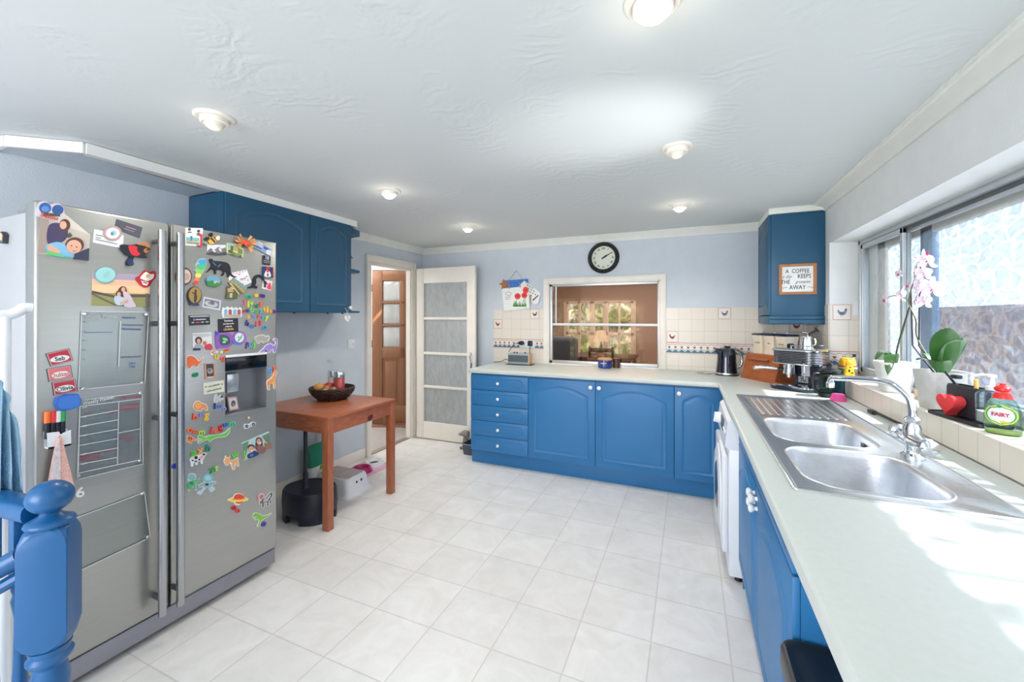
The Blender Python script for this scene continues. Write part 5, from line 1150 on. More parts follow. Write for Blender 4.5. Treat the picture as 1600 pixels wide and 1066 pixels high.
# pet food bag
t = thing('pet_food_bag', 'green and white pet food bag standing against the wall under the table', 'bag', (-2.835, 2.48, 0), R(4))
GB = mat('bag_green', (28, 128, 92), .4); WB = mat('bag_white', (216, 224, 218), .4)
m = MB(); m.loops([RR(-.05, .05, -.085, .085, .02, 0), RR(-.055, .055, -.09, .09, .02, .1), RR(-.045, .045, -.086, .086, .02, .17)], WB); m.loops([RR(-.045, .045, -.086, .086, .02, .17), RR(-.03, .03, -.085, .085, .015, .27), RR(-.006, .006, -.085, .085, .003, .34)], GB); m.prism([(-.03, .02), (.05, .02), (.06, .17), (.0, .17)], .052, .056, flat((110, 170, 80)), face('+x')); m.build('bag_body', t, ang=50)
m = MB(face('+x')); m.prism(ell(.0, .1, .03, .04, 14), .055, .058, flat((226, 206, 170))); m.build('bag_print', t)
# feeding mat and bowls
MAT = mat('pink_mat', (224, 178, 200), .5); q = [onz(u, v, 0) for u, v in ((572, 747), (612, 722), (590, 709), (528, 741))]
m = MB(); m.prism([(-2.86, 2.74), (-2.56, 2.76), (-2.56, 3.14), (-2.86, 3.12)], .0005, .004, MAT); one(m, 'feeding_mat', 'translucent pink feeding mat on the floor by the doorway', 'mat')
t = thing('pet_bowl', 'magenta round pet bowl on the pink mat behind the step stool', 'bowl', (-2.70, 2.86, .0045)); m = MB(); m.lathe([(.095, 0), (.075, .04), (.07, .042), (.062, .035), (.055, .012), (1e-5, .01)], mat('magenta_plastic', (176, 24, 104), .3), 32); m.build('bowl_body', t)
m = MB(); m.ball((0, 0, .012), (.05, .05, .012), mat('kibble', (110, 76, 60), .9, noise=.4, nscale=60), 16); tag(m.build('pet_food', t), kind='stuff')
t = thing('pet_bowl', 'white oval pet bowl on the pink mat nearest the doorway', 'bowl', (-2.72, 3.04, .0045)); m = MB(); m.lathe([(.095, 0), (.08, .035), (.074, .037), (.06, .022), (.05, .01), (1e-5, .009)], WPLAS, 32, sx=.9, sy=1.05); m.build('bowl_body', t)
m = MB(); m.ball((0, 0, .011), (.045, .05, .01), mat('dark_food', (70, 54, 50), .9), 14); tag(m.build('pet_food', t), kind='stuff')
# toy dog and tray behind drawer unit end
t = thing('storage_tub', 'dark grey tub on the floor between the folded door and drawer unit', 'tub', (-2.03, 3.73, 0)); m = MB(); m.loops([RR(-.07-a, .07+a, -.1-a, .1+a, .015, z) for z, a in ((0, 0), (.1, .01), (.104, .014), (.11, .014), (.11, .008), (.015, 0))], mat('tub_grey', (70, 78, 90), .5)); m.build('tub_body', t); m = MB(); m.tube([(x, y, .108) for x, y in rrect(-.082, .082, -.112, .112, .02, 5)+[rrect(-.082, .082, -.112, .112, .02, 5)[0]]], .004, mat('rim_grey', (150, 156, 160), .5), 6); m.build('rim', t)
q = onz(712, 699, 0); t = thing('plush_toy', 'grey brown plush dog leaning on the folded white door', 'soft toy', (-2.17, 3.80, 0)); PLU = mat('plush_grey', (150, 140, 132), .95, noise=.15, nscale=60, bump=.6, bscale=200)
m = MB(); m.ball((0, 0, .055), (.035, .035, .055), PLU); m.tube([(.0, .0, .08), (.0, .0, .14)], [.03, .02], PLU, 12); m.build('body', t, ang=80); m = MB(); m.ball((.01, -.02, .165), (.05, .04, .035), PLU); m.ball((-.04, -.03, .155), (.025, .02, .018), PLU); m.build('head', t, ang=80); m = MB(); m.ball((.045, -.02, .14), (.014, .02, .035), PLU); m.ball((.0, .02, .15), (.02, .014, .035), PLU); m.build('ears', t, ang=80); m = MB(); m.tube([(0, -.02, .02), (-.04, -.05, .016)], .016, PLU, 10); m.tube([(.02, -.02, .02), (.04, -.06, .016)], .016, PLU, 10); m.build('paws', t, ang=80)
# blue cloth over handrail
CLB = mat('pale_blue_cloth', (150, 190, 216), .9, noise=.08, nscale=10, bump=.4, bscale=150)
m = MB(); top = [onx(-60, 560, -1.62), onx(-8, 585, -1.62), onx(8, 610, -1.62), onx(22, 660, -1.62)]; bot = [onx(-60, 780, -1.62), onx(-20, 775, -1.62), onx(8, 772, -1.62), onx(33, 772, -1.62)]
L = []; n = 14
def lp(P, k):
    k = k*(len(P)-1); i = min(int(k), len(P)-2); return P[i].lerp(P[i+1], k-i)
vs = []; fs = []
for j in range(n+1):
    for i in range(25):
        a = lp(top, i/24); b = lp(bot, i/24); q = a.lerp(b, j/n); q.x += .02*math.sin(i*1.1+j*.1)*(.3+j/n); vs.append(tuple(q))
for j in range(n):
    for i in range(24): fs.append((j*25+i, j*25+i+1, (j+1)*25+i+1, (j+1)*25+i))
m.raw(vs, fs, CLB); o = one(m, 'hanging_cloth', 'pale blue cloth draped over the banister at the far left', 'cloth', ang=80)
md = o.modifiers.new('thick', 'SOLIDIFY'); md.thickness = .006
CR = {'A': (0, 200, 3.553), 'B': (0, 460, 3.553), 'C': (0, 740, 3.27), 'D': (270, 340, 5.922), 'E': (270, 500, 5.922), 'F': (270, 660, 5.922), 'L': (370, 440, 10.66), 'P': (0, 0, 1.0)}
def f1(c, x, y, X=XF):
    o = CR[c]; p = onx(o[0]+x/o[2], o[1]+y/o[2], X); return (p.y, p.z)
TF = face('+x', (XF, 0, 0))
def mag(name, label, cat, c, layers, group='magnets and prints on the fridge doors', th=.003, texts=(), tform=None, z0=.0003):
    m = MB(tform or TF); z = z0
    for i, (pts, col) in enumerate(layers):
        h = th if i == 0 else .0006+.0002*i
        q = [f1(c, *p) for p in pts]; top = z0+th+.0005*i if i else z0+th
        m.prism(q, z0, top, flat(col) if not hasattr(col, 'name') else col)
    top = z0+th+.0005*len(layers)
    for (s, x, y, hpx, col, rot) in texts:
        a = f1(c, x, y); b = f1(c, x, y+hpx); sz = abs(a[1]-b[1])
        m.text(s, sz, flat(col), TR(a[0], a[1], top-.0004, rz=rot), ext=.0003, bold=sz*.012, sx=.85 if len(s) < 8 else .72)
    return one(m, name, label, cat, group, ang=30)
def letter(ch, c, x, y, h, col, label, rot=0, word='letter magnets spelling words on the fridge'):
    a = f1(c, x, y); b = f1(c, x, y+h); sz = abs(a[1]-b[1])*(1.5 if ch in 'blhtdfgpyqj' or ch.isupper() or ch.isdigit() else 1.95)
    m = MB(TF); m.text(ch, sz, flat(col, .35), TR(a[0], a[1], .0004, rz=rot), ext=.0035, bold=sz*.022)
    one(m, 'letter_magnet' if not ch.isdigit() else 'number_magnet', label, 'magnet', word)
def sm(pts, n=4):
    P_ = [Vector((p[0], p[1])) for p in pts]; N = len(P_); o = []
    for i in range(N):
        a, b, c_, d = P_[i-1], P_[i], P_[(i+1) % N], P_[(i+2) % N]
        for k in range(n):
            t = k/n; q = .5*((2*b)+(c_-a)*t+(2*a-5*b+4*c_-d)*t*t+(3*b-a-3*c_+d)*t**3); o.append((q.x, q.y))
    return o
def cutout(pts, col, bd=(240, 240, 236), w=5, extra=()):
    s_ = sm(pts); return [(inset(s_, -w), bd), (s_, col)]+list(extra)
W_ = (240, 240, 236); K_ = (26, 28, 34)
SKIN = (222, 172, 148); HAIR = (92, 58, 44)
# ---- left door
mag('photo_print', 'photo of a woman behind a small boy, under the holiday magnet at upper left', 'photo', 'A', [
    ([(225, 475), (500, 590), (487, 740), (203, 698)], (196, 186, 176)), ([(225, 478), (350, 470), (498, 592), (400, 560)], (214, 206, 194)),
    ([(222, 500), (270, 510), (262, 695), (207, 695)], (166, 150, 140)), (sm([(268, 545), (320, 528), (372, 560), (368, 610), (330, 640), (262, 640)]), (70, 60, 96)),
    (ell(358, 540, 30, 34), HAIR), (ell(348, 540, 19, 23), SKIN), ([(385, 580), (400, 600), (380, 610), (370, 600)], (70, 84, 56)),
    (sm([(258, 650), (330, 635), (400, 690), (400, 722), (300, 712), (258, 680)]), (128, 186, 224)), (sm([(262, 655), (280, 650), (330, 685), (320, 698), (270, 685)]), SKIN), (ell(412, 650, 50, 42), HAIR), (ell(406, 660, 42, 38), SKIN),
    (ell(392, 655, 4, 3), K_), (ell(420, 662, 4, 3), K_), ([(398, 680), (416, 684), (408, 688)], (180, 90, 90)),
    ([(410, 700), (490, 668), (487, 738), (405, 728)], (52, 58, 78)), ([(258, 684), (330, 706), (400, 720), (300, 712), (256, 700)], (90, 200, 110))], th=.0012)
mag('souvenir_magnet', 'blue holiday souvenir magnet shaped like goggles with red lettering', 'magnet', 'A', [
    (sm([(205, 440), (218, 412), (250, 408), (280, 425), (310, 418), (345, 435), (355, 465), (350, 500), (300, 508), (225, 498), (195, 480)]), (214, 206, 210)),
    (ell(248, 445, 34, 30), (50, 96, 170)), (ell(318, 455, 32, 28), (46, 84, 150)), (ell(248, 450, 22, 16), (90, 140, 200)), ([(240, 470), (330, 480), (330, 492), (240, 488)], (60, 80, 60))],
    texts=[('Salou', 270, 492, 38, (214, 50, 50), -8)])
mag('ticket_card', 'white ticket held under the round pink rimmed magnet', 'card', 'A', [([(522, 562), (686, 596), (680, 668), (515, 636)], W_), ([(530, 590), (570, 598), (570, 604), (530, 596)], (120, 120, 130)), ([(528, 615), (650, 642), (650, 648), (528, 622)], (150, 150, 160)), ([(530, 604), (560, 610), (560, 616), (530, 610)], (150, 150, 160))], th=.0008)
mag('round_magnet', 'round magnet with a dusty pink rim and white centre over the ticket', 'magnet', 'A', [(ell(622, 585, 52, 42), (176, 146, 150)), (ell(622, 585, 38, 30), (232, 234, 234)), (ell(626, 584, 16, 14), (150, 190, 200)), (ell(618, 588, 8, 10), (90, 130, 140))], z0=.0016)
mag('business_card', 'tilted dark grey business card near the left handle', 'card', 'A', [([(645, 505), (791, 553), (774, 613), (632, 560)], (74, 76, 84)), ([(700, 545), (755, 563), (753, 568), (698, 550)], (170, 120, 150)), ([(690, 556), (745, 575), (743, 579), (688, 560)], (140, 130, 150))], th=.0008)
mag('bear_magnet', 'black bear magnet in a red jacket and brown brimmed hat', 'magnet', 'A', [
    (sm([(668, 648), (710, 650), (760, 650), (800, 670), (822, 690), (800, 705), (812, 722), (780, 722), (745, 716), (733, 735), (735, 762), (700, 762), (700, 738), (715, 715), (690, 700), (665, 668)]), (24, 28, 40)),
    (sm([(708, 655), (755, 660), (778, 690), (755, 712), (722, 700)]), (206, 42, 58)), (ell(790, 672, 36, 30), (36, 32, 36)), (ell(806, 682, 16, 14), (170, 110, 74)), (ell(812, 676, 5, 5), K_),
    (sm([(755, 640), (800, 636), (830, 650), (826, 668), (795, 656), (758, 648)]), (178, 122, 84)), (ell(715, 745, 16, 18), (30, 50, 96))], th=.008)
mag('souvenir_magnet', 'red and white crest shaped souvenir magnet over the corner of the sunset photo', 'magnet', 'A', [
    (sm([(748, 835), (775, 818), (800, 790), (825, 800), (858, 795), (862, 830), (845, 850), (825, 880), (795, 886), (765, 862)]), (190, 36, 50)), (sm([(775, 832), (805, 800), (830, 812), (850, 812), (845, 836), (815, 850), (790, 842)]), W_), ([(780, 848), (822, 858), (812, 876), (790, 872)], W_), ([(790, 854), (815, 860), (812, 866), (790, 860)], (190, 36, 50)), (ell(815, 822, 10, 10), (214, 180, 80))], z0=.0014)
mag('photo_print', 'sunset photo of a mother in a pale dress hugging a child by a fence', 'photo', 'A', [
    ([(512, 800), (832, 818), (830, 995), (506, 985)], (236, 190, 160)), ([(512, 800), (832, 818), (831, 850), (511, 836)], (176, 160, 180)), ([(510, 870), (831, 880), (831, 920), (509, 915)], (246, 206, 160)),
    ([(509, 915), (830, 925), (830, 995), (506, 985)], (150, 150, 96)), ([(509, 903), (640, 932), (640, 945), (509, 917)], (96, 80, 74)), ([(700, 925), (830, 925), (830, 940), (700, 940)], (96, 80, 74)), ([(508, 915), (640, 980), (640, 988), (508, 925)], (112, 96, 84)), ([(806, 920), (822, 920), (824, 994), (806, 994)], (112, 100, 96)),
    (sm([(652, 905), (672, 880), (696, 890), (700, 930), (690, 950), (665, 930)]), (92, 54, 44)), (sm([(680, 905), (715, 925), (735, 960), (748, 993), (690, 993), (684, 950)]), (216, 198, 210)), (ell(680, 898, 11, 13), SKIN), (ell(654, 920, 14, 16), (110, 70, 50)), (ell(655, 924, 10, 12), SKIN), (sm([(632, 938), (655, 934), (690, 950), (680, 980), (640, 980)]), (196, 208, 226)), ([(660, 968), (700, 950), (706, 960), (664, 980)], SKIN)], th=.0012)
mag('round_magnet', 'pale turquoise round magnet at the corner of the sunset photo', 'magnet', 'A', [(ell(582, 817, 59, 46), (120, 178, 180)), (ell(582, 815, 54, 41), (160, 212, 212)), (sm([(570, 815), (590, 795), (606, 800), (598, 822), (580, 832)]), (150, 204, 206))], z0=.0016)
# planners
WL = (236, 240, 240); 
def lines(c, segs, w=3):
    out_ = []
    for x0, y0, x1, y1 in segs:
        d = Vector((x1-x0, y1-y0)).normalized(); n_ = Vector((-d.y, d.x))*w/2
        out_.append([(x0+n_.x, y0+n_.y), (x1+n_.x, y1+n_.y), (x1-n_.x, y1-n_.y), (x0-n_.x, y0-n_.y)])
    return out_
def planner(label, c, quad, segs, texts, marks, studs):
    t = thing('weekly_planner', label, 'planner', (XF, f1(c, *quad[0])[0], f1(c, *quad[2])[1]), group='clear acrylic planners on the left fridge door')
    m = MB(TF); m.prism([f1(c, *p) for p in quad], .0035, .0055, ACRYL); m.build('acrylic_sheet', t, world=True)
    m = MB(TF)
    for q in lines(c, [(quad[i][0], quad[i][1], quad[(i+1) % 4][0], quad[(i+1) % 4][1]) for i in range(4)], 4): m.prism([f1(c, *p) for p in q], .0034, .0058, mat('acrylic_edge', (206, 210, 212), .2))
    m.build('sheet_edge', t, world=True)
    m = MB(TF)
    for q in lines(c, segs, 3): m.prism([f1(c, *p) for p in q], .0056, .006, flat(WL))
    for s, x, y, h, col, rot in texts:
        a = f1(c, x, y); b = f1(c, x, y+h); m.text(s, abs(a[1]-b[1])*.85, flat(col), TR(a[0], a[1], .0057, rz=rot), ext=.0002, sx=.72)
    if segs or texts: m.build('printed_grid', t, world=True)
    m = MB(TF); r_ = random.Random(len(label))
    for x0, y0, x1, y1, col, h in marks:
        n = max(3, int(abs(x1-x0)/9)); pts = []
        for i in range(n*2+1): k = i/(n*2); pts.append((x0+(x1-x0)*k, y0+(y1-y0)*k+(h/2 if i % 2 else -h/2)*(.5+r_.random()*.5)))
        m.tube([(f1(c, *p)[0], f1(c, *p)[1], .0062) for p in pts], .0011, flat(col), 5)
    if marks: m.build('handwriting', t, world=True)
    for x, y in studs:
        a = f1(c, x, y); m = MB(TF); m.lathe([(.006, .0006), (.006, .009), (.004, .011)], STEEL, 14, TR(a[0], a[1], 0)); m.build('stud', t, world=True)
BLU = (44, 76, 150); MAG = (206, 50, 84)
planner('upper clear acrylic weekly planner with faint blue handwriting', 'B', [(450, 95), (822, 100), (800, 492), (432, 530)], [(665, 150, 655, 400)], [('Weekly Planner', 560, 125, 34, (196, 200, 204), 2)]+[(s, 463, 152+i*52, 16, (120, 126, 130), 0) for i, s in enumerate(['Mon', 'Tue', 'Wed', 'Thu', 'Fri'])],
        [(676, 130, 748, 130, BLU, 12), (674, 170, 790, 172, BLU, 12), (676, 192, 776, 196, BLU, 12), (463, 212, 620, 210, (70, 130, 190), 5), (665, 350, 780, 345, BLU, 12), (718, 382, 748, 384, (90, 130, 190), 14), (722, 400, 746, 404, (90, 130, 190), 14)], [(462, 108), (806, 112), (783, 490), (458, 526)])
segs = [(440, 622, 655, 595), (655, 595, 776, 580), (440, 622, 430, 990), (655, 595, 648, 942), (776, 580, 775, 915), (430, 992, 775, 918), (652, 770, 776, 746)]
for i in range(6): segs.append((438, 682+i*52, 650, 644+i*52))
tabs = []
planner('middle clear acrylic weekly planner with a white grid and red notes', 'B', [(440, 590), (785, 545), (790, 942), (424, 1028)], segs, [('Weekly Planner', 545, 588, 34, (240, 242, 242), 6)]+[(s, 464, 628+i*52, 15, (240, 240, 240), 6) for i, s in enumerate(['MON', 'TUE', 'WED', 'THU', 'FRI', 'SAT', 'SUN'])],
        [(660, 574, 778, 566, MAG, 14), (660, 622, 770, 610, MAG, 12), (660, 642, 755, 632, MAG, 12), (662, 800, 725, 785, MAG, 12), (700, 815, 735, 808, MAG, 12), (442, 905, 552, 886, MAG, 12), (442, 922, 556, 905, MAG, 12), (575, 878, 632, 866, MAG, 8), (470, 660, 500, 656, (190, 90, 110), 10), (600, 660, 640, 652, (190, 90, 110), 10)], [(775, 548), (772, 922), (432, 1008), (440, 584)])
planner('lower blank clear acrylic sheet near the bottom of the left door', 'C', [(360, 236), (735, 95), (765, 325), (360, 516)], [], [], [], [(722, 102), (750, 322)])
letter('6', 'C', 406, 98, 46, (240, 240, 240), 'white number six magnet above the blank acrylic sheet', word='single magnets on the fridge')
# name magnets
for i, (quad, nm, lab) in enumerate((
    ([(250, 330), (380, 300), (405, 368), (278, 400)], 'Seb', 'red name magnet tilted at the top of the stack of three'),
    ([(255, 415), (390, 392), (402, 460), (268, 486)], 'Dulsar', 'pale red name magnet in the middle of the stack of three'),
    ([(285, 490), (415, 468), (428, 538), (296, 562)], 'Olivia', 'dark red name magnet at the bottom of the stack of three'))):
    cx, cy = sum(p[0] for p in quad)/4, sum(p[1] for p in quad)/4; rc = ((196, 50, 68), (222, 120, 124), (186, 52, 66))[i]
    sh = lambda k: [(cx+(p[0]-cx)*k, cy+(p[1]-cy)*k) for p in quad]
    mag('name_magnet', lab, 'magnet', 'B', [(quad, (86, 84, 92)), (sh(.93), (226, 180, 184)), (sh(.86), rc), (ell(cx, cy+8, 54, 18, 20, -10), W_)], group='three red name magnets', texts=[(nm, cx, cy+8, 34, (70, 70, 80) if i != 1 else (206, 120, 110), 7)], th=.004)
mag('board_eraser', 'blue felt whiteboard eraser under the name magnets', 'eraser', 'B', [(inset(sm([(306, 572), (420, 552), (428, 620), (316, 642)], 2), 0), (48, 104, 196)), (sm([(312, 576), (416, 558), (422, 616), (320, 634)], 2), (66, 122, 208))], th=.02)
# pen holder with pens
t = thing('pen_holder', 'white magnetic pen holder under the blue eraser', 'pen holder', (XF, f1('B', 245, 800)[0], f1('B', 300, 850)[1])); m = MB(TF)
q = [f1('B', *p) for p in ((240, 762), (372, 745), (374, 832), (246, 855))]; m.prism(q, .001, .004, WPLAS); m.prism([f1('B', *p) for p in ((240, 766), (306, 758), (316, 775), (330, 765), (372, 748), (374, 832), (246, 855))], .026, .029, WPLAS); m.prism([q[3], q[2], (q[2][0], q[2][1]+.006), (q[3][0], q[3][1]+.006)], .001, .029, WPLAS); m.build('holder_body', t, world=True)
for i, (x, c_, lab) in enumerate(((252, (238, 118, 50), 'orange'), (283, (228, 52, 54), 'red'), (310, (226, 226, 222), 'white'), (337, (44, 158, 96), 'green'))):
    a = f1('B', x, 650-i*2); b = f1('B', x-1, 712-i*3); c__ = f1('B', x-2, 800); m = MB(TF); m.tube([(a[0], a[1], .015), (b[0], b[1], .015)], .0085, flat(c_), 12); m.tube([(b[0], b[1], .015), (c__[0], c__[1], .015)], .0075, flat((24, 28, 44)), 12); one(m, 'marker_pen', 'marker pen with a %s cap in the white holder' % lab, 'pen', 'marker pens in the holder')
# pink towel hanging below
m = MB(TF); q = [(300, 780), (318, 790), (345, 900), (372, 1000), (382, 1120), (240, 1120), (250, 1000), (268, 900), (290, 800)]
m.prism([f1('B', *p) for p in sm(q, 3)], .03, .036, mat('pink_towel', (240, 190, 178), .95, noise=.06, nscale=50, bump=.7, bscale=160)); m.prism([f1('B', *p) for p in sm([(298, 790), (306, 900), (302, 1120), (244, 1120), (254, 1000), (270, 900)], 3)], .036, .039, mat('pink_pattern_towel', (236, 200, 204), .95, noise=.25, nscale=70))
one(m, 'hanging_towel', 'pink towel hanging from the pen holder behind the newel finial', 'towel')
m = MB(face('-y')); p = ony(9, 372, .664); m.T = face('-y', (p.x, .664, p.z)); m.prism([(-.02, -.02), (.016, -.022), (.022, .01), (.006, .022), (-.02, .018)], 0, .012, flat((60, 60, 66))); m.prism([(-.018, -.016), (.013, -.017), (.017, .008), (.004, .017), (-.018, .014)], .012, .014, flat((222, 196, 160))); m.prism([(-.018, -.016), (.013, -.017), (.012, -.011), (-.018, -.01)], .014, .0145, flat((40, 110, 110)))
one(m, 'souvenir_magnet', 'small square souvenir magnet on the side panel of the fridge', 'magnet', 'magnets and prints on the fridge doors')
# ---- right door, top rows
D_C = 'D'
mag('photo_card', 'white card with two small portraits at the top left of the right door', 'card', 'D', [([(116, 95), (278, 100), (274, 150), (240, 160), (262, 186), (260, 268), (116, 258)], (232, 234, 236)), (ell(152, 110, 15, 14), (70, 70, 76)), (ell(236, 126, 15, 14), (70, 70, 76)), ([(130, 142), (175, 142), (165, 130), (142, 130)], (90, 90, 96)), ([(212, 156), (258, 158), (248, 144), (222, 144)], (90, 90, 96)), ([(222, 152), (266, 160), (262, 272), (218, 262), (218, 254), (250, 258), (252, 172), (224, 166)], (204, 50, 64)), ([(122, 180), (240, 190), (238, 214), (122, 212)], (120, 180, 170)), ([(160, 172), (176, 172), (172, 214), (158, 214)], (60, 120, 160)), ([(124, 222), (238, 228), (238, 244), (124, 236)], (150, 150, 110))], th=.0012)
mag('bee_magnet', 'bee shaped magnet with black feelers near the top of the right door', 'magnet', 'D', [(sm([(320, 205), (352, 175), (395, 180), (402, 212), (375, 240), (345, 248), (325, 232)]), (224, 176, 82)), ([(336, 196), (350, 184), (388, 226), (376, 236)], (70, 50, 34)), ([(362, 180), (376, 178), (400, 204), (398, 216)], (70, 50, 34)), (sm([(385, 190), (420, 170), (424, 200), (405, 212)]), (232, 226, 208)), (sm([(328, 150), (350, 142), (362, 156), (352, 182), (345, 180), (346, 160), (334, 168)]), K_), (sm([(286, 192), (304, 182), (330, 192), (326, 204), (302, 200), (288, 206)]), K_), (sm([(274, 236), (300, 226), (312, 246), (290, 246)]), (150, 150, 130))], th=.007)
mag('photo_print', 'black and white mountain photo under the bee magnet', 'photo', 'D', [([(316, 250), (488, 255), (484, 357), (318, 348)], (222, 224, 226)), (sm([(320, 310), (350, 285), (380, 300), (420, 272), (450, 290), (484, 280), (482, 350), (320, 342)], 3), (120, 116, 122)), (sm([(320, 330), (370, 318), (420, 335), (482, 318), (482, 352), (320, 344)], 3), (72, 68, 76)), ([(360, 300), (376, 296), (400, 320), (380, 322)], (230, 230, 232)), ([(420, 282), (440, 290), (452, 316), (430, 310)], (226, 226, 230))], th=.0012)
mag('souvenir_magnet', 'green and yellow town scene souvenir magnet under the orange bow', 'magnet', 'D', [([(498, 234), (610, 250), (655, 300), (648, 372), (495, 330)], (200, 206, 150)), ([(506, 242), (600, 256), (605, 300), (508, 290)], (140, 190, 190)), ([(530, 262), (556, 266), (552, 310), (530, 306)], (120, 90, 50)), ([(560, 268), (600, 274), (596, 310), (560, 306)], (190, 170, 90)), ([(600, 280), (640, 300), (636, 340), (600, 330)], (120, 140, 70)), ([(508, 300), (540, 296), (550, 318), (508, 312)], (90, 120, 60))], texts=[('PADOVA', 570, 340, 36, (40, 44, 40), -10)])
m = MB(TF); a = f1('D', 664, 240); r_ = random.Random(2)
for k in range(26):
    an = R(r_.choice([150+r_.uniform(-28, 28), 30+r_.uniform(-28, 28), 210+r_.uniform(-20, 20), -35+r_.uniform(-28, 28)])); l = .035+r_.random()*.022; w = .006
    m.raw([(a[0], a[1], .004), (a[0]+math.cos(an-.12)*l, a[1]+math.sin(an-.12)*l, .006+r_.random()*.012), (a[0]+math.cos(an+.12)*l, a[1]+math.sin(an+.12)*l, .006+r_.random()*.012)], [(0, 1, 2)], mat('orange_net', (226, 160, 96), .7))
for k in range(22):
    an = r_.random()*6.28; d = r_.random()*.02; m.ball((a[0]+math.cos(an)*d*1.3, a[1]+math.sin(an)*d*.7, .012), .006, mat('coral_pompom', (238, 92, 62), .9), 8)
one(m, 'bow_magnet', 'orange net bow with a coral pompom at the top of the right door', 'magnet', 'magnets and prints on the fridge doors')
mag('souvenir_magnet', 'blue and white sea souvenir magnet tilted at the top right corner', 'magnet', 'D', [([(738, 196), (920, 300), (900, 362), (722, 262)], (150, 172, 206)), ([(744, 210), (830, 258), (822, 290), (736, 246)], (196, 208, 224)), ([(840, 266), (880, 288), (872, 306), (836, 286)], (60, 90, 150)), ([(740, 238), (820, 284), (816, 300), (734, 254)], (84, 116, 170)), ([(860, 300), (912, 306), (898, 352), (860, 336)], (222, 224, 226)), ([(790, 222), (830, 244), (826, 254), (786, 232)], (236, 238, 240))])
mag('souvenir_magnet', 'black number ten magnet below the blue sea magnet', 'magnet', 'D', [([(830, 350), (902, 362), (900, 440), (826, 430)], (38, 42, 54)), ([(836, 396), (892, 402), (892, 408), (836, 402)], (170, 174, 180)), ([(836, 412), (892, 418), (892, 424), (836, 418)], (150, 154, 160))], texts=[('10', 866, 376, 48, (232, 232, 232), -5)])
mag('souvenir_magnet', 'navy square magnet with a red and white soldier figure', 'magnet', 'D', [([(828, 452), (920, 462), (920, 556), (826, 548)], (34, 56, 110)), (ell(870, 470, 18, 14), (190, 40, 46)), (sm([(840, 545), (850, 500), (870, 488), (890, 505), (898, 548)]), (230, 226, 220)), (ell(870, 500, 12, 10), (200, 60, 56)), ([(862, 520), (878, 520), (874, 545), (866, 545)], (60, 60, 80)), ([(912, 462), (920, 462), (920, 556), (910, 554)], (150, 40, 60))], th=.006)
mag('parrot_magnet', 'rainbow coloured parrot magnet', 'magnet', 'D', [(sm([(232, 392), (262, 380), (300, 384), (306, 420), (300, 470), (280, 510), (250, 545), (232, 580), (224, 625), (196, 624), (182, 600), (200, 560), (210, 520), (205, 500), (182, 488), (208, 484), (208, 440), (222, 420)]), (206, 206, 202)), (sm([(236, 396), (264, 386), (300, 390), (302, 418), (270, 436), (232, 420)]), (60, 168, 216)), (sm([(222, 430), (268, 436), (300, 424), (296, 470), (262, 486), (214, 470)]), (84, 190, 140)), (sm([(212, 472), (262, 486), (292, 476), (262, 528), (212, 516)]), (150, 206, 120)), (sm([(212, 516), (258, 528), (236, 562), (204, 552)]), (240, 224, 120)), (sm([(204, 554), (236, 562), (226, 592), (196, 586)]), (240, 150, 90)), (sm([(194, 586), (228, 592), (222, 620), (190, 616)]), (232, 70, 66))])
mag('panther_magnet', 'black panther shaped magnet with blue stripes', 'magnet', 'D', [(sm([(330, 395), (352, 380), (378, 400), (420, 404), (470, 410), (510, 425), (530, 460), (536, 510), (560, 540), (588, 548), (572, 556), (545, 550), (522, 532), (520, 548), (500, 550), (498, 520), (478, 500), (470, 530), (452, 540), (442, 534), (458, 510), (440, 486), (398, 490), (398, 520), (380, 522), (378, 490), (350, 480), (320, 505), (305, 510), (335, 470), (348, 440)], 3), (30, 30, 38)), ([(376, 420), (398, 440), (394, 446), (372, 426)], (60, 150, 190)), ([(410, 452), (440, 430), (442, 434), (414, 460)], (80, 160, 190)), ([(362, 404), (372, 416), (368, 420)], (90, 190, 210))])
mag('round_magnet', 'oval green and blue island souvenir magnet', 'magnet', 'D', [(ell(372, 592, 76, 48, 24, 12), (60, 120, 120)), (ell(372, 580, 66, 36, 24, 12), (110, 170, 200)), (sm([(305, 600), (360, 585), (420, 610), (430, 630), (360, 640), (318, 626)]), (60, 140, 70)), (ell(392, 598, 24, 14), (190, 180, 170)), (ell(400, 606, 8, 5), (170, 60, 60))], th=.005)
mag('round_magnet', 'round brown and cream portrait magnet half behind the right handle', 'magnet', 'D', [(ell(95, 545, 76, 84, 24), (96, 54, 50)), (ell(110, 545, 50, 64, 24), (220, 206, 196)), (ell(122, 548, 26, 34, 20), (206, 170, 150))], th=.006)
mag('souvenir_magnet', 'gold and black oval emblem magnet with a standing figure', 'magnet', 'D', [(ell(194, 722, 68, 84, 26, 5), (52, 44, 40)), (ell(198, 718, 58, 74, 26, 5), (176, 144, 84)), (sm([(196, 670), (212, 672), (210, 700), (216, 740), (206, 780), (190, 782), (190, 720)]), (70, 56, 44)), ([(170, 690), (196, 700), (194, 708), (168, 698)], (60, 50, 40)), ([(150, 790), (236, 800), (232, 816), (150, 806)], (40, 60, 110)), ([(128, 740), (142, 742), (152, 782), (140, 780)], (40, 36, 36))], th=.006)
mag('floral_card', 'white card with tiny pink dots tucked behind the landscape magnet', 'card', 'D', [([(510, 520), (682, 480), (728, 600), (600, 655), (520, 590)], (236, 236, 238))]+[(ell(x, y, 5, 5, 8), (206, 110, 140)) for x, y in ((560, 520), (590, 515), (618, 504), (646, 500), (668, 490), (680, 545), (692, 580), (640, 612), (610, 525))]+[([(620, 565), (668, 556), (668, 562), (620, 572)], (214, 150, 170))], th=.0012)
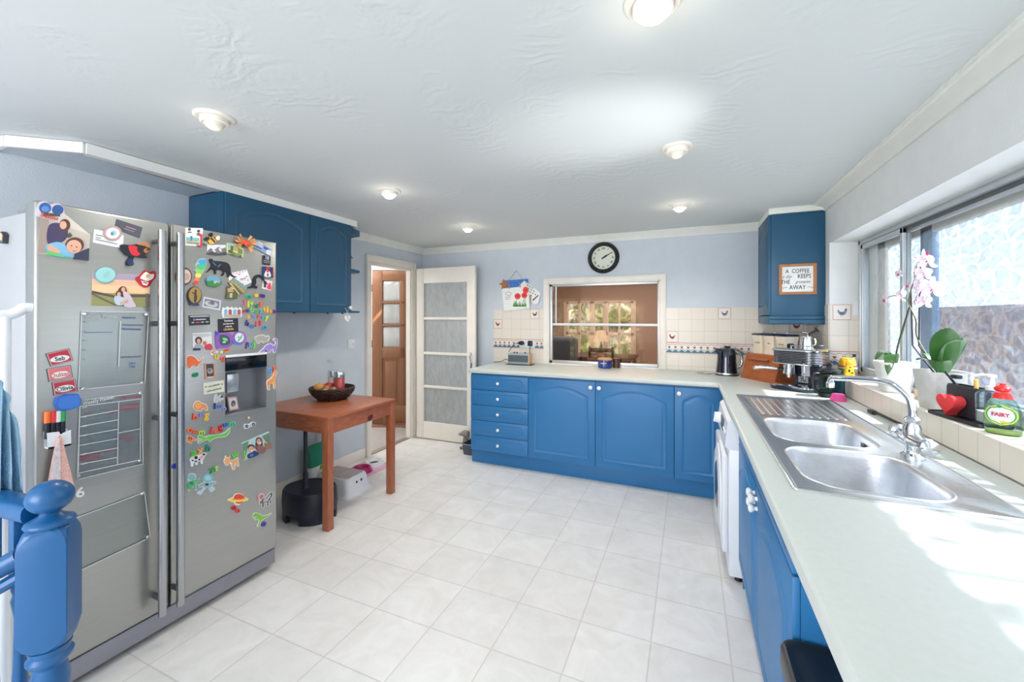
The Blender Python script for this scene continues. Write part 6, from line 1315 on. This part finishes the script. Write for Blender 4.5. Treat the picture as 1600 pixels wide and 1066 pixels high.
mag('souvenir_magnet', 'striped landscape magnet of fields and shore overlapping the white card', 'magnet', 'D', [([(560, 556), (682, 648), (640, 716), (600, 718), (506, 600)], (150, 146, 110)), ([(562, 562), (676, 650), (664, 668), (546, 576)], (120, 160, 170)), ([(540, 584), (660, 680), (652, 694), (530, 596)], (190, 160, 110)), ([(520, 602), (560, 620), (640, 706), (610, 712)], (90, 110, 70)), ([(512, 604), (530, 606), (612, 712), (602, 716)], (214, 190, 130))], z0=.0018, th=.004)
mag('souvenir_magnet', 'brown and green ruin scene magnet left of the word mum', 'magnet', 'D', [([(494, 640), (530, 634), (592, 700), (586, 752), (478, 748), (492, 690)], (96, 84, 60)), ([(500, 655), (540, 650), (560, 690), (500, 690)], (196, 160, 120)), ([(500, 690), (580, 704), (580, 744), (490, 744)], (90, 104, 60)), ([(520, 700), (544, 700), (540, 744), (516, 740)], (206, 190, 160)), ([(520, 645), (530, 642), (560, 660), (548, 664)], (226, 214, 200))], z0=.002, th=.004)
mag('lizard_magnet', 'black lizard magnet with a curled tail', 'magnet', 'D', [(sm([(680, 650), (720, 632), (732, 610), (735, 570), (755, 540), (790, 528), (825, 545), (846, 580), (848, 612), (838, 610), (832, 582), (812, 560), (785, 550), (768, 570), (768, 605), (758, 628), (778, 640), (770, 658), (745, 650), (720, 654)], 3), (28, 30, 42))], th=.004)
mag('souvenir_magnet', 'small pink and white card magnet near the right edge', 'magnet', 'D', [([(836, 574), (920, 590), (906, 678), (822, 656)], (232, 228, 228)), ([(842, 585), (866, 590), (858, 650), (838, 644)], (60, 60, 84)), (sm([(866, 650), (880, 620), (896, 600), (908, 650), (896, 668)]), (226, 70, 96)), (ell(868, 612, 8, 10), (160, 60, 90))], th=.002)
mag('photo_print', 'small grey photo of a cup or nest at a slight tilt', 'photo', 'D', [([(286, 732), (446, 768), (434, 860), (270, 828)], (222, 224, 228)), ([(296, 748), (432, 776), (424, 844), (284, 818)], (140, 138, 150)), (ell(352, 800, 60, 26, 20, 12), (206, 208, 214)), (ell(356, 794, 36, 16, 16, 12), (150, 150, 160)), (ell(362, 784, 18, 20), (120, 116, 126))], th=.0012)
mag('souvenir_magnet', 'beach hut shaped magnet with blue and red huts', 'magnet', 'D', [([(456, 832), (486, 838), (504, 824), (524, 840), (542, 828), (562, 842), (580, 830), (600, 842), (622, 828), (636, 850), (636, 920), (460, 930), (450, 880)], (236, 238, 238)), ([(472, 856), (488, 844), (500, 856), (500, 900), (472, 902)], (130, 182, 206)), ([(512, 858), (524, 846), (540, 858), (540, 900), (512, 900)], (176, 84, 104)), ([(552, 858), (566, 848), (584, 858), (584, 898), (552, 900)], (136, 186, 208)), ([(594, 858), (606, 848), (622, 858), (622, 896), (594, 898)], (170, 100, 120)), ([(470, 904), (622, 900), (622, 914), (470, 918)], (206, 160, 130))])
mag('word_magnet', 'black rectangular ticket style magnet with white lines of text', 'magnet', 'D', [([(146, 908), (336, 902), (342, 990), (154, 1000)], (46, 48, 60)), ([(156, 912), (330, 908), (330, 918), (156, 922)], (200, 202, 206)), (ell(194, 945, 10, 9, 14), (220, 220, 222)), (ell(194, 945, 7, 6, 14), (46, 48, 60)), ([(208, 940), (300, 936), (300, 946), (208, 950)], (206, 206, 210)), ([(168, 968), (190, 967), (190, 977), (168, 978)], (190, 190, 196)), ([(206, 966), (238, 965), (238, 976), (206, 977)], (196, 80, 96)), ([(256, 964), (280, 963), (280, 973), (256, 974)], (190, 190, 196)), ([(298, 962), (320, 961), (320, 971), (298, 972)], (190, 190, 196))])
mag('word_magnet', 'black square magnet with a quote ending in an orange word', 'magnet', 'D', [([(416, 940), (600, 932), (604, 1056), (420, 1066)], (40, 40, 50))], texts=[('Sometimes', 512, 955, 24, W_, 2), ('you have to be', 512, 982, 22, W_, 2), ('a little bit', 512, 1008, 22, W_, 2), ('GRUMPIER', 512, 1036, 27, (240, 190, 120), 2)])
LG = (100, 196, 120); PU = (98, 60, 140); YE = (250, 206, 70); RD = (232, 72, 62); LB = (110, 176, 232); LM = (190, 226, 90); PK_ = (228, 90, 140); DGN = (30, 140, 90); CO = (246, 110, 84); BLU2 = (50, 140, 210); LI = (150, 150, 224)
for ch, x, y, h, col, lab, r0 in (
    ('m', 190, 240, 56, (40, 176, 120), 'green letter m starting the word mum', 0), ('u', 315, 222, 56, YE, 'yellow letter u in the middle of mum', 4), ('m', 420, 230, 56, PU, 'purple letter m ending the word mum', -2),
    ('l', 120, 352, 82, PK_, 'pink letter l in the row below mum', 8), ('i', 185, 378, 82, (214, 222, 60), 'yellow green letter i in the row below mum', 0), ('v', 238, 362, 60, LM, 'lime letter v in the row below mum', 10), ('v', 322, 405, 62, (24, 130, 84), 'dark green letter v in the row below mum', 12), ('y', 398, 362, 80, CO, 'coral letter y ending the row below mum', 0),
    ('s', 102, 486, 56, RD, 'red letter s starting the long third word', 0), ('e', 168, 480, 56, PU, 'purple letter e in the long third word', 0), ('b', 246, 468, 78, (130, 214, 130), 'mint letter b in the long third word', 0), ('a', 326, 496, 58, (80, 196, 70), 'bright green letter a in the long third word', -12), ('s', 396, 486, 56, LB, 'pale blue letter s in the long third word', 0), ('t', 452, 460, 78, (250, 190, 70), 'orange yellow letter t in the long third word', 0), ('i', 502, 468, 80, YE, 'yellow letter i in the long third word', 0), ('a', 556, 486, 56, (246, 176, 60), 'amber letter a in the long third word', 0), ('n', 622, 492, 56, (140, 60, 150), 'violet letter n ending the long third word', -4),
    ('s', 186, 580, 58, (250, 196, 70), 'amber letter s starting the fourth word', -6), ('a', 278, 574, 58, (140, 150, 226), 'lilac letter a in the fourth word', 0), ('s', 356, 574, 58, CO, 'coral letter s in the fourth word', 0), ('s', 428, 584, 56, LB, 'pale blue letter s in the fourth word', 4), ('y', 492, 592, 82, LM, 'lime letter y ending the fourth word', 0),
    ('h', 168, 698, 86, (84, 62, 132), 'purple letter h starting the word hello', -12), ('e', 246, 738, 62, BLU2, 'blue letter e in the word hello', -10), ('l', 314, 712, 84, RD, 'red first letter l in the word hello', -6), ('l', 380, 698, 84, (224, 58, 60), 'red second letter l in the word hello', 4), ('o', 456, 756, 60, (70, 150, 226), 'blue letter o ending the word hello', 0)):
    letter(ch, 'L', x, y, h, col, lab, r0)
for ch, c, x, y, h, col, lab, r0 in (
    ('l', 'E', 677, 240, 56, PU, 'purple letter l left of the rhinoceros', -14), ('u', 'E', 718, 226, 36, LB, 'pale blue letter u left of the rhinoceros', -6), ('j', 'E', 748, 220, 56, (120, 206, 80), 'green letter j touching the rhinoceros', 0),
    ('u', 'E', 400, 338, 40, YE, 'yellow letter u beneath the rainbow magnet', -4), ('q', 'E', 457, 352, 48, CO, 'coral letter q beneath the rainbow magnet', -6),
    ('q', 'E', 894, 456, 48, LB, 'pale blue letter q above the giraffe', -6), ('y', 'E', 934, 442, 48, CO, 'coral letter y above the giraffe', 0), ('e', 'E', 198, 510, 46, (30, 150, 96), 'green letter e lying on its side under the orange dinosaur', 95),
    ('l', 'E', 384, 800, 50, (44, 48, 150), 'navy letter l in the word loo', -4), ('o', 'E', 428, 798, 34, (84, 130, 226), 'blue letter o in the word loo', 0), ('o', 'E', 472, 818, 34, LI, 'lilac letter o in the word loo', 0),
    ('b', 'E', 200, 898, 60, CO, 'coral letter b in the word beg', -6), ('e', 'E', 258, 874, 42, LI, 'lilac letter e in the word beg', 0), ('g', 'E', 308, 882, 60, YE, 'yellow letter g in the word beg', -6),
    ('o', 'E', 152, 1014, 44, (246, 120, 60), 'orange letter o left of the word legum', -6), ('o', 'E', 200, 1030, 40, CO, 'coral letter o left of the word legum', 0), ('m', 'E', 262, 1036, 38, LM, 'lime letter m left of the word legum', 0),
    ('l', 'E', 352, 1026, 60, RD, 'red letter l starting the word legum', -8), ('e', 'E', 394, 1024, 42, CO, 'coral letter e in the word legum', 8), ('g', 'E', 432, 992, 56, (206, 44, 60), 'dark red letter g in the word legum', 8), ('u', 'E', 482, 968, 40, (60, 120, 200), 'blue letter u in the word legum', 4), ('m', 'E', 540, 956, 40, (80, 200, 150), 'mint letter m ending the word legum', 6),
    ('a', 'F', 186, 280, 48, (100, 196, 70), 'green letter a above the cow', -6), ('x', 'F', 248, 262, 42, (240, 170, 70), 'orange letter x above the cow', 0), ('h', 'F', 322, 240, 56, (24, 150, 110), 'teal green letter h above the cow', -6), ('w', 'F', 570, 298, 42, (116, 206, 74), 'green letter w above the goat', 4),
    ('x', 'F', 360, 438, 46, (36, 160, 80), 'green letter x above the astronauts', 10), ('t', 'F', 398, 424, 50, LM, 'lime letter t above the astronauts', -8),
    ('D', 'F', 812, 690, 56, (240, 170, 180), 'pale pink capital letter d beside the zebra', 0), ('o', 'F', 558, 788, 40, (196, 40, 70), 'crimson letter o under the ringed planet', 30), ('e', 'F', 592, 814, 40, RD, 'red letter e under the ringed planet', 20), ('o', 'F', 838, 936, 42, (84, 60, 180), 'purple letter o beside the small green dinosaur', 0)):
    letter(ch, c, x, y, h, col, lab, r0)
m = MB(TF); a = f1('P', 277, 727); m.lathe([(.011, 0), (.012, .006), (.008, .01), (1e-5, .011)], flat((40, 50, 180)), 18, TR(a[0]-.012, a[1], 0)); one(m, 'round_magnet', 'small deep blue round magnet between the two handles', 'magnet', 'single magnets on the fridge')
mag('photo_print', 'photo of a girl sitting at a party table under white bunting', 'photo', 'E', [([(180, 122), (356, 114), (362, 276), (186, 284)], (236, 236, 236)), ([(186, 130), (350, 122), (352, 150), (270, 160), (186, 148)], (206, 208, 210)), (ell(236, 190, 32, 34), (84, 56, 46)), (ell(236, 196, 18, 22), SKIN), (sm([(204, 232), (240, 218), (274, 240), (300, 260), (280, 276), (196, 276)]), (176, 174, 184)), (ell(292, 214, 18, 18), (206, 120, 100)), (sm([(296, 236), (340, 220), (358, 240), (356, 274), (300, 274)]), (214, 70, 84)), ([(186, 262), (250, 262), (250, 282), (186, 283)], (44, 54, 84))], th=.0012)
mag('picture_magnet', 'large purple letter d shaped frame with a green picture inside', 'magnet', 'E', [(sm([(390, 108), (420, 112), (500, 112), (548, 150), (550, 215), (510, 256), (440, 262), (398, 260)], 3), (150, 96, 186)), (sm([(432, 140), (500, 146), (526, 184), (516, 224), (440, 230)], 3), (60, 96, 84)), (ell(480, 180, 26, 14, 14, 20), (150, 206, 160)), (ell(470, 206, 18, 8, 12), (196, 226, 206)), ([(392, 112), (418, 114), (418, 140), (394, 140)], (60, 90, 200))])
mag('picture_magnet', 'round purple and blue letter frame with a white picture inside', 'magnet', 'E', [(ell(614, 165, 64, 62), (160, 96, 190)), (sm([(555, 180), (580, 210), (640, 222), (620, 230), (570, 224), (552, 200)]), (70, 120, 210)), (ell(612, 164, 42, 44), (224, 240, 236)), (sm([(596, 190), (620, 160), (632, 136), (638, 146), (626, 172), (604, 196)]), (80, 170, 110)), (ell(604, 160, 8, 12), (140, 200, 160))])
GRY = (176, 168, 160)
mag('animal_magnet', 'grey rhinoceros magnet above the purple dinosaur', 'magnet', 'E', cutout([(758, 165), (790, 146), (830, 142), (856, 155), (880, 150), (888, 172), (872, 198), (850, 200), (836, 210), (826, 196), (800, 200), (792, 216), (778, 212), (772, 192)], GRY, extra=[([(872, 196), (888, 166), (886, 188)], (236, 236, 226))]))
mag('animal_magnet', 'purple long necked dinosaur magnet by the right edge of the door', 'magnet', 'E', cutout([(798, 300), (830, 272), (862, 236), (900, 222), (928, 240), (948, 222), (946, 196), (928, 186), (940, 174), (960, 182), (962, 214), (952, 260), (944, 298), (930, 298), (924, 270), (900, 278), (892, 298), (874, 296), (872, 272), (850, 284), (820, 300)], (156, 130, 206)))
mag('animal_magnet', 'orange spiky dinosaur magnet beside the right handle', 'magnet', 'E', cutout([(126, 350), (160, 332), (200, 345), (236, 385), (258, 366), (276, 350), (262, 384), (236, 410), (222, 436), (208, 436), (202, 420), (170, 425), (160, 448), (146, 446), (138, 425), (126, 420)], (240, 116, 70)))
mag('animal_magnet', 'orange spotted giraffe magnet at the right edge of the door', 'magnet', 'E', cutout([(936, 476), (950, 470), (964, 490), (950, 504), (944, 530), (942, 570), (944, 628), (932, 630), (926, 590), (900, 586), (890, 610), (890, 644), (878, 642), (872, 606), (866, 596), (872, 566), (905, 540), (925, 515)], (244, 160, 90), w=4, extra=[(ell(920, 560, 5, 5, 8), (206, 100, 50)), (ell(900, 570, 5, 5, 8), (206, 100, 50)), (ell(934, 530, 4, 5, 8), (206, 100, 50)), (ell(886, 590, 4, 4, 8), (206, 100, 50))]))
mag('rainbow_magnet', 'rainbow and star shaped magnet above the yellow letter u', 'magnet', 'E', [(sm([(346, 292), (380, 284), (410, 290), (420, 300), (404, 304), (372, 300), (362, 312), (372, 324), (350, 320)], 3), (240, 236, 220)), (sm([(352, 296), (382, 288), (402, 292), (376, 296), (358, 308)], 3), (240, 90, 60)), ([(430, 296), (442, 290), (444, 276), (452, 290), (466, 290), (456, 300), (458, 312), (446, 304), (436, 312)], (250, 230, 150)), (sm([(470, 290), (510, 276), (524, 270), (520, 290), (500, 300), (480, 304)], 3), (246, 150, 60)), (sm([(476, 284), (512, 270), (516, 276), (490, 290)], 3), (226, 60, 60))])
mag('framed_magnet', 'small terracotta framed picture magnet of a sleeping figure', 'magnet', 'E', [([(288, 404), (390, 400), (394, 542), (296, 548)], (206, 156, 132)), ([(304, 410), (372, 406), (376, 520), (310, 524)], (74, 70, 74)), (ell(340, 472, 26, 26), (176, 172, 170)), (ell(336, 466, 12, 14), (110, 104, 104)), ([(312, 528), (374, 526), (374, 536), (312, 540)], (226, 206, 190))])
mag('note_magnet', 'cream slip magnet with handwriting style words', 'magnet', 'E', [([(278, 584), (470, 558), (476, 664), (284, 692)], (226, 226, 206)), (ell(302, 620, 7, 6, 8), (90, 90, 90)), (ell(454, 594, 7, 6, 8), (90, 90, 90))], texts=[('I do welcome', 378, 606, 26, (120, 120, 116), 6), ('Coffee and biscuits', 380, 646, 24, (120, 120, 116), 6)], th=.0015)
mag('animal_magnet', 'small grey and white rabbit magnet above the word loo', 'magnet', 'E', cutout([(380, 745), (386, 706), (398, 690), (412, 706), (404, 716), (430, 700), (446, 690), (444, 706), (430, 720), (458, 722), (460, 734), (430, 738), (436, 752), (410, 752), (404, 766), (382, 762)], (186, 190, 196), w=4))
mag('animal_magnet', 'orange lion magnet above the word beg', 'magnet', 'E', cutout([(196, 780), (212, 758), (240, 756), (260, 772), (286, 778), (300, 786), (312, 800), (314, 834), (296, 834), (286, 820), (262, 824), (258, 842), (236, 836), (222, 838), (202, 826), (188, 806)], (238, 150, 84), w=6, extra=[(ell(228, 796, 26, 26, 18), (250, 176, 110)), (ell(222, 790, 3, 3, 8), K_), (ell(238, 794, 3, 3, 8), K_)]))
m = MB(face('+x', (XF-.055, 0, 0))); q = [f1('E', x, y, XF-.05) for x, y in ((502, 712), (590, 706), (612, 830), (522, 846))]; m.prism(q, 0, .006, flat((206, 160, 164))); cxx = sum(p[0] for p in q)/4; czz = sum(p[1] for p in q)/4; q2 = [(cxx+(p[0]-cxx)*.8, czz+(p[1]-czz)*.8) for p in q]; m.prism(q2, .006, .007, flat((226, 226, 226))); m.prism([(cxx+.011*math.cos(a), czz+.016*math.sin(a)) for a in [i*.35 for i in range(18)]], .007, .008, flat((110, 90, 92))); m.prism([(cxx+.005*math.cos(a), czz-.006+.006*math.sin(a)) for a in [i*.35 for i in range(18)]], .008, .0085, flat((206, 150, 140)))
tag(m.build('framed_magnet', recenter=True), 'small pink framed picture standing inside the water dispenser recess', 'picture', 'magnets and prints on the fridge doors')
mag('button_magnet', 'small round bronze button magnet under the dispenser', 'magnet', 'E', [(ell(696, 904, 18, 18), (150, 134, 110)), (ell(696, 904, 10, 12), (216, 206, 180))], th=.006)
mag('eyes_magnet', 'silver oval magnet with two dark round holes under the dispenser', 'magnet', 'E', [(sm([(652, 976), (668, 960), (700, 962), (730, 944), (758, 946), (764, 966), (748, 984), (714, 988), (690, 1006), (660, 1006)], 3), (216, 218, 222)), (ell(678, 984, 16, 15), (60, 62, 70)), (ell(740, 966, 16, 15), (60, 62, 70)), (ell(678, 984, 9, 8), (140, 142, 150)), (ell(740, 966, 9, 8), (140, 142, 150)), (ell(710, 974, 6, 5), (150, 152, 158))], th=.005)
# ---- lower magnets
mag('animal_magnet', 'long green crocodile magnet under the word legum', 'magnet', 'F', cutout([(236, 124), (262, 126), (300, 138), (330, 126), (380, 118), (430, 112), (480, 96), (505, 72), (522, 54), (518, 86), (496, 120), (460, 134), (400, 140), (360, 160), (340, 176), (320, 158), (280, 172), (236, 192), (232, 180), (270, 158), (232, 142)], (110, 196, 80)))
mag('animal_magnet', 'orange tiger magnet beside the handle, facing away', 'magnet', 'F', cutout([(130, 130), (160, 128), (180, 140), (206, 158), (236, 154), (232, 164), (196, 168), (178, 166), (166, 192), (152, 190), (146, 172), (130, 180)], (240, 130, 70), w=4, extra=[([(146, 132), (152, 134), (148, 160), (142, 158)], (70, 40, 30)), ([(166, 138), (172, 140), (166, 162), (160, 160)], (70, 40, 30))]))
mag('photo_print', 'photo of a smiling boy and woman standing close together by plants', 'photo', 'F', [([(636, 190), (886, 82), (908, 246), (654, 354)], (178, 206, 206)), ([(640, 200), (700, 172), (690, 240), (664, 346), (652, 340)], (106, 140, 116)), ([(820, 130), (886, 100), (900, 200), (860, 180)], (110, 130, 104)), (sm([(765, 190), (770, 150), (800, 140), (822, 160), (830, 210), (850, 270), (800, 284), (764, 240)]), (84, 50, 46)), (ell(794, 180, 22, 28, 16, -15), SKIN), (sm([(770, 222), (820, 214), (860, 262), (800, 290)]), (140, 96, 90)), (ell(722, 232, 32, 28), (60, 44, 40)), (ell(722, 250, 28, 30, 16, -15), SKIN), (sm([(690, 300), (720, 282), (752, 262), (790, 296), (700, 334)]), (44, 60, 104)), ([(706, 300), (738, 286), (740, 304), (712, 320)], (70, 130, 190)), ([(846, 190), (906, 196), (904, 240), (850, 262)], (150, 110, 90)), ([(650, 260), (664, 262), (662, 340), (652, 336)], (150, 190, 80)), (ell(712, 246, 3, 3, 8), K_), (ell(732, 240, 3, 3, 8), K_), (ell(786, 172, 3, 3, 8), K_), (ell(804, 168, 3, 3, 8), K_), ([(714, 264), (738, 256), (728, 268)], W_), ([(786, 194), (806, 188), (798, 200)], W_)], th=.0012)
mag('animal_magnet', 'black and white cow magnet with a pink face', 'magnet', 'F', cutout([(158, 340), (190, 318), (230, 306), (262, 294), (290, 284), (306, 290), (290, 312), (284, 334), (270, 348), (272, 378), (258, 380), (252, 356), (226, 364), (222, 390), (206, 390), (204, 370), (186, 376), (182, 404), (168, 404), (166, 376)], (236, 236, 236), w=4, extra=[(ell(210, 326, 16, 15, 14), K_), (ell(240, 344, 9, 9, 12), K_), (ell(178, 352, 9, 7, 12), K_), (ell(208, 360, 14, 6, 12), K_), (ell(266, 322, 20, 14, 14, -35), (236, 170, 186)), (ell(282, 296, 12, 8, 10), K_)]))
mag('animal_magnet', 'light brown goat magnet under the green letter w', 'magnet', 'F', cutout([(474, 346), (486, 334), (484, 316), (496, 316), (504, 332), (514, 314), (522, 318), (516, 340), (540, 356), (572, 344), (598, 330), (600, 352), (606, 400), (592, 402), (584, 380), (568, 382), (568, 430), (552, 432), (540, 396), (520, 374), (506, 396), (488, 392), (474, 370)], (234, 168, 110), extra=[(sm([(520, 368), (538, 372), (542, 392), (530, 386)]), W_)]))
mag('animal_magnet', 'black and white striped zebra magnet beside the pink letter d', 'magnet', 'F', cutout([(836, 696), (862, 694), (880, 670), (904, 648), (918, 654), (916, 684), (900, 706), (908, 748), (896, 750), (886, 716), (880, 770), (868, 770), (866, 740), (840, 752), (838, 784), (824, 786), (820, 746), (802, 756), (800, 740), (818, 720)], (96, 98, 102), w=4, extra=[([(842, 700), (848, 700), (840, 740), (834, 738)], W_), ([(858, 698), (864, 700), (856, 736), (850, 734)], W_), ([(876, 690), (882, 692), (872, 728), (866, 726)], W_), ([(892, 668), (898, 672), (886, 700), (880, 696)], W_)]))
mag('animal_magnet', 'small green tyrannosaurus magnet near the bottom of the right door', 'magnet', 'F', cutout([(738, 870), (746, 846), (770, 840), (800, 850), (826, 864), (862, 862), (904, 844), (876, 870), (836, 896), (812, 912), (806, 940), (792, 960), (778, 958), (792, 934), (796, 906), (778, 892), (766, 902), (756, 890), (774, 878), (744, 882)], (130, 196, 80), w=4, extra=[(ell(784, 884, 8, 4, 8), (236, 120, 70)), (ell(758, 858, 3, 3, 8), K_)]))
mag('planet_magnet', 'red ringed planet magnet in the lower middle of the right door', 'magnet', 'F', [(sm([(506, 712), (550, 694), (572, 664), (610, 656), (644, 668), (656, 692), (694, 702), (692, 722), (640, 738), (612, 766), (576, 762), (556, 740), (512, 728)], 3), (240, 232, 210)), (ell(606, 708, 46, 46), (236, 88, 62)), (ell(600, 716, 92, 20, 28, -4), (250, 214, 100)), (ell(606, 706, 60, 10, 24, -4), (236, 120, 60)), (sm([(562, 700), (575, 672), (606, 662), (640, 674), (652, 700), (606, 708)], 3), (228, 66, 50))])
mag('astronaut_magnet', 'silver blue astronaut magnet holding hands with a green one', 'magnet', 'F', [(sm([(272, 520), (286, 484), (320, 470), (352, 480), (370, 510), (362, 544), (392, 544), (396, 566), (360, 584), (386, 610), (380, 628), (350, 648), (336, 634), (316, 606), (286, 630), (258, 668), (232, 664), (214, 650), (250, 626), (270, 600), (240, 600), (228, 580), (270, 560), (284, 552)], 3), (206, 216, 218)), (ell(320, 514, 46, 42), (126, 186, 196)), (ell(320, 514, 30, 26), (166, 214, 220)), (sm([(284, 560), (340, 560), (352, 590), (318, 606), (282, 596)], 3), (156, 184, 190)), ([(294, 566), (322, 564), (324, 584), (298, 586)], (50, 60, 70)), (sm([(340, 560), (384, 552), (388, 564), (352, 576)], 3), (130, 176, 190)), (sm([(238, 584), (280, 566), (284, 580), (246, 594)], 3), (140, 176, 186)), ([(268, 606), (290, 614), (262, 642), (246, 634)], (176, 214, 230)), ([(330, 604), (350, 600), (374, 622), (352, 634)], (176, 214, 230))])
mag('astronaut_magnet', 'green suited astronaut magnet partly hidden behind the handle', 'magnet', 'F', [(sm([(136, 500), (160, 476), (196, 474), (214, 496), (208, 530), (248, 522), (246, 540), (214, 560), (218, 620), (200, 628), (184, 600), (160, 610), (144, 640), (136, 636)], 3), (206, 216, 214)), (ell(172, 508, 34, 30), (130, 186, 194)), (sm([(136, 550), (170, 540), (240, 526), (240, 538), (204, 560), (212, 612), (198, 616), (184, 590), (140, 622)], 3), (84, 186, 96)), (ell(168, 562, 20, 14), (60, 96, 170))])
# ================= camera, lights, world
cam = bpy.data.cameras.new('camera'); co = bpy.data.objects.new('camera', cam); COL.objects.link(co)
co.location = CAM; co.rotation_euler = (R(90), 0, YAW); cam.sensor_width = 36; cam.lens = FP/1600*36; cam.shift_y = -37/1600; cam.clip_start = .05
SC.camera = co
def area(name, loc, rot, sx, sy, e, col=(255, 255, 255), spread=180):
    l = bpy.data.lights.new(name, 'AREA'); l.shape = 'RECTANGLE'; l.size = sx; l.size_y = sy; l.energy = e; l.color = rgb(col)[:3]; l.spread = R(spread)
    o = bpy.data.objects.new(name, l); COL.objects.link(o); o.location = loc; o.rotation_euler = rot; return o
sun = bpy.data.lights.new('sun', 'SUN'); sun.energy = 22; sun.angle = R(1.2); sun.color = rgb((255, 250, 240))[:3]
so = bpy.data.objects.new('sun', sun); COL.objects.link(so); so.rotation_euler = Vector((1.0, .02, 1.27)).to_track_quat('Z', 'Y').to_euler()
area('window_daylight', (1.03, 1.9, 1.45), (0, R(90), 0),   .8, 2.9, 8, (236, 244, 255))
area('room_fill', (-1.5, -2.1, 1.45), (R(88), 0, R(-8)), 2.0, 1.4, 62, (250, 250, 255))
area('hall_light', (-4.1, 4.0, 2.28), (0, 0, 0), 1.2, 1.6, 30, (255, 250, 244))
area('hall_side_light', (-4.9, 2.6, 1.4), (R(90), 0, R(-40)), 1.2, 1.2, 14, (255, 255, 255))
area('dining_fill', (-1.2, 6.3, 2.35), (0, 0, 0), 2.2, 2.4, 110, (255, 246, 236))  # added area lamp to brighten the room beyond the hatch, no fitting there
for i, (p, on) in enumerate(LP):
    l = bpy.data.lights.new('ceiling_bulb', 'SPOT'); l.energy = (7 if i == 0 else 22) if on else 12; l.spot_size = R(150); l.spot_blend = .8; l.shadow_soft_size = .03; l.color = rgb((255, 248, 238))[:3]  # fittings marked unlit get an added spot too, for more room light
    o = bpy.data.objects.new('ceiling_bulb', l); COL.objects.link(o); o.location = p+Vector((0, 0, -.07))
    l2 = bpy.data.lights.new('ceiling_bulb_halo', 'POINT'); l2.energy = .35 if on else .1; l2.shadow_soft_size = .03; l2.color = rgb((255, 244, 224))[:3]
    o2 = bpy.data.objects.new('ceiling_bulb_halo', l2); COL.objects.link(o2); o2.location = p+Vector((0, 0, -.09))
# added spot lamp in place of sunlight bounced to the ceiling by the sink
gp = onz(945, 205, ZC); l = bpy.data.lights.new('sink_glint', 'SPOT'); l.energy = 34; l.spot_size = R(40); l.spot_blend = 1.0; l.shadow_soft_size = .05
o = bpy.data.objects.new('sink_glint', l); COL.objects.link(o); o.location = (.5, 1.65, 1.2); o.rotation_euler = (Vector(o.location)-gp).to_track_quat('Z', 'Y').to_euler()
w = bpy.data.worlds.new('world'); SC.world = w; w.use_nodes = True; nt = w.node_tree; bg = nt.nodes['Background']
tc = nt.nodes.new('ShaderNodeTexCoord'); sp_ = nt.nodes.new('ShaderNodeSeparateXYZ'); rp = nt.nodes.new('ShaderNodeValToRGB')
nt.links.new(tc.outputs['Generated'], sp_.inputs[0]); nt.links.new(sp_.outputs['Z'], rp.inputs['Fac']); nt.links.new(rp.outputs['Color'], bg.inputs['Color'])
rp.color_ramp.elements[0].color = rgb((255, 255, 255)); rp.color_ramp.elements[1].color = rgb((190, 215, 255)); rp.color_ramp.elements[1].position = .7
bg.inputs['Strength'].default_value = 2.2
SC.view_settings.view_transform = 'Standard'; SC.view_settings.look = 'None'; SC.view_settings.exposure = .22; SC.view_settings.gamma = 1
cy = SC.cycles; cy.use_denoising = True; cy.max_bounces = 10; cy.diffuse_bounces = 5; cy.glossy_bounces = 4; cy.transmission_bounces = 8; cy.transparent_max_bounces = 16; cy.sample_clamp_indirect = 6; cy.caustics_refractive = False; cy.caustics_reflective = False
